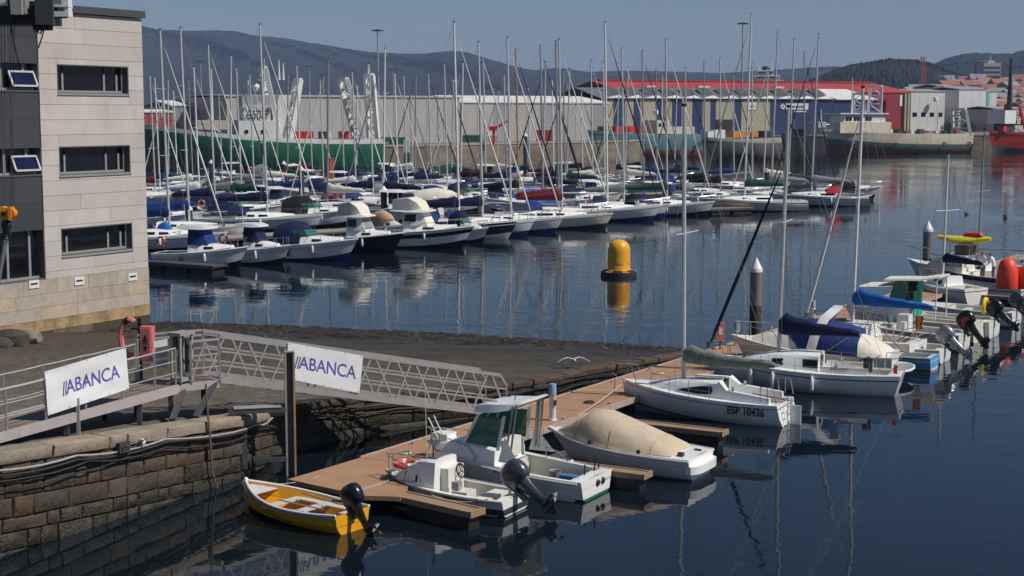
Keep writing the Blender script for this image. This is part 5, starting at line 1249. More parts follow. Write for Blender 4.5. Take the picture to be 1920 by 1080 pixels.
for x, w, zb, zt in ((L * .18, .5, 1.5, 1.75), (L * .12, .95, 1.2, 1.95), (L * .02, 1.2, 1.05, 2.12), (-L * .10, 1.32, .98, 2.10), (-L * .22, 1.36, .95, 1.95), (-L * .30, 1.34, .95, 1.8)):
    rings.append([Vector((x, w * y, lerp(zb, zt, k) + .03 * math.sin(x * 7 + y * 5))) for y, k in ((-1, 0), (-.97, .3), (-.85, .72), (-.5, .93), (0, 1.0), (.5, .93), (.85, .72), (.97, .3), (1, 0))])
MB().loft(rings).build('tarpaulin', CANV['blue'] if False else mat('tarp_blue', (.018, .04, .15), .75, .25, 2.5, bump=.6, spec=.25), tp, ang=60)
rings = []
for x, w, zb, zt in ((-L * .295, 1.33, .93, 1.62), (-L * .36, 1.32, .92, 1.45), (-L * .44, 1.25, .90, 1.12), (-L * .495, 1.1, .80, .9)):
    rings.append([Vector((x, w * y, lerp(zb, zt, k) + .03 * math.sin(x * 9 + y * 6))) for y, k in ((-1, 0), (-.97, .3), (-.85, .72), (-.5, .93), (0, 1.0), (.5, .93), (.85, .72), (.97, .3), (1, 0))])
MB().loft(rings).build('stern_cover', CANV['cream'], tp, ang=60)
ar = MB(); pts = [(-L * .02, -1.38, .95), (-L * .05, -1.34, 1.7), (-L * .10, -1.1, 2.3), (-L * .14, -.7, 2.55), (-L * .14, .7, 2.55), (-L * .10, 1.1, 2.3), (-L * .05, 1.34, 1.7), (-L * .02, 1.38, .95)]
rr_ = []
for x, y, z in pts: rr_.append([Vector((x + dx, y * (1 - abs(dy_) * .0) , z + dz)) for dx, dy_, dz in ((-.17, 0, -.05), (.17, 0, -.05), (.17, 0, .05), (-.17, 0, .05))])
ar.loft(rr_); ar.build('radar_arch', WHITE, tp, ang=40)
MB().tube([Vector((-L * .5, -1.1, .42)), Vector((-L * .56, -1.0, .42)), Vector((-L * .60, -.6, .42)), Vector((-L * .61, 0, .42)), Vector((-L * .60, .6, .42)), Vector((-L * .56, 1.0, .42)), Vector((-L * .5, 1.1, .42))], .05, 6).build('platform_rim', WHITE, tp)
MB().prism([(-L * .5, -1.1), (-L * .56, -1.0), (-L * .60, -.6), (-L * .61, 0), (-L * .60, .6), (-L * .56, 1.0), (-L * .5, 1.1)][::-1], .36, .42).build('swim_platform', ALUD, tp)
bow_rail(tp, H, .66, .55, .018)
for sd in (-1, 1): MB().tube([Vector((-L * .1, sd * 1.3, 1.0)), Vector((-L * .3, sd * 1.35, 1.9)), Vector((-L * .38, sd * 1.3, 1.4))], .012, 5).build('tarp_line', ROPE, tp)
rope(loc_pt(tp, L * .47, 0, 1.35), pq(29.0, 1.9, ZD), .06, .014, 'rope from the tarpaulin cruiser bow to the pontoon')

# 8 sloop with bright blue boom cover
c, hd, L = place_s((1505, 607), 1.15, (1722, 640), .85)
s3 = thing('sailing_boat', 'white sloop with bright blue boom cover and white furled jib', 'sailboat', tuple(c), hd)
H = Hull(L, 2.7, 1.15, .85, .35, .7, .42, 2.1, .6, sg=.06)
H.mesh([(.36, 1), (.88, 0), (.91, 1), (1.0, 0)], 18).build('hull', [WHITE, GREYW], s3); H.deck((.06, .36, .62, .42)).build('deck', [WHITE2, WHITE2, TEAK], s3)
s_, rings = cabin([(-L * .12, .85, .72, .85, 1.38), (L * .02, .82, .70, .88, 1.38), (L * .14, .7, .56, .95, 1.32), (L * .26, .45, .3, 1.02, 1.14)], .8, .06); s_.build('coachroof', WHITE, s3, ang=50)
for sd in (-1, 1): window(s3, rings, 0, sd); window(s3, rings, 1, sd)
stanchions(s3, H, .12, .85, 5, .55, .010); bow_rail(s3, H, .82, .55, .014)
for k in (0, 1): MB().tube([Vector((-L * (.16 + .06 * k), -.95, .9)), Vector((-L * (.14 + .05 * k), -.85, 1.75)), Vector((-L * (.13 + .05 * k), 0, 2.0)), Vector((-L * (.14 + .05 * k), .85, 1.75)), Vector((-L * (.16 + .06 * k), .95, .9))], .018, 6).build('bimini_hoop', STEEL, s3)
MB().tube([Vector((H.xs(.09), -.9, .85)), Vector((H.xs(.07), -.9, 1.4)), Vector((H.xs(0), -.6, 1.45)), Vector((H.xs(0), .6, 1.45)), Vector((H.xs(.07), .9, 1.4)), Vector((H.xs(.09), .9, .85))], .016, 6).build('pushpit', STEEL, s3)
MB().lathe([(.02, 0), (.13, .02), (.13, .36), (.02, .38)], 12, (-L * .3, -.95, 1.1)).build('liferaft', WHITE, s3)
fl = MB(); fl.tube([(-L * .47, .4, .9), (-L * .50, .4, 2.0)], .012, 5); fl.build('flag_staff', ALUW, s3)
def flag_es(parent, x, y, z, w=.3, h=.55):
    for k, (m_, f0, f1) in enumerate(((REDB, 0, .28), (YELLOW, .28, .72), (REDB, .72, 1))):
        a = MB(); vs = []
        for j in range(7):
            for f in (f0, f1): vs.append((x - f * w - .02 * math.sin(j * 1.3), y + .06 * math.sin(j * 1.1 + f * 4), z - j * h / 6))
        a.add(vs, [(2 * j, 2 * j + 1, 2 * j + 3, 2 * j + 2) for j in range(6)]); a.build('flag_stripe', m_, parent)
flag_es(s3, -L * .5, .4, 1.95)
rig(s3, L * .06, 1.38, 9.6, 3.5, 'bright blue', 'white', Vector((H.xs(.985), 0, 1.15)), Vector((-L * .5, 0, .85)), 2.5, 1, ALUW, .8, .23, .08, 0, .92, True, tri=True)

# further small craft: generic open motor boat
def open_boat(stern, Lb, name, label, B, fb, fs, hullm, stripe, eng=None, tilt=R(50), esc=1.0, accent=None, console=None, cat='motor boat', z2=None):
    c, hd, L = place_t(stern, Lb); t = thing(name, label, cat, tuple(c), hd)
    H = Hull(L, B, fb, fs, .25, .9, .42, 2.2, .5, sg=.04, kind='vee')
    H.mesh([(.32, 1), (.40, 1), (.74, 0), (.78, 1), (1.0, 0)], 16).build('hull', [hullm, stripe], t); H.deck((.05, .62, .82, .38)).build('deck', [z2 or WHITE2, z2 or WHITE2, ALUD], t)
    for sd in (-1, 1): MB().tube(H.sheer(sd, 0, 1, 12, -.03, 1.01), .03, 6).build('rub_rail', GREYW, t)
    MB().box((-L * .02, 0, fs * .7 + .1), (.32, B * .72, .06)).build('thwart', WHITE2, t)
    if eng: outboard(t, (-L * .5 - .1, 0, fs + .22), tilt, eng, esc, accent)
    return t, H, L
t, H, L = open_boat((1772, 679), 4.6, 'motor_boat', 'small white open boat with silver grey outboard beside the blue skiff', 1.9, .8, .6, WHITE, GREYW, mat('outboard_silver', (.33, .34, .36), .3, .08, 3, metal=.5), R(48), 1.15)
for k in range(5): MB().tube([(-L * .2 + k * .2, -.5 + .2 * k, .7), (-L * .35 + k * .25, -.3 + .1 * k, 1.1)], .02, 5).build('fishing_rod', [BLACK, ALUW, TEAK][k % 3], t)
t, H, L = open_boat((1752, 693), 3.2, 'skiff', 'little sky blue skiff with white gunwale', 1.35, .62, .55, mat('skiff_blue', (.10, .33, .60), .5, .12, 4), GREYW, None, cat='skiff'); MB().tube([(-L * .1, -.2, .55), (L * .2, .3, 1.6)], .02, 5).build('oar', TEAK, t)
t, H, L = open_boat((1808, 656), 5.2, 'motor_boat', 'white motor boat with black and red outboard', 2.1, .95, .75, WHITE2, GREYW, BLACKH, R(38), 1.2, REDB)
bow_rail(t, H, .6, .4); MB().box((0, 0, 1.0), (.5, .6, .7)).build('console', WHITE, t); MB().box((L * .12, 0, 1.1), (.03, .7, .35)).build('windscreen', GLASSG, t)
t, H, L = open_boat((1864, 632), 5.5, 'motor_boat', 'white motor boat with black outboard and a yellow horseshoe ring at its stern', 2.2, .95, .8, WHITE, GREYW, BLACKH, R(46), 1.15)
hs = MB(); hs.tube([Vector((-L * .42, .34 * math.cos(a), 1.35 + .34 * math.sin(a))) for a in [R(-50 + 14 * k) for k in range(20)]], .10, 8); hs.build('horseshoe_ring', mat('ring_yellow', (.72, .55, .02), .6), t); MB().tube([(-L * .42, 0, .8), (-L * .42, 0, 1.5)], .02, 6).build('ring_post', STEEL, t); bow_rail(t, H, .6, .4)
t, H, L = open_boat((1906, 612), 5.0, 'motor_boat', 'white motor boat with grey outboard tied beyond the yellow horseshoe ring', 2.1, .9, .75, WHITE, GREYW, MET, R(48), 1.15)

# wheelhouse boat with green door
c, hd, L = place_t((1836, 640), 6.2)
gw = thing('wheelhouse_boat', 'white launch with cream canopy roof and a bright green wheelhouse door', 'boat', tuple(c), hd)
H = Hull(L, 2.5, 1.2, .85, .3, .88, .42, 2.2, .7, sg=.05, kind='vee'); H.mesh([(.36, 0), (.74, 0), (.78, 1), (1.0, 0)], 16).build('hull', [WHITE2, GREYW], gw); H.deck((.05, .46, .8, .4)).build('deck', [WHITE2, WHITE2, TEAK], gw)
s_, rings = cabin([(-L * .02, .85, .8, .9, 1.45), (L * .14, .8, .72, .95, 1.45), (L * .30, .5, .35, 1.05, 1.25)], .85, .06); s_.build('fore_cabin', WHITE, gw)
zt_ = 2.55
for k in (-1, 1):
    MB().onquad((Vector((L * .0, k * .8, 1.45)), Vector((L * .14, k * .72, 1.45)), Vector((L * .08, k * .66, zt_)), Vector((-L * .02, k * .7, zt_))) if k < 0 else (Vector((L * .14, k * .72, 1.45)), Vector((L * .0, k * .8, 1.45)), Vector((-L * .02, k * .7, zt_)), Vector((L * .08, k * .66, zt_))), ((.04, .04), (.96, .04), (.96, .96), (.04, .96)), 0, .03).build('side_window', GLASSG, gw)
    MB().tube([(-L * .22, k * .85, .9), (-L * .22, k * .75, zt_ + .08)], .03, 6).build('roof_post', ALUW, gw)
MB().onquad((Vector((L * .14, .72, 1.45)), Vector((L * .14, -.72, 1.45)), Vector((L * .08, -.66, zt_)), Vector((L * .08, .66, zt_))), ((.03, .03), (.97, .03), (.97, .97), (.03, .97)), 0, .03).build('windscreen', GLASSG, gw)
gd = MB(); gd.box((-L * .045, -.42, 1.75), (.05, .62, 1.7)); gd.build('door', mat('door_green', (.02, .36, .25), .5, .08, 4), gw); gd2 = MB(); gd2.box((-L * .05, .35, 1.5), (.05, .5, 1.2)); gd2.build('door', MATS['door_green'], gw)
rfm = MB(); rfm.loft([[Vector((x, -.85, z)), Vector((x, -.8, z + .07)), Vector((x, 0, z + .14)), Vector((x, .8, z + .07)), Vector((x, .85, z))] for x, z in ((L * .16, zt_ - .03), (L * .05, zt_ + .02), (-L * .1, zt_ + .06), (-L * .24, zt_ + .22))]); rfm.build('roof', CANV['cream'], gw); bow_rail(gw, H, .6, .5)
cnm = MB(); cnm.loft([[Vector((x, -.95, z)), Vector((x, -.8, z + .05)), Vector((x, .8, z + .05)), Vector((x, .95, z))] for x, z in ((L * .10, 2.3), (L * .34, 2.2))]); cnm.build('sun_awning', CANV['cream'], gw)
for k in (-1, 1): MB().tube([(L * .33, k * .8, 1.1), (L * .33, k * .85, 2.2)], .02, 5).build('awning_pole', ALUW, gw)

# dive boat with yellow kayak, people aboard
c, hd, L = place((1700, 541), (1925, 556))
dv = thing('dive_boat', 'white dive boat with bow rail, dark rubbing cover and small wheelhouse', 'boat', tuple(c), hd)
H = Hull(L, 3.0, 1.75, 1.05, .4, .85, .42, 2.1, 1.0, sg=.08, kind='vee'); H.mesh([(.36, 0), (.52, 0), (.56, 1), (.80, 0), (.86, 2), (1.0, 0)], 18).build('hull', [WHITE, NAVYH, GREYW], dv); H.deck((.04, .44, .84, .45)).build('deck', [WHITE, WHITE2, WHITE2], dv)
s_, rings = cabin([(-L * .02, 1.15, 1.05, 1.1, 2.05), (L * .10, 1.15, 1.0, 1.2, 2.05), (L * .22, .95, .75, 1.35, 1.9), (L * .30, .75, .5, 1.45, 1.6)], .85, .08); s_.build('wheelhouse', WHITE2, dv)
for sd in (-1, 1): window(dv, rings, 1, sd, ((.1, .5), (.1, .85), (.9, .85), (.9, .5)))
for z, th, w in ((2.12, .05, 1.1),): MB().box((L * .05, 0, z), (L * .2, 2 * w, th)).build('roof', WHITE, dv)
M = frame(Vector((L * .03, 1.16, 1.62)), (-1, 0, 0), (0, .09, 1)); text_mesh('Andrea C.', .34, 'lettering', DARKG, dv, M, depth=.004, shear=.3)
MB().tube([Vector((H.xs(t), H.b(t) * 1.0 + .04, H.zs(t) - .12)) for t in [.05 + .07 * k for k in range(9)]], .13, 8).build('navy_fender_cover', CANV['navy'], dv)
fr_ = MB()
for x in (-L * .06, L * .10):
    for y in (-.8, .8): fr_.tube([(x, y, 2.1), (x, y, 2.75)], .025, 6)
for y in (-.8, .8): fr_.tube([(-L * .10, y, 2.75), (L * .12, y, 2.75)], .025, 6)
for x in (-L * .06, L * .10): fr_.tube([(x, -.9, 2.75), (x, .9, 2.75)], .025, 6)
fr_.tube([(L * .04, -.2, 2.1), (L * .04, -.2, 4.6)], .015, 5); fr_.build('roof_rack', STEEL, dv); MB().add([(L * .04, -.2, 4.55), (L * .04 - .3, -.15, 4.35), (L * .04, -.2, 4.15)], [(0, 1, 2)]).build('pennant', mat('pennant_green', (.2, .3, .03), .7), dv)
MB().box((L * .0, 0, 2.42), (L * .14, 1.3, .5)).build('crate', mat('crate_brown', (.10, .07, .05), .8, .3, 5), dv)
bow_rail(dv, H, .52, .75, .02)
ky = MB(); rings = []
for k in range(11):
    f = k / 10; w = .36 * math.sin(math.pi * (.06 + .88 * f)) ** .6; x = lerp(-1.45, 1.45, f); hh = .17 * (w / .36) + .06; rings.append([Vector((x, w * math.cos(a), hh * math.sin(a) + .12 * (2 * f - 1) ** 2)) for a in [2 * math.pi * j / 10 for j in range(10)]])
ky.loft(rings); ko = ky.build('kayak', mat('kayak_yellow', (.70, .60, .03), .4, .08, 4), loc=loc_pt(dv, L * .015, .25, 2.96), rz=hd + R(6), ang=50); tag(ko, 'yellow kayak lying on the roof rack of the dive boat', 'kayak')
ky = MB(); ky.tube([(-.55, 0, 0), (-.4, 0, .05), (.4, 0, .05), (.55, 0, 0)], [.05, .17, .17, .05], 10); tag(ky.build('float_bag', REDB, loc=loc_pt(dv, -L * .06, .2, 3.2), rz=hd), 'orange red float bag on top of the yellow kayak', 'float')
# orange marker buoys on the stern deck
def marker(p, r, h_, lab):
    rings = [[Vector((r * k * math.cos(a), r * k * math.sin(a), z * h_)) for a in [2 * math.pi * j / 16 for j in range(16)]] for k, z in ((.95, 0), (1.0, .1), (.96, .4), (.85, .7), (.62, .9), (.3, .99), (.03, 1.0))]
    o = MB().loft(rings).build('marker_buoy', mat('buoy_orange', (.80, .06, .02), .5, .08, 3), loc=p, ang=50); return tag(o, lab, 'buoy')
marker(P(1888, 541, 1.2), .56, 1.55, 'big orange inflatable marker buoy standing on the dive boat stern')
marker(P(1922, 541, 1.2), .42, 1.2, 'slimmer orange marker buoy beside the big inflatable one')

# people: one continuous skinned body each
def person(loc, rz, label, shirt, legs, hair, pose, skin=(.42, .24, .17), hgt=1.72, grp=None):
    k = hgt / 1.72
    J = {'pel': (0, 0, .95), 'spi': (.02, 0, 1.15), 'che': (.03, 0, 1.34), 'nec': (.03, 0, 1.47), 'hed': (.05, 0, 1.60), 'top': (.05, 0, 1.69),
         'lsh': (.02, .17, 1.40), 'lel': (.06, .24, 1.14), 'lwr': (.18, .20, .93), 'lha': (.23, .18, .86), 'rsh': (.02, -.17, 1.40), 'rel': (.06, -.24, 1.14), 'rwr': (.18, -.2, .93), 'rha': (.23, -.18, .86),
         'lhi': (0, .09, .90), 'lkn': (.03, .10, .50), 'lan': (-.02, .10, .09), 'lfo': (.15, .11, .03), 'rhi': (0, -.09, .90), 'rkn': (.03, -.10, .50), 'ran': (-.02, -.10, .09), 'rfo': (.15, -.11, .03)}
    J.update(pose); Rr = {'pel': .14, 'spi': .13, 'che': .145, 'nec': .055, 'hed': .095, 'top': .07, 'lsh': .07, 'rsh': .07, 'lel': .045, 'rel': .045, 'lwr': .034, 'rwr': .034, 'lha': .042, 'rha': .042, 'lhi': .09, 'rhi': .09, 'lkn': .062, 'rkn': .062, 'lan': .042, 'ran': .042, 'lfo': .04, 'rfo': .04}
    E_ = [('pel', 'spi'), ('spi', 'che'), ('che', 'nec'), ('nec', 'hed'), ('hed', 'top'), ('che', 'lsh'), ('lsh', 'lel'), ('lel', 'lwr'), ('lwr', 'lha'), ('che', 'rsh'), ('rsh', 'rel'), ('rel', 'rwr'), ('rwr', 'rha'), ('pel', 'lhi'), ('lhi', 'lkn'), ('lkn', 'lan'), ('lan', 'lfo'), ('pel', 'rhi'), ('rhi', 'rkn'), ('rkn', 'ran'), ('ran', 'rfo')]
    names = list(J); me = bpy.data.meshes.new('person'); me.from_pydata([tuple(Vector(J[n]) * k) for n in names], [(names.index(a), names.index(b_)) for a, b_ in E_], [])
    o = bpy.data.objects.new('person', me); C.objects.link(o); o.location = loc; o.rotation_euler = (0, 0, rz)
    md = o.modifiers.new('skin', 'SKIN'); sv = me.skin_vertices[0].data
    for i, n in enumerate(names): sv[i].radius = (Rr[n] * k, Rr[n] * k * (.8 if n in ('che', 'spi', 'pel') else 1)); sv[i].use_root = n == 'pel'
    ss = o.modifiers.new('sub', 'SUBSURF'); ss.levels = ss.render_levels = 2
    dg = bpy.context.evaluated_depsgraph_get(); m2 = bpy.data.meshes.new_from_object(o.evaluated_get(dg)); o.modifiers.clear(); o.data = m2
    ms = [mat('skin', skin, .6), mat('cloth_' + label[:12].replace(' ', '_'), shirt, .9, .1, 8), mat('legs_' + label[:12].replace(' ', '_'), legs, .9, .1, 8), mat('hair_dark', hair, .7), BLACK]
    m2.materials.clear()
    for q in ms: m2.materials.append(q)
    for p in m2.polygons:
        z = p.center.z / k; y = abs(p.center.y) / k; x = p.center.x / k; hx = J['hed'][2]
        if z > hx + .035 or (z > hx - .06 and x < J['hed'][0] - .04): p.material_index = 3
        elif z > J['nec'][2] + .0: p.material_index = 0
        elif z < .07: p.material_index = 4
        elif z < J['pel'][2] - .03 and y < .2 and x < .17: p.material_index = 2
        elif z > J['pel'][2] - .1 and (y < .27): p.material_index = 1
        else: p.material_index = 0
        p.use_smooth = True
    return tag(o, label, 'person', grp)
dk = loc_pt(dv, -L * .22, .2, 0); dk.z = .62
d1 = PD(1862, 540, dk.y); person((d1.x, dk.y, .62), R(150), 'person in a white shirt and dark cap bending over on the dive boat', (.70, .70, .72), (.08, .09, .14), (.015, .015, .02), {'che': (.12, 0, 1.30), 'nec': (.18, 0, 1.42), 'hed': (.23, 0, 1.53), 'top': (.26, 0, 1.61), 'lsh': (.12, .17, 1.35), 'rsh': (.12, -.17, 1.35), 'lel': (.22, .22, 1.12), 'rel': (.22, -.22, 1.12), 'lwr': (.36, .16, .98), 'rwr': (.36, -.16, .98), 'lha': (.42, .14, .94), 'rha': (.42, -.14, .94)}, hgt=1.8)
d2 = PD(1842, 540, dk.y + .5); person((d2.x, dk.y + .5, .62), R(200), 'person in a purple hooded jacket and khaki trousers beside the person in white', (.10, .04, .10), (.26, .20, .13), (.03, .02, .02), {}, hgt=1.76)
cr_ = MB(); cr_.loft([[Vector((x, .25 * math.cos(a), .22 + .2 * math.sin(a))) for a in [math.pi * j / 6 for j in range(7)]] for x in (-.3, .3)]); tag(cr_.build('jacket', mat('jacket_purple', (.07, .04, .09), .9), loc=loc_pt(dv, -L * .11, 0, 2.75), rz=hd), 'dark purple jacket heaped on the roof edge of the dive boat', 'jacket')

# stern boat at the right edge and the two slender masts there
def thin_mast_boat(bow, stern, mpx, top_py, lab, cover, mm):
    c, hd, L = place(bow, stern); t = thing('sailing_boat', lab, 'sailboat', tuple(c), hd); H = Hull(L, 2.5, 1.1, .85, .3, .7, .42, 2.1, .6)
    H.mesh([(.36, 1), (.88, 0), (.91, 1), (1.0, 0)], 14).build('hull', [WHITE, NAVYH], t); H.deck((.06, .34, .62, .4)).build('deck', [WHITE, WHITE2, WHITE2], t)
    s_, rings = cabin([(-L * .1, .8, .7, .85, 1.35), (L * .1, .72, .58, .92, 1.3), (L * .26, .42, .28, 1.0, 1.12)], .8, .06); s_.build('coachroof', WHITE, t)
    for sd in (-1, 1): window(t, rings, 0, sd)
    hm = PD(mpx, top_py, c.y).z - 1.3; rig(t, L * .08, 1.3, hm, 2.8, cover, None, Vector((H.xs(.98), 0, 1.1)), Vector((-L * .48, 0, .85)), 2.2, 1, mm, .8, .2, .06); bow_rail(t, H, .8, .5); return t
thin_mast_boat((1722, 556), (1830, 571), 1772, 290, 'small white sloop with slim white mast between the green door launch and the dive boat', 'navy', ALUW)
thin_mast_boat((1790, 530), (1890, 538), 1817, 245, 'small white sloop with slim grey mast behind the dive boat', None, ALUD)
thin_mast_boat((1880, 520), (1980, 528), 1917, 395, 'small white sloop at the far end of the pontoon with short dark mast', None, ALUD)

# deck gear that breaks up the clean surfaces of the nearest boats
def coil(parent, x, y, z, r=.16, m=None, name='rope_coil', turns=4, seed=1):
    rr = random.Random(seed); pts = [Vector((x + r * (1 - .06 * (k // 12)) * math.cos(k * 6.283 / 12) + rr.uniform(-.012, .012), y + r * (1 - .06 * (k // 12)) * math.sin(k * 6.283 / 12) + rr.uniform(-.012, .012), z + .012 * (k / 12) + rr.uniform(0, .01))) for k in range(12 * turns)]
    return MB().tube(pts, .012, 5).build(name, m or ROPE, parent)
def winch(parent, x, y, z): return MB().lathe([(.07, 0), (.06, .03), (.045, .07), (.055, .12), (.06, .13), (.03, .15)], 12, (x, y, z)).build('winch', STEEL, parent)
LE = 5.76
for sd in (-1, 1): winch(es, -LE * .20, sd * .66, 1.03); winch(s2, -1.55, sd * .72, .97)
coil(es, -LE * .24, .25, .34, seed=3); coil(es, LE * .30, -.2, 1.0, .13, seed=4); coil(s2, -1.8, -.2, .5, seed=5); coil(s2, 1.9, .1, 1.0, .14, ROPED, seed=6)
coil(ph, -1.2, .3, .10, .18, seed=7); coil(ph, 1.95, -.15, 1.03, .13, seed=8); coil(cu, -.9, -.3, .10, .15, mat('rope_blue', (.05, .12, .3), .9), seed=9); coil(dy, .55, .1, .13, .16, seed=10)
MB().box((-1.55, -.45, .22), (.42, .30, .28)).build('fish_crate', mat('crate_blue', (.06, .16, .34), .6, .12, 6), ph); MB().lathe([(.14, 0), (.17, .30), (.175, .32), (.15, .30), (.12, .02)], 14, (-1.1, -.55, .09)).build('bucket', mat('bucket_grey', (.25, .26, .27), .6), ph)
MB().box((-.55, .42, .22), (.34, .24, .24)).build('fuel_tank', REDB, cu); MB().box((.15, .28, .20), (.30, .22, .18)).build('fuel_tank', REDB, dy)
for (px, py, lab, r_) in ((760, 850, 'coil of pale rope lying on the pontoon near the cuddy boat', .2), (1105, 755, 'coil of dark rope lying on the pontoon before the numbered sloop', .18), (1235, 700, 'coil of pale rope lying on the pontoon beyond the numbered sloop', .2)):
    q_ = P(px, py, ZD + .012); o_ = coil(None, 0, 0, 0, r_, ROPED if 'dark' in lab else ROPE, 'rope_coil', 4, px); o_.location = q_; tag(o_, lab, 'rope')
# ------------------------------------------------------------ the marina across the basin
AX = R(-3)                      # bows of the front row point this way
rm = random.Random(41)
def hood(t, x, w, z, h_, ln, m):
    rings = []
    for f, k in ((0, .55), (.35, .92), (.75, 1.0), (1.0, .96)):
        rings.append([Vector((x - f * ln, w * math.cos(a), z + h_ * k * math.sin(a))) for a in [math.pi * j / 8 for j in range(9)]])
    MB().loft(rings).build('sprayhood', m, t, ang=60)
SAILG = 'sailing yachts moored in the far marina'
seen = {}
def yacht(px, py, pw, L=None, hd=None, cover='navy', jib=None, hull='white', hoodc=None, nsp=1, mm=None, det=2, label=None, rk=.022, buoy=False):
    Y = P(px, pw).y; T = PD(px, py, Y); hm = T.z - 1.45
    L = L or max(7.5, min(13.0, hm * .72)); hd = AX + rm.uniform(-.10, .10) if hd is None else hd
    u = Vector((math.cos(hd), math.sin(hd), 0)); base = Vector((T.x, T.y, 0)) + u * rk * hm; loc = base - u * L * .08
    hm_ = {'white': WHITE, 'cream': WHITE2, 'grey': GREYW, 'navy': NAVYH}[hull]; st_ = {'white': BLUES, 'cream': DARKG, 'grey': NAVYH, 'navy': WHITE}[hull]
    mmn = {None: '', 'white': 'white ', 'grey': 'dark ', 'wood': 'wooden '}[mm]
    row_ = 'front row' if pw > 400 else ('middle rows' if pw > 362 else 'back rows')
    lab = label or '%s yacht, %s%s, %s%s, %s of far marina' % (hull, (mmn + 'mast, ') if mmn else '', ('%s boom cover' % cover) if cover else 'bare boom', ('%s jib' % jib) if jib else 'no jib', (', %s sprayhood' % hoodc) if hoodc else '', row_)
    t = thing('sailing_yacht', lab, 'sailboat', (loc.x, loc.y, 0), hd, SAILG)
    B = L * .31; fb = .55 + L * .075; fs = .45 + L * .055
    H = Hull(L, B, fb, fs, .4, .70, .42, 2.1, L * .075, srake=.04 * L, sg=.06)
    H.mesh([(.34, 1), (.40, 1), (.84, 0), (.88, 1), (1.0, 0)], 12).build('hull', [hm_, st_], t)
    H.deck((.04, .32, .60, .45), n=10).build('deck', [WHITE if hull != 'cream' else WHITE2, WHITE2, TEAK], t)
    zd = fs
    s_, rings = cabin([(-L * .14, B * .34, B * .28, zd, zd + .50), (L * .02, B * .33, B * .27, zd + .04, zd + .50), (L * .14, B * .28, B * .21, zd + .12, zd + .46), (L * .28, B * .15, B * .08, zd + .26, zd + .34)], .8, .06); s_.build('coachroof', WHITE, t, ang=50)
    for sd in (-1, 1):
        window(t, rings, 0, sd, ((.1, .3), (.1, .75), (.9, .75), (.9, .3)), off=.015)
        if det > 1: window(t, rings, 1, sd, ((.1, .3), (.1, .75), (.6, .72), (.7, .3)), off=.015)
    if hoodc: hood(t, -L * .06, B * .34, zd + .35, .75, L * .14, CANV[hoodc])
    mmm = {None: ALU, 'white': ALUW, 'grey': ALUD, 'wood': WOODM}[mm]
    rig(t, L * .08, zd + .5, hm - zd + .95, L * .38, cover, jib, Vector((H.xs(.985), 0, fb)), Vector((-L * .47, 0, fs)), B, nsp, mmm, .95, .22 + L * .012, .055 + L * .004, 0, .98, True, rake=rk)
    bow_rail(t, H, .80, .6, .017)
    MB().tube([Vector((H.xs(.09), -B * .36, fs)), Vector((H.xs(.07), -B * .36, fs + .6)), Vector((H.xs(.01), -B * .25, fs + .62)), Vector((H.xs(.01), B * .25, fs + .62)), Vector((H.xs(.07), B * .36, fs + .6)), Vector((H.xs(.09), B * .36, fs))], .017, 5).build('pushpit', STEEL, t)
    for sd in (-1, 1): MB().tube([p + Vector((0, 0, .58)) for p in H.sheer(sd, .08, .82, 5, 0, .95)], .008, 4).build('lifeline', WIRE, t)
    if det > 1:
        fender(t, H, .3, -1, .6, .10, BLUES if rm.random() < .4 else WHITE); fender(t, H, .55, -1, .6, .10)
        if rm.random() < .5: fender(t, H, .4, 1, .6, .10)
    if buoy: lifebuoy(t, (H.xs(.02), B * .2, fs + .55), .28, .07, 'X')
    return t
# front row, seen fully
FR = [(300, 57, 468, 'blue', 'white', 'white', 'navy', 2, None, True), (338, 54, 452, 'blue', None, 'white', None, 2, None, False), (487, 47, 432, 'navy', 'white', 'white', 'navy', 2, None, False),
      (851, 43, 447, 'navy', 'white', 'navy', 'blue', 2, 'white', False), (897, 80, 442, 'navy', 'white', 'white', 'blue', 2, None, False), (951, 72, 436, None, 'white', 'white', None, 2, None, False), (1048, 75, 428, 'burgundy', 'white', 'cream', None, 2, None, False), (1042, 78, 420, 'burgundy', None, 'white', 'blue', 1, 'grey', False),
      (1134, 43, 414, None, 'navy', 'white', None, 2, 'white', False), (1166, 92, 408, 'grey', 'white', 'white', 'navy', 1, None, False), (1204, 97, 402, 'grey', 'navy', 'white', None, 1, 'grey', True), (1248, 75, 404, 'green', 'white', 'grey', 'navy', 1, None, False)]
for (px, py, pw, cv, jb_, hl, hc, ns, mm, bu) in FR: yacht(px, py, pw, cover=cv, jib=jb_, hull=hl, hoodc=hc, nsp=ns, mm=mm, buoy=bu)
RG = [(1409, 28, 396, 11.8, AX + math.pi + .25, 'green', 'grey', 'grey', None, 'white'), (1350, 110, 384, 9.5, None, 'black', 'white', 'white', None, None), (1458, 62, 384, 11, AX + math.pi + .2, 'grey', 'white', 'grey', 'black', None), (1489, 75, 380, 10.5, AX + math.pi + .1, 'green', None, 'white', 'navy', None), (1508, 100, 376, 9.5, None, 'burgundy', 'navy', 'grey', None, 'grey'), (1535, 65, 386, 11, AX + math.pi, 'grey', 'navy', 'grey', 'red', None), (1320, 118, 376, 9, None, 'black', None, 'white', 'grey', 'grey')]
for (px, py, pw, L_, hd_, cv, jb_, hl, hc, mm) in RG: yacht(px, py, pw, L_, hd_, cover=cv, jib=jb_, hull=hl, hoodc=hc, nsp=2, mm=mm, buoy=px in (1489, 1535))
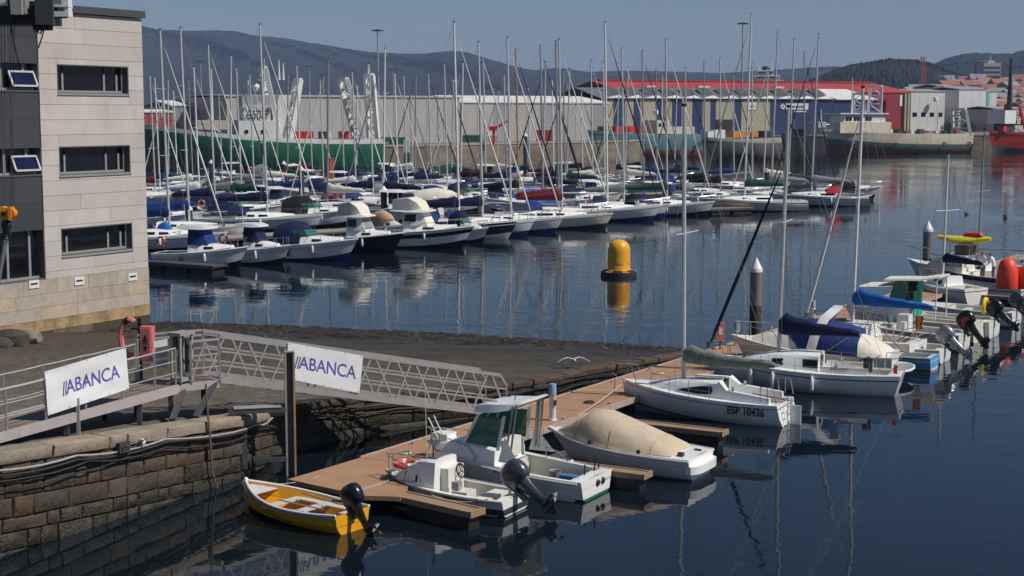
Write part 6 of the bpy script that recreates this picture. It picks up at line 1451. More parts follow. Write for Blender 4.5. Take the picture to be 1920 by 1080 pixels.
R2 = [(390, 84, 418), (433, 105, 405), (363, 126, 400), (443, 128, 396), (616, 112, 408), (556, 122, 396), (692, 120, 396), (722, 92, 402), (967, 94, 398), (1013, 87, 396), (1023, 117, 388), (281, 141, 384), (290, 145, 374), (315, 150, 376), (353, 150, 378), (468, 140, 378), (495, 110, 372), (740, 138, 378), (757, 143, 370), (780, 140, 374), (803, 138, 368), (833, 120, 374), (868, 118, 370), (906, 118, 366), (1056, 133, 368), (1068, 130, 374), (1108, 115, 370), (1131, 117, 364), (1178, 128, 366), (1230, 132, 362), (1285, 128, 360), (1270, 150, 352),
      (325, 170, 356), (410, 175, 350), (520, 168, 352), (580, 172, 348), (640, 176, 354), (670, 160, 350), (770, 175, 346), (820, 178, 350), (935, 170, 348), (990, 165, 352), (1090, 172, 346), (1160, 160, 350), (1200, 170, 344), (600, 150, 362), (850, 150, 358), (1035, 150, 358), (945, 140, 372), (540, 140, 366), (660, 135, 384), (1410, 120, 372), (1440, 135, 366), (1375, 140, 362)]
cvs = ['navy', 'blue', 'black', 'grey', 'black', 'green', 'navy', 'burgundy', 'cream', None, 'white', 'navy']; jbs = ['white', 'navy', None, 'white', 'black', 'grey', 'white', None, 'black', 'white', 'navy']; hds = ['navy', None, 'blue', 'grey', None, 'navy', 'black', None]
for i, (px, py, pw) in enumerate(R2):
    yacht(px, py, pw, hd=AX + rm.uniform(-.15, .15) + (math.pi if i % 3 == 1 else 0), cover=cvs[(i * 5) % 12], jib=jbs[(i * 7) % 11], hull=['white', 'white', 'white', 'cream', 'white', 'navy', 'white', 'grey'][i % 8], hoodc=hds[(i * 3) % 8], nsp=1 + i % 2, mm='wood' if px == 967 else [None, None, 'white', None, 'grey'][i % 5], det=1, buoy=i % 9 == 4)

MOTG = 'motor cruisers moored in the far marina'
def cruiser(bow, stern, style, label, hullm=None, stripe=None, canv='navy', bottom=None, L=None, hd=None, grp=None, B=None, lb=None, z_=1.0):
    if L is None: c, hd, L = place(bow, stern)
    else: c = P(*bow)
    t = thing('motor_cruiser', label, 'motor boat', (c.x, c.y, 0), hd, grp)
    B = B or L * .36; z_ *= 1.12; fb = (.75 + L * .09) * z_; fs = (.55 + L * .05) * z_
    H = Hull(L, B, fb, fs, .4, .88, .42, 2.2, L * .12, sg=.02, kind='vee')
    H.mesh([(.30, 2), (.40, 2), (.70, 0), (.86, 1), (1.0, 0)], 14).build('hull', [hullm or WHITE, stripe or GREYW, bottom or NAVYH], t)
    H.deck((.04, .36, .82, .4), n=12).build('deck', [WHITE, WHITE2, WHITE2], t)
    for sd in (-1, 1): MB().tube(H.sheer(sd, 0, 1, 10, -.04, 1.01), .035, 5).build('rub_rail', GREYW, t)
    zd = fs + .1; bw = B * .40
    s_, rings = cabin([(-L * .10, bw, bw * .92, fs, zd + .55), (L * .06, bw, bw * .85, fs + .1, zd + .55), (L * .20, bw * .75, bw * .55, fs + .3, zd + .48), (L * .33, bw * .4, bw * .22, fb - .1, fb + .04)], .85, .06); s_.build('foredeck_cabin', WHITE, t, ang=50)
    for sd in (-1, 1): window(t, rings, 1, sd, ((.1, .45), (.1, .8), (.7, .8), (.8, .45)), off=.015)
    z1 = zd + .5
    if style in ('hardtop', 'fly'):
        wr = [[Vector((x, y * w, z)) for y, z in ((-1, z1), (-.86, z1 + .98), (.86, z1 + .98), (1, z1))] for x, w in ((-L * .10, bw * .95), (L * .02, bw * .92), (L * .11, bw * .78))]
        for k, p in enumerate(wr[2]): 
            if k in (1, 2): p.x -= .45
        MB().loft(wr).build('wheelhouse', CANV[canv] if style == 'hardtop' else WHITE2, t, ang=40)
        if style == 'fly':
            for sd in (-1, 1):
                q = (wr[0][0], wr[1][0], wr[1][1], wr[0][1]) if sd < 0 else (wr[1][3], wr[0][3], wr[0][2], wr[1][2]); MB().onquad(q, ((.08, .3), (.92, .3), (.92, .85), (.08, .85)), .015, .02).build('side_window', GLASSB, t)
            q = (wr[2][3], wr[2][0], wr[2][1], wr[2][2]); MB().onquad(q, ((.05, .1), (.95, .1), (.95, .9), (.05, .9)), .015, .02).build('windscreen', CANV[canv], t)
        rf = [[Vector((x, -w, z)), Vector((x, -w * .9, z + th)), Vector((x, w * .9, z + th)), Vector((x, w, z))] for x, w, z, th in ((-L * .22, bw * .95, z1 + 1.06, .14), (-L * .1, bw * 1.0, z1 + 1.0, .22), (L * .03, bw * .98, z1 + .98, .24), (L * .12, bw * .8, z1 + 1.0, .08))]
        MB().loft(rf).build('roof', WHITE, t, ang=50)
        if style == 'fly':
            zf = z1 + 1.15; fr = [[Vector((x, -w, zf)), Vector((x, -w * .96, zf + h_)), Vector((x, w * .96, zf + h_)), Vector((x, w, zf))] for x, w, h_ in ((-L * .20, bw * .92, .75), (-L * .06, bw * .95, .9), (L * .02, bw * .9, .55), (L * .06, bw * .75, .05))]
            MB().loft(fr).build('flybridge_cover', CANV['cream'], t, ang=50)
        MB().tube([(-L * .18, 0, z1 + .9), (-L * .2, 0, z1 + 2.6)], .015, 5).build('antenna', ALUW, t)
    if style == 'express':
        ws = [Vector((L * .10, 0, z1 - .05)), Vector((L * .04, bw * .8, z1 - .05)), Vector((-L * .08, bw * .95, z1 - .1))]; wt = [p + Vector((-.38, 0, .55)) for p in ws]
        for sd in (-1, 1):
            f = lambda v: Vector((v.x, v.y * sd, v.z)); q = [f(ws[0]), f(ws[1]), f(wt[1]), f(wt[0])]; q2 = [f(ws[1]), f(ws[2]), f(wt[2]), f(wt[1])]
            for qq in (q, q2): MB().add(qq, [(0, 1, 2, 3)]).build('windscreen', GLASSG, t)
        rings = [[Vector((x, bw * w * math.cos(a), fs + h_ * math.sin(a) ** .7)) for a in [math.pi * j / 8 for j in range(9)]] for x, w, h_ in ((L * .0, .8, 1.15), (-L * .06, 1.0, 1.6), (-L * .2, 1.08, 1.65), (-L * .33, 1.08, 1.35))]
        MB().loft(rings).build('canopy', CANV[canv], t, ang=60)
    if style == 'tent':
        rings = [[Vector((x, bw * w * math.cos(a), fs + h_ * math.sin(a) ** .6)) for a in [math.pi * j / 8 for j in range(9)]] for x, w, h_ in ((L * .22, .5, .6), (L * .08, .9, 1.2), (-L * .1, 1.08, 1.5), (-L * .3, 1.08, 1.3), (-L * .42, 1.0, .8))]
        MB().loft(rings).build('boat_tent', CANV[canv], t, ang=60)
    bow_rail(t, H, .50, .55, .018)
    fender(t, H, .35, -1, .65, .11, NAVYH); fender(t, H, .6, -1, .6, .10, WHITE)
    if lb: lifebuoy(t, (H.xs(.10), -B * .36, fs + .75), .30, .075, 'Y')
    return t, H, L
cruiser((466, 505), (298, 500), 'hardtop', 'white cabin cruiser with blue screen cover beside the black floating dock', canv='blue', lb=True)
cruiser((545, 498), (418, 492), 'hardtop', 'white cabin cruiser with navy screen cover and lifebuoy behind its roof', canv='navy', lb=True)
cruiser((672, 490), (496, 484), 'express', 'white express cruiser with rounded navy canopy and dark blue bottom', canv='navy', bottom=BLUES, stripe=GREYW)
cruiser((758, 476), (598, 470), 'fly', 'white flybridge cruiser with grey screen cover and black hull', hullm=BLACKH, stripe=BLACKH, canv='grey', bottom=BLACKH)
cruiser((890, 466), (685, 461), 'fly', 'large white flybridge cruiser with cream bridge cover and black side stripe', stripe=BLACKH, canv='cream', bottom=BLACKH)
cruiser((762, 450), (690, 446), 'tent', 'cruiser under a tan tent cover between the two flybridge boats', canv='tan')
cruiser((915, 457), (835, 452), 'express', 'low white cruiser with green windscreen next to the navy hulled yacht', canv='navy')
cruiser((340, 470), (292, 467), 'tent', 'small boat under a bright blue cover near the black floating dock', canv='bright blue', z_=.8)
cruiser((672, 394), (606, 391), 'tent', 'boat under a vivid red cover in the middle rows', canv='red')
cruiser((1228, 413), (1165, 410), 'express', 'white cruiser with black canopy near the wooden floating dock', canv='black')
cruiser((1290, 391), (1240, 388), 'express', 'white cruiser with blue canopy behind the wooden floating dock', canv='blue')
GEN = [(300, 432, 'tent', 'blue'), (375, 412, 'tent', 'navy'), (450, 418, 'express', 'navy'), (520, 402, 'hardtop', 'navy'), (590, 425, 'express', 'black'), (575, 378, 'express', 'navy'), (640, 362, 'hardtop', 'blue'), (690, 352, 'express', 'navy'), (745, 412, 'hardtop', 'black'), (790, 395, 'express', 'blue'), (835, 400, 'tent', 'cream'), (880, 388, 'express', 'navy'), (930, 395, 'hardtop', 'navy'), (985, 402, 'tent', 'bright blue'), (1085, 395, 'express', 'navy'), (1110, 385, 'hardtop', 'blue'), (340, 352, 'express', 'blue'), (430, 340, 'hardtop', 'navy'), (505, 342, 'express', 'grey'), (560, 338, 'tent', 'white'), (730, 342, 'hardtop', 'navy'), (790, 344, 'express', 'green'), (860, 340, 'tent', 'green'), (915, 346, 'hardtop', 'black'), (975, 342, 'express', 'blue'), (1050, 340, 'hardtop', 'navy'), (1120, 348, 'express', 'black'), (1190, 350, 'hardtop', 'grey'), (1240, 356, 'tent', 'navy'), (1565, 378, 'express', 'black'), (1590, 374, 'tent', 'grey')]
nm = {'tent': 'under a %s cover', 'express': 'with %s cockpit canopy', 'hardtop': 'with hardtop and %s screen cover'}
for i, (px, py, st_, cv) in enumerate(GEN):
    cruiser((px, py), None, st_, 'white motor boat %s, %s of far marina' % (nm[st_] % cv, 'front row' if py > 400 else ('middle rows' if py > 362 else 'back rows')), canv=cv, L=rm.uniform(6.0, 8.5), hd=AX + rm.uniform(-.15, .15) + (math.pi if i % 4 == 1 else 0), grp=MOTG, lb=i % 5 == 2)

# marina pontoons, docks, piles
def far_dock(p, q, w, lab, mats=(None, None)):
    a, c = P(*p), P(*q); d = c - a; L_ = d.length; t = thing('floating_dock', lab, 'dock', (a.x, a.y, 0), math.atan2(d.y, d.x))
    MB().box((L_ / 2, 0, .50), (L_, w, .10)).build('deck', mats[0] or TEAK, t, smooth=False)
    k = max(2, int(L_ / 2.2))
    for i in range(k): MB().box((L_ * (i + .5) / k, 0, .1), (L_ / k * .82, w * .9, .66)).build('float', mats[1] or FLOATM, t, smooth=False)
    for sd in (-1, 1): MB().box((L_ / 2, sd * (w / 2 + .03), .42), (L_, .05, .18)).build('edge_beam', GALVD, t, smooth=False)
    return t
far_dock((270, 503), (414, 514), 1.2, 'black floating dock with tubular side fender below the cabin cruisers', (GALVD, BLACK))
far_dock((1240, 404), (1404, 398), 1.6, 'weathered wooden floating dock beside the long grey sloop', (TEAK, FLOATM))
far_dock((240, 470), (1236, 402), 2.4, 'long marina walkway behind the front row of boats', (mat('far_deck', (.30, .24, .19), .85), FLOATM))
far_dock((220, 405), (1300, 368), 2.4, 'long marina walkway between the middle rows of yachts', (MATS['far_deck'], FLOATM))
far_dock((230, 362), (1200, 342), 2.4, 'long marina walkway behind the last row of yachts', (MATS['far_deck'], FLOATM))
for px, pt, pw, lab in ((355, 384, 440, 'dark mooring pile near the blue covered boats of the marina'), (720, 349, 412, 'dark mooring pile beside the cream flybridge cruiser'), (566, 312, 385, 'dark mooring pile behind the express cruiser canopy'), (397, 300, 362, 'dark mooring pile in the rows below the trawler bow'), (533, 302, 352, 'dark mooring pile below the green trawler hull'), (733, 306, 352, 'dark mooring pile near the trawler stern'), (985, 250, 345, 'thick dark mooring pile near the wooden mast'), (1437, 316, 372, 'dark mooring pile behind the long grey sloop')):
    b0 = P(px, pw); zt_ = PD(px, pt, b0.y).z; t = thing('mooring_pile', lab, 'mooring pile', (b0.x, b0.y, -1), 0, 'dark piles of the far marina')
    MB().lathe([(.3, 0), (.3, zt_ + .55)], 14).build('shaft', mat('pile_black', (.03, .03, .032), .6, .2, 2), t); MB().lathe([(.32, zt_ + .55), (.32, zt_ + .68), (.02, zt_ + 1.05)], 14).build('cap', ALUW, t)
b0 = P(622, 358); zt_ = PD(622, 298, b0.y).z
op = thing('signal_post', 'bright orange square post standing among the yachts before the green trawler', 'post', (b0.x, b0.y, -.5)); MB().box((0, 0, (zt_ + .5) / 2), (.52, .52, zt_ + .5)).build('shaft', mat('orange_post', (.72, .12, .025), .5), op, smooth=False); MB().box((0, 0, zt_ + .53), (.6, .6, .06)).build('cap', MATS['orange_post'], op, smooth=False)
c1 = P(1567, 372); person((c1.x, c1.y, .95), R(230), 'person in a light blue top standing at a yacht stern in the far marina', (.18, .48, .60), (.03, .04, .09), (.02, .015, .01), {}, hgt=1.75)
# ------------------------------------------------------------ far port: sheds, ships, city
ZQ = 3.9
def shed(name, label, pl, pr, Y, depth, ytop, panels, mats, roofm, roof_h=.6, over=.3, dY=0.0, cat='building'):
    """front wall runs from pixel column pl at depth Y to column pr at depth Y + dY"""
    a = PD(pl, ytop, Y); e = PD(pr, ytop, Y + dY); zt = a.z; d = Vector((e.x - a.x, e.y - a.y, 0)); W = d.length; u = d.normalized(); n = Vector((u.y, -u.x, 0))
    sx_ = lambda px: (PLN(px, ytop, a, n) - a).dot(u)
    t = thing(name, label, cat, (a.x, a.y, ZQ), math.atan2(u.y, u.x)); h0 = zt - ZQ
    MB().box((W / 2, depth / 2 + .1, h0 / 2), (W - .1, depth - .1, h0 - .05)).build('wall', mats[0], t, smooth=False)
    pos = panels if isinstance(panels, list) else [(pl + (pr - pl) * k / panels, pl + (pr - pl) * (k + 1) / panels, k % len(mats)) for k in range(panels)]
    for (x0, x1, mi) in pos:
        xa, xb = sx_(x0), sx_(x1)
        MB().box(((xa + xb) / 2, 0, h0 / 2), (xb - xa - .08, .22, h0 - .02)).build('wall_panel', mats[mi], t, smooth=False)
    r = MB(); r.add([(-over, -over, h0), (W + over, -over, h0), (W + over, depth / 2, h0 + roof_h), (-over, depth / 2, h0 + roof_h), (-over, depth, h0), (W + over, depth, h0), (-over, -over, h0 + .25), (W + over, -over, h0 + .25), (W + over, depth / 2, h0 + roof_h + .25), (-over, depth / 2, h0 + roof_h + .25), (-over, depth, h0 + .25), (W + over, depth, h0 + .25)],
        [(6, 7, 8, 9), (9, 8, 11, 10), (0, 1, 7, 6), (0, 6, 9, 3), (1, 2, 8, 7), (3, 9, 10, 4), (2, 5, 11, 8), (0, 3, 2, 1), (3, 4, 5, 2)]); r.build('roof', roofm, t, smooth=False)
    return t, W, h0, sx_
FGREY = [mat('shed_grey_%d' % i, c_, .8, .06, .15, dirt=(.30, .28, .25), dirt_amt=.12, dscale=.08) for i, c_ in enumerate(((.40, .385, .355), (.385, .37, .34), (.41, .395, .365)))]
FGD = [mat('shed_dull_%d' % i, c_, .8, .08, .15) for i, c_ in enumerate(((.30, .295, .29), (.285, .28, .275)))]
ROOFW = mat('roof_white', (.66, .66, .65), .7, .08, .2); ROOFD = mat('roof_dark', (.075, .08, .085), .8, .2, .2)
shed('quay_warehouse', 'big plain grey warehouse behind the green trawler', 424, 862, 292, 30, 181, 14, FGREY, FGREY[0], .3, dY=26)
shed('quay_warehouse', 'low grey warehouse with pale roof left of the big grey warehouse', 322, 430, 306, 20, 199, 4, FGD, ROOFW, 1.0, dY=6)
shed('quay_warehouse', 'lower grey warehouse with white roof edge between the grey and blue sheds', 864, 1140, 326, 24, 193, 9, [FGREY[1], FGREY[2], FGD[0]], ROOFW, 1.5, dY=20)
shed('red_store', 'red walled store beside the low grey warehouse at the quay end', 262, 323, 296, 14, 211, 4, [mat('store_red', (.36, .07, .065), .7, .1, .3), mat('store_red2', (.33, .06, .06), .7, .1, .3)], ROOFW, .4, dY=3)
NAV = mat('shed_navy', (.018, .035, .115), .6, .1, .3); BEI = mat('shed_beige', (.42, .375, .26), .8, .08, .3); DOOR = mat('shed_opening', (.03, .027, .022), .9)
pn = []; xs_ = [(1128, 1140, 0), (1140, 1150, 1), (1150, 1171, 0), (1171, 1188, 1), (1188, 1201, 0), (1201, 1229, 1), (1229, 1246, 0), (1246, 1260, 1), (1260, 1278, 0), (1278, 1298, 1), (1298, 1317, 0), (1317, 1332, 1), (1332, 1342, 0), (1342, 1376, 1), (1376, 1390, 0), (1390, 1444, 1), (1444, 1474, 0), (1474, 1504, 0), (1504, 1534, 0), (1534, 1562, 0), (1562, 1600, 0), (1600, 1646, 0)]
bw_, W, h0, sx = shed('fish_market_shed', 'long blue and beige fish market shed with saw tooth roof', 1128, 1646, 392, 30, 186, xs_, [NAV, BEI], mat('roof_slate', (.14, .145, .15), .8, .25, .25), 3.0, dY=36)
for i in range(12):
    x0 = sx(1136 + i * 35.5); x1 = sx(1136 + (i + 1) * 35.5); w = x1 - x0
    m_ = MB(); m_.add([(x0 + .1, -.62, h0 + .28), (x0 + w * .96, -.62, h0 + .28), (x0 + w * 1.02, 3.2, h0 + 1.08), (x0 + .1, -.62, h0 + .40), (x0 + w * .96, -.62, h0 + .40), (x0 + w * 1.02, 3.2, h0 + 1.22)], [(3, 4, 5), (0, 1, 4, 3), (1, 2, 5, 4), (0, 3, 5, 2), (0, 2, 1)]); m_.build('roof_wedge', ROOFW, bw_, smooth=False)
    m_ = MB(); m_.add([(x0 + w * .5, 4.2, h0 + 1.2), (x0 + w * 1.25, 4.2, h0 + 1.2), (x0 + w * 1.5, 12, h0 + 3.35), (x0 + w * .95, 12, h0 + 3.35), (x0 + w * 1.3, 9, h0 + 2.3)], [(0, 1, 2, 3), (1, 4, 2)]); m_.build('roof_bay', ROOFD, bw_, smooth=False)
xe0, xe1 = sx(1566), sx(1644)
MB().add([(xe0, -.62, h0 + .32), (xe1, -.62, h0 + .32), (xe1, 14, h0 + 3.3), (xe0, 14, h0 + 3.3), (xe0, -.62, h0 + .1), (xe1, -.62, h0 + .1)], [(0, 1, 2, 3), (4, 5, 1, 0)]).build('roof_sheet', ROOFW, bw_, smooth=False)
MB().box((sx(1358), -.14, 2.2), (sx(1375) - sx(1343), .1, 4.4)).build('doorway', DOOR, bw_, smooth=False)
MB().box((sx(1410), -.20, h0 - 1.7), (sx(1423) - sx(1410), .12, 2.0)).build('sign', ALUW, bw_, smooth=False)
for k, (m_, dx) in enumerate(((NAV, -.3), (REDB, .35), (mat('sign_green', (.03, .2, .08), .5), .05))): MB().box((sx(1410) + dx, -.27, h0 - 1.8 + .3 * (k == 2)), (.5, .04, .5)).build('sign_mark', m_, bw_, smooth=False)
sg = MB(); sg.box((sx(1494), -.20, h0 - 1.75), (sx(1516) - sx(1474), .12, 1.7)); so = sg.build('sign', ALUW, bw_, smooth=False)
text_mesh('mercasobri', 1.25, 'lettering', NAV, so, frame(Vector((sx(1494), -.275, h0 - 1.75)), (1, 0, 0), (0, 0, 1)), depth=.02, bold=.02, sx=.9)
MB().lathe([(.05, -.30), (.75, -.30), (.75, -.16), (.05, -.16)], 18, (sx(1467), 0, h0 - 1.75), axis='Y').build('sign_roundel', ALUW, bw_); MB().box((sx(1467), -.32, h0 - 1.75), (.5, .03, .35)).build('sign_mark', NAV, bw_, smooth=False)
MB().box((sx(1500), -.2, h0 - 3.1), (4.0, .06, .35)).build('sign_line', ALUW, bw_, smooth=False)
REDS = [mat('shed_red_%d' % i, c_, .6, .08, .2) for i, c_ in enumerate(((.30, .028, .032), (.27, .025, .03)))]
rs_, W, h0, sx2 = shed('red_shed', 'large red roofed shed rising behind the fish market', 1165, 1706, 440, 40, 171, 16, REDS, mat('roof_red', (.42, .045, .04), .6, .1, .2), 3.2, dY=38)
MB().box((W / 2, 20, h0 + 3.55), (W * .96, 4, .5)).build('ridge_cap', REDS[0], rs_, smooth=False)
for p0, p1 in ((1232, 1250), (1330, 1352), (1475, 1492)): MB().box(((sx2(p0) + sx2(p1)) / 2, 8, h0 + 1.4), (sx2(p1) - sx2(p0), 3, .8)).build('rooflight', ROOFW, rs_, smooth=False)
MB().box((sx2(1689), -.22, h0 - 2.4), (1.0, .15, 3.4)).build('sign', ALUW, rs_, smooth=False)
for p0 in (1696, 1702): MB().box((sx2(p0), -.5, h0 / 2), (.6, .6, h0 - .4)).build('column', BEI, rs_, smooth=False)
MB().box((sx2(1664), -.5, h0 / 2 - 1), (2.2, .8, h0 - 2.2)).build('doorway', REDS[1], rs_, smooth=False)
for (pl, pr, yt, Y, nmat, lab) in ((1708, 1772, 172, 520, (.62, .61, .58), 'white harbour building with grey window bands right of the red shed'), (1770, 1800, 163, 540, (.58, .54, .44), 'narrow cream building between two white harbour buildings'), (1798, 1849, 168, 525, (.66, .66, .65), 'tall white cold store building by the quay'), (1849, 1869, 172, 530, (.62, .66, .66), 'white building with green corner stripe beside the cold store'), (1868, 1925, 205, 500, (.5, .46, .4), 'low pale sheds beside the red ship')):
    m_ = mat('port_' + lab[:9] + str(pl), nmat, .8, .06, .2); t, W, h0, _ = shed('harbour_building', lab, pl, pr, Y, 18, yt, 4, [m_], FGD[0], .8, dY=(pr - pl) * .08)
    for k in range(4): MB().box((W * (k + .5) / 4, -.14, h0 * .42), (W / 8, .1, 1.4)).build('window', GLASSB, t, smooth=False)
    if pl == 1849: MB().box((.7, -.2, h0 / 2), (1.2, .2, h0 - .5)).build('corner_stripe', mat('stripe_green', (.12, .42, .33), .6), t, smooth=False)
    if pl == 1708:
        MB().lathe([(.05, -.4), (.8, -.3), (.9, .5), (.6, 1.2), (.05, 1.5)], 12, (W * .62, -2, h0 - 3)).build('radome', ALUW, t)

# high mast lights
def light_tower(px, ytop, Y, lab):
    T = PD(px, ytop, Y); t = thing('high_mast_light', lab, 'light tower', (T.x, Y, ZQ), 0, 'high mast lights of the port'); h = T.z - ZQ
    MB().tube([(0, 0, 0), (0, 0, h)], [.35, .16], 8).build('pole', GALV, t)
    MB().lathe([(.3, h - .1), (1.1, h), (1.1, h + .15), (.2, h + .3)], 12).build('crown', DARKG, t)
    for k in range(6): MB().box((1.25 * math.cos(k * 1.047), 1.25 * math.sin(k * 1.047), h - .05), (.6, .6, .3), rz=k * 1.047).build('lamp_head', DARKG, t, smooth=False)
light_tower(708, 57, 420, 'tall lamp mast rising above the grey warehouse'); light_tower(1393, 44, 430, 'tall lamp mast rising behind the fish market shed')
for px, yt in ((580, 124), (606, 140), (737, 130), (376, 115)): light_tower(px, yt, 620, 'distant lamp mast showing over the grey warehouse roof')

# ships --------------------------------------------------------------
def ship_hull(t, L, B, fb, fs, rows, mats, n=18, **k):
    H = Hull(L, B, fb, fs, 2.0, .82, .45, 2.6, L * .07, sg=.5, **k); H.mesh(rows, n).build('hull', mats, t); H.deck(None, -.6, .1).build('deck', [mat('ship_deck', (.22, .2, .18), .9, .2, .5)], t); return H
def tyre(t, x, y, z): MB().tube([Vector((x + .45 * math.cos(a), y, z + .45 * math.sin(a))) for a in [2 * math.pi * k / 12 for k in range(12)]], .17, 6, closed=True).build('tyre_fender', BLACK, t)
def gantry(t, x, w, h, z, m, lean=1.5, name='gantry', n=4):
    g = MB()
    for sd in (-1, 1): g.bar((x, sd * w, z), (x - lean, sd * w * .8, z + h), .5, .7)
    g.bar((x - lean, -w * .8, z + h), (x - lean, w * .8, z + h), .6, .6)
    for k in range(1, n): f = k / n; g.bar((x - lean * f, -w * (1 - .2 * f), z + h * f), (x - lean * f, w * (1 - .2 * f), z + h * f), .25, .3)
    for k in range(n): f, f2 = k / n, (k + 1) / n; g.bar((x - lean * f, -w * (1 - .2 * f) * (1 if k % 2 else -1), z + h * f), (x - lean * f2, w * (1 - .2 * f2) * (1 if k % 2 else -1), z + h * f2), .18, .18)
    return g.build(name, m, t, smooth=False)
SHW = mat('ship_white', (.74, .73, .70), .55, .08, .5, dirt=(.35, .18, .08), dirt_amt=.16, dscale=.45, stretch=(1, 1, .35))
SHG = mat('trawler_green', (.016, .165, .085), .45, .15, .3, dirt=(.015, .055, .035), dirt_amt=.3, dscale=.15); SHR = mat('trawler_rust', (.13, .085, .05), .8, .35, .4, dirt=(.30, .10, .03), dirt_amt=.3, dscale=.3); DKB = mat('ship_dark', (.03, .04, .035), .6, .3, .4)
a, c = P(245, 336), P(712, 330)
gt = thing('trawler', 'big green hulled trawler with white gantries alongside the far quay', 'ship', ((a.x + c.x) / 2, (a.y + c.y) / 2, 0), math.atan2(a.y - c.y, a.x - c.x)); L = (a - c).length
H = ship_hull(gt, L, 9.5, 8.6, 6.0, [(.34, 1), (.45, 1), (.80, 0), (.93, 0), (1.0, 2)], [SHG, SHR, SHW])
def gx_(px): return L * (.5 - (px - 245) / (712 - 245))
zz_ = lambda py: PD(480, py, 238).z
s1 = MB(); s1.box(((gx_(437) + gx_(512)) / 2, 0, (5.2 + zz_(226)) / 2), (gx_(437) - gx_(512), 7.6, zz_(226) - 5.2)); s1.build('superstructure', SHW, gt, smooth=False)
wh_ = MB(); wh_.loft([[Vector((gx_(x), y, z)) for x, y in ((447, -3.4), (447, 3.4), (497, 3.6), (497, -3.6))] for z in (zz_(228), zz_(199))]); wh_.build('wheelhouse', SHW, gt, smooth=False)
mk = MB(); mk.box(((gx_(446) + gx_(497)) / 2, 0, zz_(189)), (gx_(446) - gx_(497), 6, zz_(180) - zz_(200))); mk.build('bridge_deck', mat('bridge_grey', (.34, .34, .33), .7, .3, 1.5), gt, smooth=False)
for row, txt in ((206, 'A CUKB'), (220, 'AERKT')): text_mesh(txt, 1.2, 'lettering', LET, gt, frame(Vector(((gx_(450) + gx_(492)) / 2, 3.72, zz_(row))), (-1, 0, 0), (0, 0, 1)), depth=.03, bold=.0, spacing=1.05)
for px in (452, 482):
    for py in (246,): MB().box((gx_(px), 3.85, zz_(py)), (.5, .12, .5)).build('porthole', GLASSB, gt, smooth=False)
gantry(gt, gx_(515), 3.2, zz_(128) - 6, 6, SHW, -2.0, n=6); gantry(gt, gx_(535), 3.0, zz_(150) - 6, 6, SHW, 1.8, n=5); gantry(gt, gx_(672), 3.6, zz_(148) - 6, 6, SHW, -2.4, n=6); gantry(gt, gx_(700), 3.2, zz_(140) - 6, 6, SHW, -.6, n=6)
fun = MB(); fun.loft([[Vector((gx_(x) + s, y, z)) for x, y in ((498, -2.2), (498, 2.2), (524, 2.2), (524, -2.2))] for z, s in ((6, 0), (zz_(205), -.8), (zz_(178), -1.6))]); fun.build('funnel', SHW, gt, smooth=False)
for (x, y0, y1) in ((395, 255, 130), (462, 200, 150), (520, 150, 112), (528, 150, 118), (690, 200, 120)): MB().tube([(gx_(x), .5, zz_(y0)), (gx_(x), .5, zz_(y1))], [.22, .08], 6).build('mast', SHW, gt)
MB().lathe([(.05, -.6), (.55, -.4), (.6, .2), (.3, .6), (.02, .7)], 12, (gx_(478), 0, zz_(165))).build('radome', ALUW, gt)
for px, w, m_ in ((555, 2.4, REDB), (570, 1.8, REDB), (640, 1.4, REDB), (600, 1.2, DKB), (610, .8, SHW)): MB().box((gx_(px), 1, 6.6), (w, 1.6, 1.1)).build('deck_gear', m_, gt, smooth=False)
MB().box((gx_(405), 0, 8.2), (6.5, 5, 1.4)).build('foredeck_house', mat('ship_cream', (.5, .46, .36), .6, .1, .5), gt, smooth=False)
bow_rail(gt, H, .66, 1.1, .05)

TEAL = mat('hull_teal', (.11, .25, .28), .6, .15, .3, dirt=(.16, .10, .06), dirt_amt=.25, dscale=.35, stretch=(1, 1, .3)); ANTR = mat('hull_oxide', (.24, .07, .04), .8, .25, .4, dirt=(.12, .075, .045), dirt_amt=.35); GB_ = mat('hull_grey_brown', (.14, .135, .12), .8, .2, .4, dirt=(.10, .065, .04), dirt_amt=.4, dscale=.3)
def ship(name, label, pl, pr, pw, bow_left, B, fb, fs, rows, mats, dp=4.0):
    a, c = P(pl, pw + dp / 2), P(pr, pw - dp / 2)
    if not bow_left: a, c = c, a
    t = thing(name, label, 'ship', ((a.x + c.x) / 2, (a.y + c.y) / 2, 0), math.atan2(a.y - c.y, a.x - c.x)); L = (a - c).length
    H = ship_hull(t, L, B, fb, fs, rows, mats); sgn = 1 if bow_left else -1
    return t, H, L, (lambda px: sgn * L * (.5 - (px - pl) / (pr - pl)))
ts, H, L, X = ship('fishing_ship', 'rusty teal fishing ship with small cream wheelhouse before the fish market', 1098, 1322, 296, True, 7, 6.4, 5.4, [(.30, 1), (.58, 1), (.95, 0), (1.0, 0)], [TEAL, ANTR])
MB().box(((X(1217) + X(1240)) / 2, 0, 6.9), (X(1217) - X(1240), 5, 3.0)).build('wheelhouse', mat('ship_cream2', (.58, .55, .46), .6), ts, smooth=False)
MB().box(((X(1240) + X(1288)) / 2, 0, 6.1), (X(1240) - X(1288), 5, 1.6)).build('deck_house', MATS['ship_cream2'], ts, smooth=False)
for px in (1222, 1229): MB().box((X(px), 2.55, 7.4), (.6, .1, .7)).build('window', GLASSB, ts, smooth=False)
MB().lathe([(.05, 0), (.6, .2), (.6, .9), (.2, 1.3)], 10, (X(1226), 0, 9.6)).build('radome', ALUW, ts); MB().tube([(X(1238), 0, 8), (X(1238), 0, 18.5)], [.25, .1], 6).build('mast', MATS['ship_cream2'], ts); MB().tube([(X(1226), 0, 8.4), (X(1226), 0, 9.8)], .15, 6).build('radar_post', ALUW, ts)
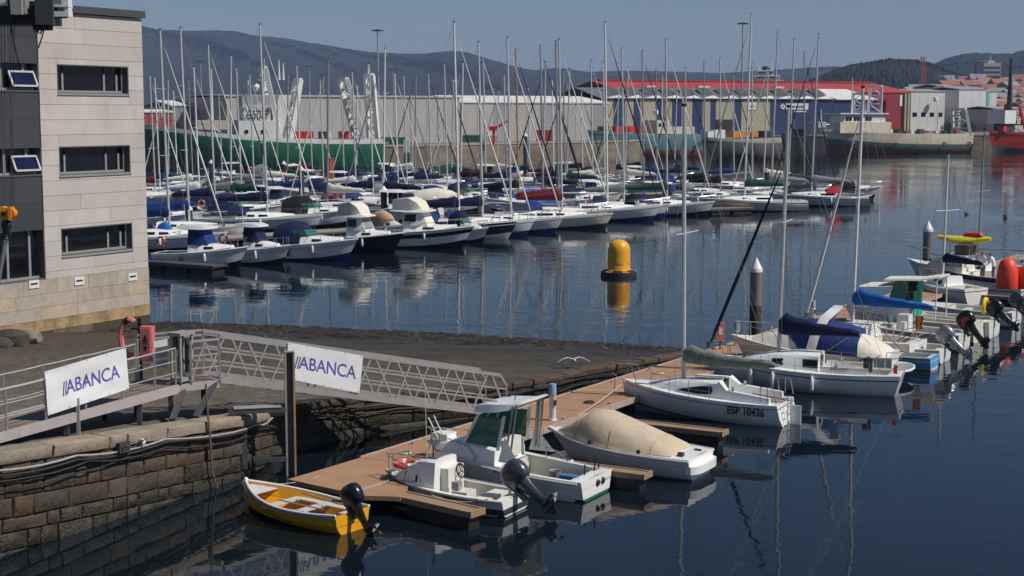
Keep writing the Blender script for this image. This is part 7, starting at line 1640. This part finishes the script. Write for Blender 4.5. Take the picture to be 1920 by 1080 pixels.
for px in (1130, 1152, 1176, 1196): MB().box((X(px), 0, 6.4), (1.6, 2.5, 1.4)).build('deck_gear', [REDB, DKB, mat('gear_rust', (.3, .1, .05), .8), DKB][px % 4], ts, smooth=False)
for px in (1120, 1185, 1290): tyre(ts, X(px), 3.6, 3.0)
t2, H, L, X = ship('barge', 'dull grey brown barge carrying orange crates beside the teal fishing ship', 1312, 1482, 299, True, 7, 5.0, 4.7, [(.3, 1), (.55, 1), (.9, 0), (1.0, 2)], [GB_, mat('hull_mud', (.10, .085, .065), .9, .3, .4), mat('strip_pale', (.38, .37, .33), .8)])
for px, w, m_ in ((1342, 2.8, ALUW), (1372, 1.7, mat('crate_orange', (.55, .22, .03), .6)), (1384, 1.7, MATS['crate_orange']), (1396, 1.7, MATS['crate_orange']), (1407, 1.7, MATS['crate_orange']), (1325, 1.6, SHW), (1430, 2.2, DKB)): MB().box((X(px), 0, 5.5), (w, 2.2, 1.9 if px == 1342 else 1.3)).build('deck_crate', m_, t2, smooth=False)
t4, H, L, X = ship('tugboat', 'dark hulled vessel bow on beside the white rusty trawler', 1468, 1530, 301, True, 6, 5.8, 5.0, [(.3, 0), (.6, 0), (1.0, 0)], [mat('hull_tar', (.018, .018, .02), .7, .3, .5)])
MB().box((0, 0, 5.9), (2.5, 3, 1.6)).build('deck_house', DKB, t4, smooth=False)
CRM = mat('trawler_cream', (.68, .63, .50), .6, .1, .4, dirt=(.48, .20, .035), dirt_amt=.40, dscale=.22, stretch=(1, 1, .4)); BND = mat('trawler_band', (.10, .155, .14), .7, .2, .4, dirt=(.13, .09, .06), dirt_amt=.35)
wt_, H, L, X = ship('rusty_trawler', 'white rust streaked trawler with pale green band and stern frame', 1515, 1808, 287, True, 8, 6.5, 4.9, [(.30, 1), (.50, 1), (.68, 2), (1.0, 0)], [CRM, ANTR, BND])
zy = lambda py: PD(1650, py, 402).z
MB().box(((X(1557) + X(1650)) / 2, 0, (4.5 + zy(232)) / 2 + .6), (X(1557) - X(1650), 6.6, zy(232) - 4.5)).build('superstructure', CRM, wt_, smooth=False)
w2 = MB(); w2.loft([[Vector((X(x), y, z)) for x, y in ((1562 + k, -3), (1562 + k, 3), (1640, 3), (1640, -3))] for z, k in ((zy(234), 0), (zy(216), 6))]); w2.build('wheelhouse', SHW, wt_, smooth=False)
for px in (1570, 1576, 1585, 1591, 1606, 1612): MB().box((X(px), 3.06, zy(222)), (.75, .12, 1.0)).build('window', GLASSB, wt_, smooth=False)
MB().box((X(1600), 0, zy(213)), (X(1562) - X(1650), 7, .3)).build('bridge_roof', SHW, wt_, smooth=False)
gantry(wt_, X(1632), 2.8, zy(165) - 6, 6, SHW, .6, n=5); gantry(wt_, X(1606), 2.2, zy(178) - 9, 9, SHW, -.5, n=4); gantry(wt_, X(1802), 3.2, zy(205) - 4.5, 4.5, ALUW, -1.2, n=4)
for (x, y0, y1) in ((1590, 215, 150), (1620, 215, 168), (1645, 240, 170), (1752, 255, 205), (1535, 240, 205)): MB().tube([(X(x), .4, zy(y0)), (X(x), .4, zy(y1))], [.25, .1], 6).build('mast', SHW, wt_)
for px in (1530, 1580, 1655, 1747, 1795): tyre(wt_, X(px), 4.2, zy(268))
rd2 = random.Random(5)
for k in range(12): px = 1660 + k * 11; MB().box((X(px), rd2.uniform(-2, 2), 5.2), (rd2.uniform(.6, 1.5), 1.2, rd2.uniform(.6, 1.8))).build('deck_gear', [SHW, DKB, mat('net_green', (.06, .11, .07), .9), MATS['gear_rust']][k % 4], wt_, smooth=False)
MB().box((X(1529), 0, 7.2), (2.4, 4.6, 1.4)).build('fore_winch', mat('winch_grey', (.4, .42, .41), .7), wt_, smooth=False); bow_rail(wt_, H, .72, 1.1, .05)
rsn, H, L, X = ship('red_ship', 'bright red workboat with red crane frame moored beyond the rusty trawler', 1852, 1990, 284, True, 8, 5.6, 5.2, [(.30, 1), (.42, 1), (1.0, 0)], [mat('ship_red', (.50, .035, .025), .5, .1, .4), MATS['hull_mud']])
gantry(rsn, X(1905), 2.6, 7.5, 4.5, MATS['ship_red'], -3.0, n=3); MB().box((X(1880), 0, 6.6), (3.5, 4, 2.6)).build('winch', DKB, rsn, smooth=False); MB().box((X(1868), 1.5, 6.0), (1.5, 1.5, 1.4)).build('deck_frame', MATS['ship_red'], rsn, smooth=False)
MB().tube([(X(1888), 0, 5), (X(1888), 0, 24)], [1.0, .3], 8).build('mast', DKB, rsn); MB().box((X(1875), 0, 9.0), (5, 5, 3.4)).build('deck_house', SHW, rsn, smooth=False)

# things on the far quay
rq = random.Random(8)
for k, (px, py, Y, w, h, m_, lab) in enumerate(((962, 262, 336, 5.5, 2.4, mat('container_orange', (.48, .10, .04), .7, .1, .4), 'orange container on the quay before the lower grey warehouse'), (1012, 262, 337, 5.8, 2.4, mat('container_red', (.42, .06, .035), .7, .1, .4), 'red container beside the orange one on the quay'), (912, 264, 330, 5.0, 1.3, mat('container_white', (.5, .5, .48), .7), 'long white container before the lower grey warehouse'), (838, 263, 326, 3.0, 1.8, DKB, 'dark skip standing on the quay near the bushes'), (885, 268, 322, 4.4, 1.5, mat('skip_green', (.05, .09, .08), .8), 'dull green skip on the quay'), (735, 262, 300, 5.5, 1.4, mat('gear_green', (.04, .16, .08), .8, .3, 1), 'heap of green fishing gear near the trawler stern'))):
    p = PD(px, py, Y); t = thing('container', lab, 'container', (p.x, Y, ZQ)); MB().box((0, 0, h / 2), (w, 2.4, h)).build('body', m_, t, smooth=False)
    for i in range(5): MB().box((-w / 2 + w * (i + .5) / 5, -1.22, h / 2), (.12, .06, h * .94)).build('rib', m_, t, smooth=False)
p = P(763, 335); gpp = thing('channel_marker', 'green and white striped marker post before the far quay', 'marker', (p.x, p.y, -1)); zt_ = PD(763, 262, p.y).z + 1
for k, m_ in enumerate((mat('marker_green', (.02, .14, .07), .6), ALUW)): MB().box((0, 0, zt_ * (.36 + .5 * k)), (.9, .9, zt_ * (.72 if k == 0 else .28))).build('band', m_, gpp, smooth=False)
p = PD(925, 300, 285); rc = thing('harbour_crane', 'small red fishing crane standing at the quay edge', 'crane', (p.x, 291, ZQ)); MB().tube([(0, 0, 0), (0, 0, 3.2)], .25, 8).build('column', REDB, rc); MB().bar((0, 0, 3.0), (2.6, 0, 4.6), .4, .5).build('jib', REDB, rc); MB().box((-.2, 0, 3.2), (1.4, .8, .8)).build('cab', REDB, rc)

LEAF = mat('bush_leaves', (.045, .075, .03), .8, .4, .8, spec=.2)
def bush(px, py, Y, w, h, lab):
    p = PD(px, py, Y); t = thing('bush', lab, 'bush', (p.x, Y, ZQ)); f = MB()
    for k in range(420):
        a, b_ = rq.uniform(0, 6.28), rq.uniform(0, 1) ** .5; x, y, z = w / 2 * b_ * math.cos(a), w / 3 * b_ * math.sin(a), h * (.15 + .85 * rq.random() * (1 - .6 * b_ * b_)); s = rq.uniform(.14, .34); n1 = Vector((rq.uniform(-1, 1), rq.uniform(-1, 1), rq.uniform(-1, 1))).normalized(); n2 = n1.cross(Vector((.3, .2, 1))).normalized()
        c_ = Vector((x, y, z)); f.add([c_ - n1 * s, c_ + n2 * s * .6, c_ + n1 * s, c_ - n2 * s * .6], [(0, 1, 2, 3)])
    f.build('crown', LEAF, t); MB().tube([(0, 0, 0), (.1, 0, h * .5)], [.12, .06], 6).build('trunk', TEAK, t); return t
for px, py, Y, w, h, lab in ((802, 266, 322, 4.5, 1.9, 'green bush on the quay near the dark skip'), (822, 266, 324, 3.0, 1.7, 'smaller green bush next to the dark skip'), (1793, 228, 480, 7, 6.5, 'dark round tree in front of the white harbour buildings'), (1778, 236, 470, 5, 3.5, 'low dark bush below the round tree'), (1815, 234, 470, 5, 4, 'low dark bush right of the round tree')): bush(px, py, Y, w, h, lab)

# city on the slope, tower block, crane, liner
CITY = [mat('city_%s' % n, c_, .9, .1, .1) for n, c_ in (('white', (.55, .52, .48)), ('cream', (.48, .40, .30)), ('brick', (.34, .17, .12)), ('grey', (.32, .31, .30)))]
CR_ = [mat('city_roof_tile', (.30, .12, .08), .9), mat('city_roof_grey', (.25, .24, .23), .9)]
rc_ = random.Random(17)
protos_c = []
for v in range(4):
    m_ = MB(); m_.box((0, 0, .5), (1, 1, 1), 0); m_.add([(-.54, -.54, 1), (.54, -.54, 1), (.54, .54, 1), (-.54, .54, 1), (-.54, 0, 1.12), (.54, 0, 1.12)], [(0, 1, 5, 4), (2, 3, 4, 5), (0, 4, 3), (1, 2, 5)], 1)
    for r_ in range(4):
        for q_ in range(4): m_.box((-.36 + .24 * q_, -.505, .18 + .21 * r_), (.13, .03, .11), 2)
    o = m_.build('tmp', [CITY[v], CR_[v % 2 == 0], GLASSB], smooth=False); protos_c.append(o.data); bpy.data.objects.remove(o)
NMS = ['white', 'cream', 'brick red', 'grey']
for k in range(150):
    px = rc_.uniform(1700, 1935); row = rc_.random(); Y = lerp(700, 1350, row); v = rc_.choice((0, 0, 1, 1, 2, 3)); w = rc_.uniform(9, 20); h = rc_.uniform(9, 20)
    w = rc_.uniform(8, 15); pt = lerp(203, 150, row) + rc_.uniform(-5, 5); zb = 0; X_ = PD(px, 200, Y).x; h = max(6, PD(px, pt, Y).z - 3)
    o = bpy.data.objects.new('town_house', protos_c[v]); C.objects.link(o); o.location = (X_, Y, 3.0); o.scale = (w, w * .8, h); o.rotation_euler = (0, 0, rc_.uniform(-.5, .5))
    tag(o, '%s town house on the distant city slope' % NMS[v], 'house', 'houses of the distant city')
tb = PD(1845, 118, 1380); tc_ = PD(1877, 118, 1380); tw = thing('tower_block', 'tall cream tower block standing above the distant city', 'building', ((tb.x + tc_.x) / 2, 1380, 3)); hT = tb.z - 3; wT = tc_.x - tb.x
MB().box((0, 8, hT / 2), (wT, 16, hT)).build('wall', mat('tower_cream', (.58, .53, .42), .8), tw, smooth=False)
pw0 = MB().box((0, 0, 0), (wT * .10, .3, 2.0)).build('window', GLASSB, tw, loc=(0, -.1, hT - 3), smooth=False)
for r_ in range(9):
    for q_ in range(6):
        if r_ or q_: put(pw0, 'window', tw, (-wT * .40 + wT * .16 * q_, -.1, hT - 4 - 4.1 * r_))
pw0.location = (-wT * .40, -.1, hT - 4)
MB().box((0, 6, hT + 1), (wT * .4, 6, 2.5)).build('roof_house', MATS['tower_cream'], tw, smooth=False); MB().tube([(0, 6, hT), (0, 6, hT + 7)], [.6, .1], 6).build('antenna', ALUW, tw)
db = PD(1860, 165, 1450); tb2 = PD(1834, 116, 1450); d2 = thing('tower_block', 'blue grey tower behind the cream tower block', 'building', (tb2.x + 4, 1450, 3)); MB().box((0, 5, (tb2.z - 3) / 2), (9, 10, tb2.z - 3)).build('wall', mat('tower_blue', (.16, .19, .24), .6), d2, smooth=False); MB().box((0, 5, tb2.z - 2.4), (10, 11, 1)).build('roof', FGD[0], d2, smooth=False)
q = PD(1738, 165, 760); q2 = PD(1730, 106, 760); rcr = thing('port_crane', 'pinkish red shipyard crane jib raised above the port roofs', 'crane', (q.x, 760, ZQ)); g = MB()
top_ = Vector((q2.x - q.x, 0, q2.z - ZQ))
for sd in (-.8, .8): g.bar((sd, 0, 4), top_ + Vector((sd * .9, 0, 0)), .5, .5)
for k in range(9): f = k / 9; a_ = Vector((0, 0, 4)).lerp(top_, f); b_ = Vector((0, 0, 4)).lerp(top_, f + 1 / 9); g.bar(a_ + Vector((-.8, 0, 0)), b_ + Vector((.8, 0, 0)), .25, .25)
g.build('jib', mat('crane_pink', (.45, .09, .09), .6), rcr, smooth=False); MB().box((0, 1, 6), (5, 4, 12)).build('base', MATS['crane_pink'], rcr, smooth=False)
ln = thing('cruise_ship', 'white superstructure of a passenger ship above the red shed roof', 'ship', (PD(1437, 160, 900).x, 900, 0)); zc = lambda py: PD(1437, py, 900).z; xc = lambda px: PD(px, 150, 900).x - PD(1437, 150, 900).x
for (x0, x1, y0, y1) in ((1400, 1478, 172, 157), (1404, 1470, 157, 150), (1415, 1462, 150, 140), (1419, 1450, 140, 131)):
    MB().box(((xc(x0) + xc(x1)) / 2, 5, (zc(y0) + zc(y1)) / 2), (xc(x1) - xc(x0), 10, zc(y1) - zc(y0) - .2)).build('deck_tier', ALUW, ln, smooth=False); MB().box(((xc(x0) + xc(x1)) / 2, -.2, (zc(y0) + zc(y1)) / 2), ((xc(x1) - xc(x0)) * .9, .3, .9)).build('window_band', GLASSB, ln, smooth=False)
MB().box(((xc(1400) + xc(1478)) / 2, 5, zc(172) / 2), (xc(1478) - xc(1400) + 8, 14, zc(172))).build('hull', ALUW, ln, smooth=False)
MB().lathe([(2.6, zc(132)), (2.3, zc(127)), (2.0, zc(124))], 12, (xc(1438), 5, 0)).build('funnel', NAVYH, ln)
for px in (1425, 1448): MB().tube([(xc(px), 3, zc(132)), (xc(px), 3, zc(122))], .3, 6).build('mast', ALUW, ln)
# bare slope scar on the ridge
# ------------------------------------------------------------ air: one closed box of thin pale haze around everything below the sky
hz = MB().box((0, 4300, 148.5), (14000, 9800, 302))
hm_ = bpy.data.materials.new('haze_air'); hm_.use_nodes = True; N, L = hm_.node_tree.nodes, hm_.node_tree.links
for n in list(N): N.remove(n)
out = N.new('ShaderNodeOutputMaterial'); pv = N.new('ShaderNodeVolumePrincipled'); pv.inputs['Color'].default_value = (.48, .62, .98, 1); pv.inputs['Density'].default_value = HAZE
pv.inputs['Anisotropy'].default_value = 0.0
L.new(pv.outputs[0], out.inputs['Volume'])
ho = hz.build('haze', hm_, smooth=False); ho['kind'] = 'stuff'; ho['label'] = 'thin blue haze filling the air over the harbour'
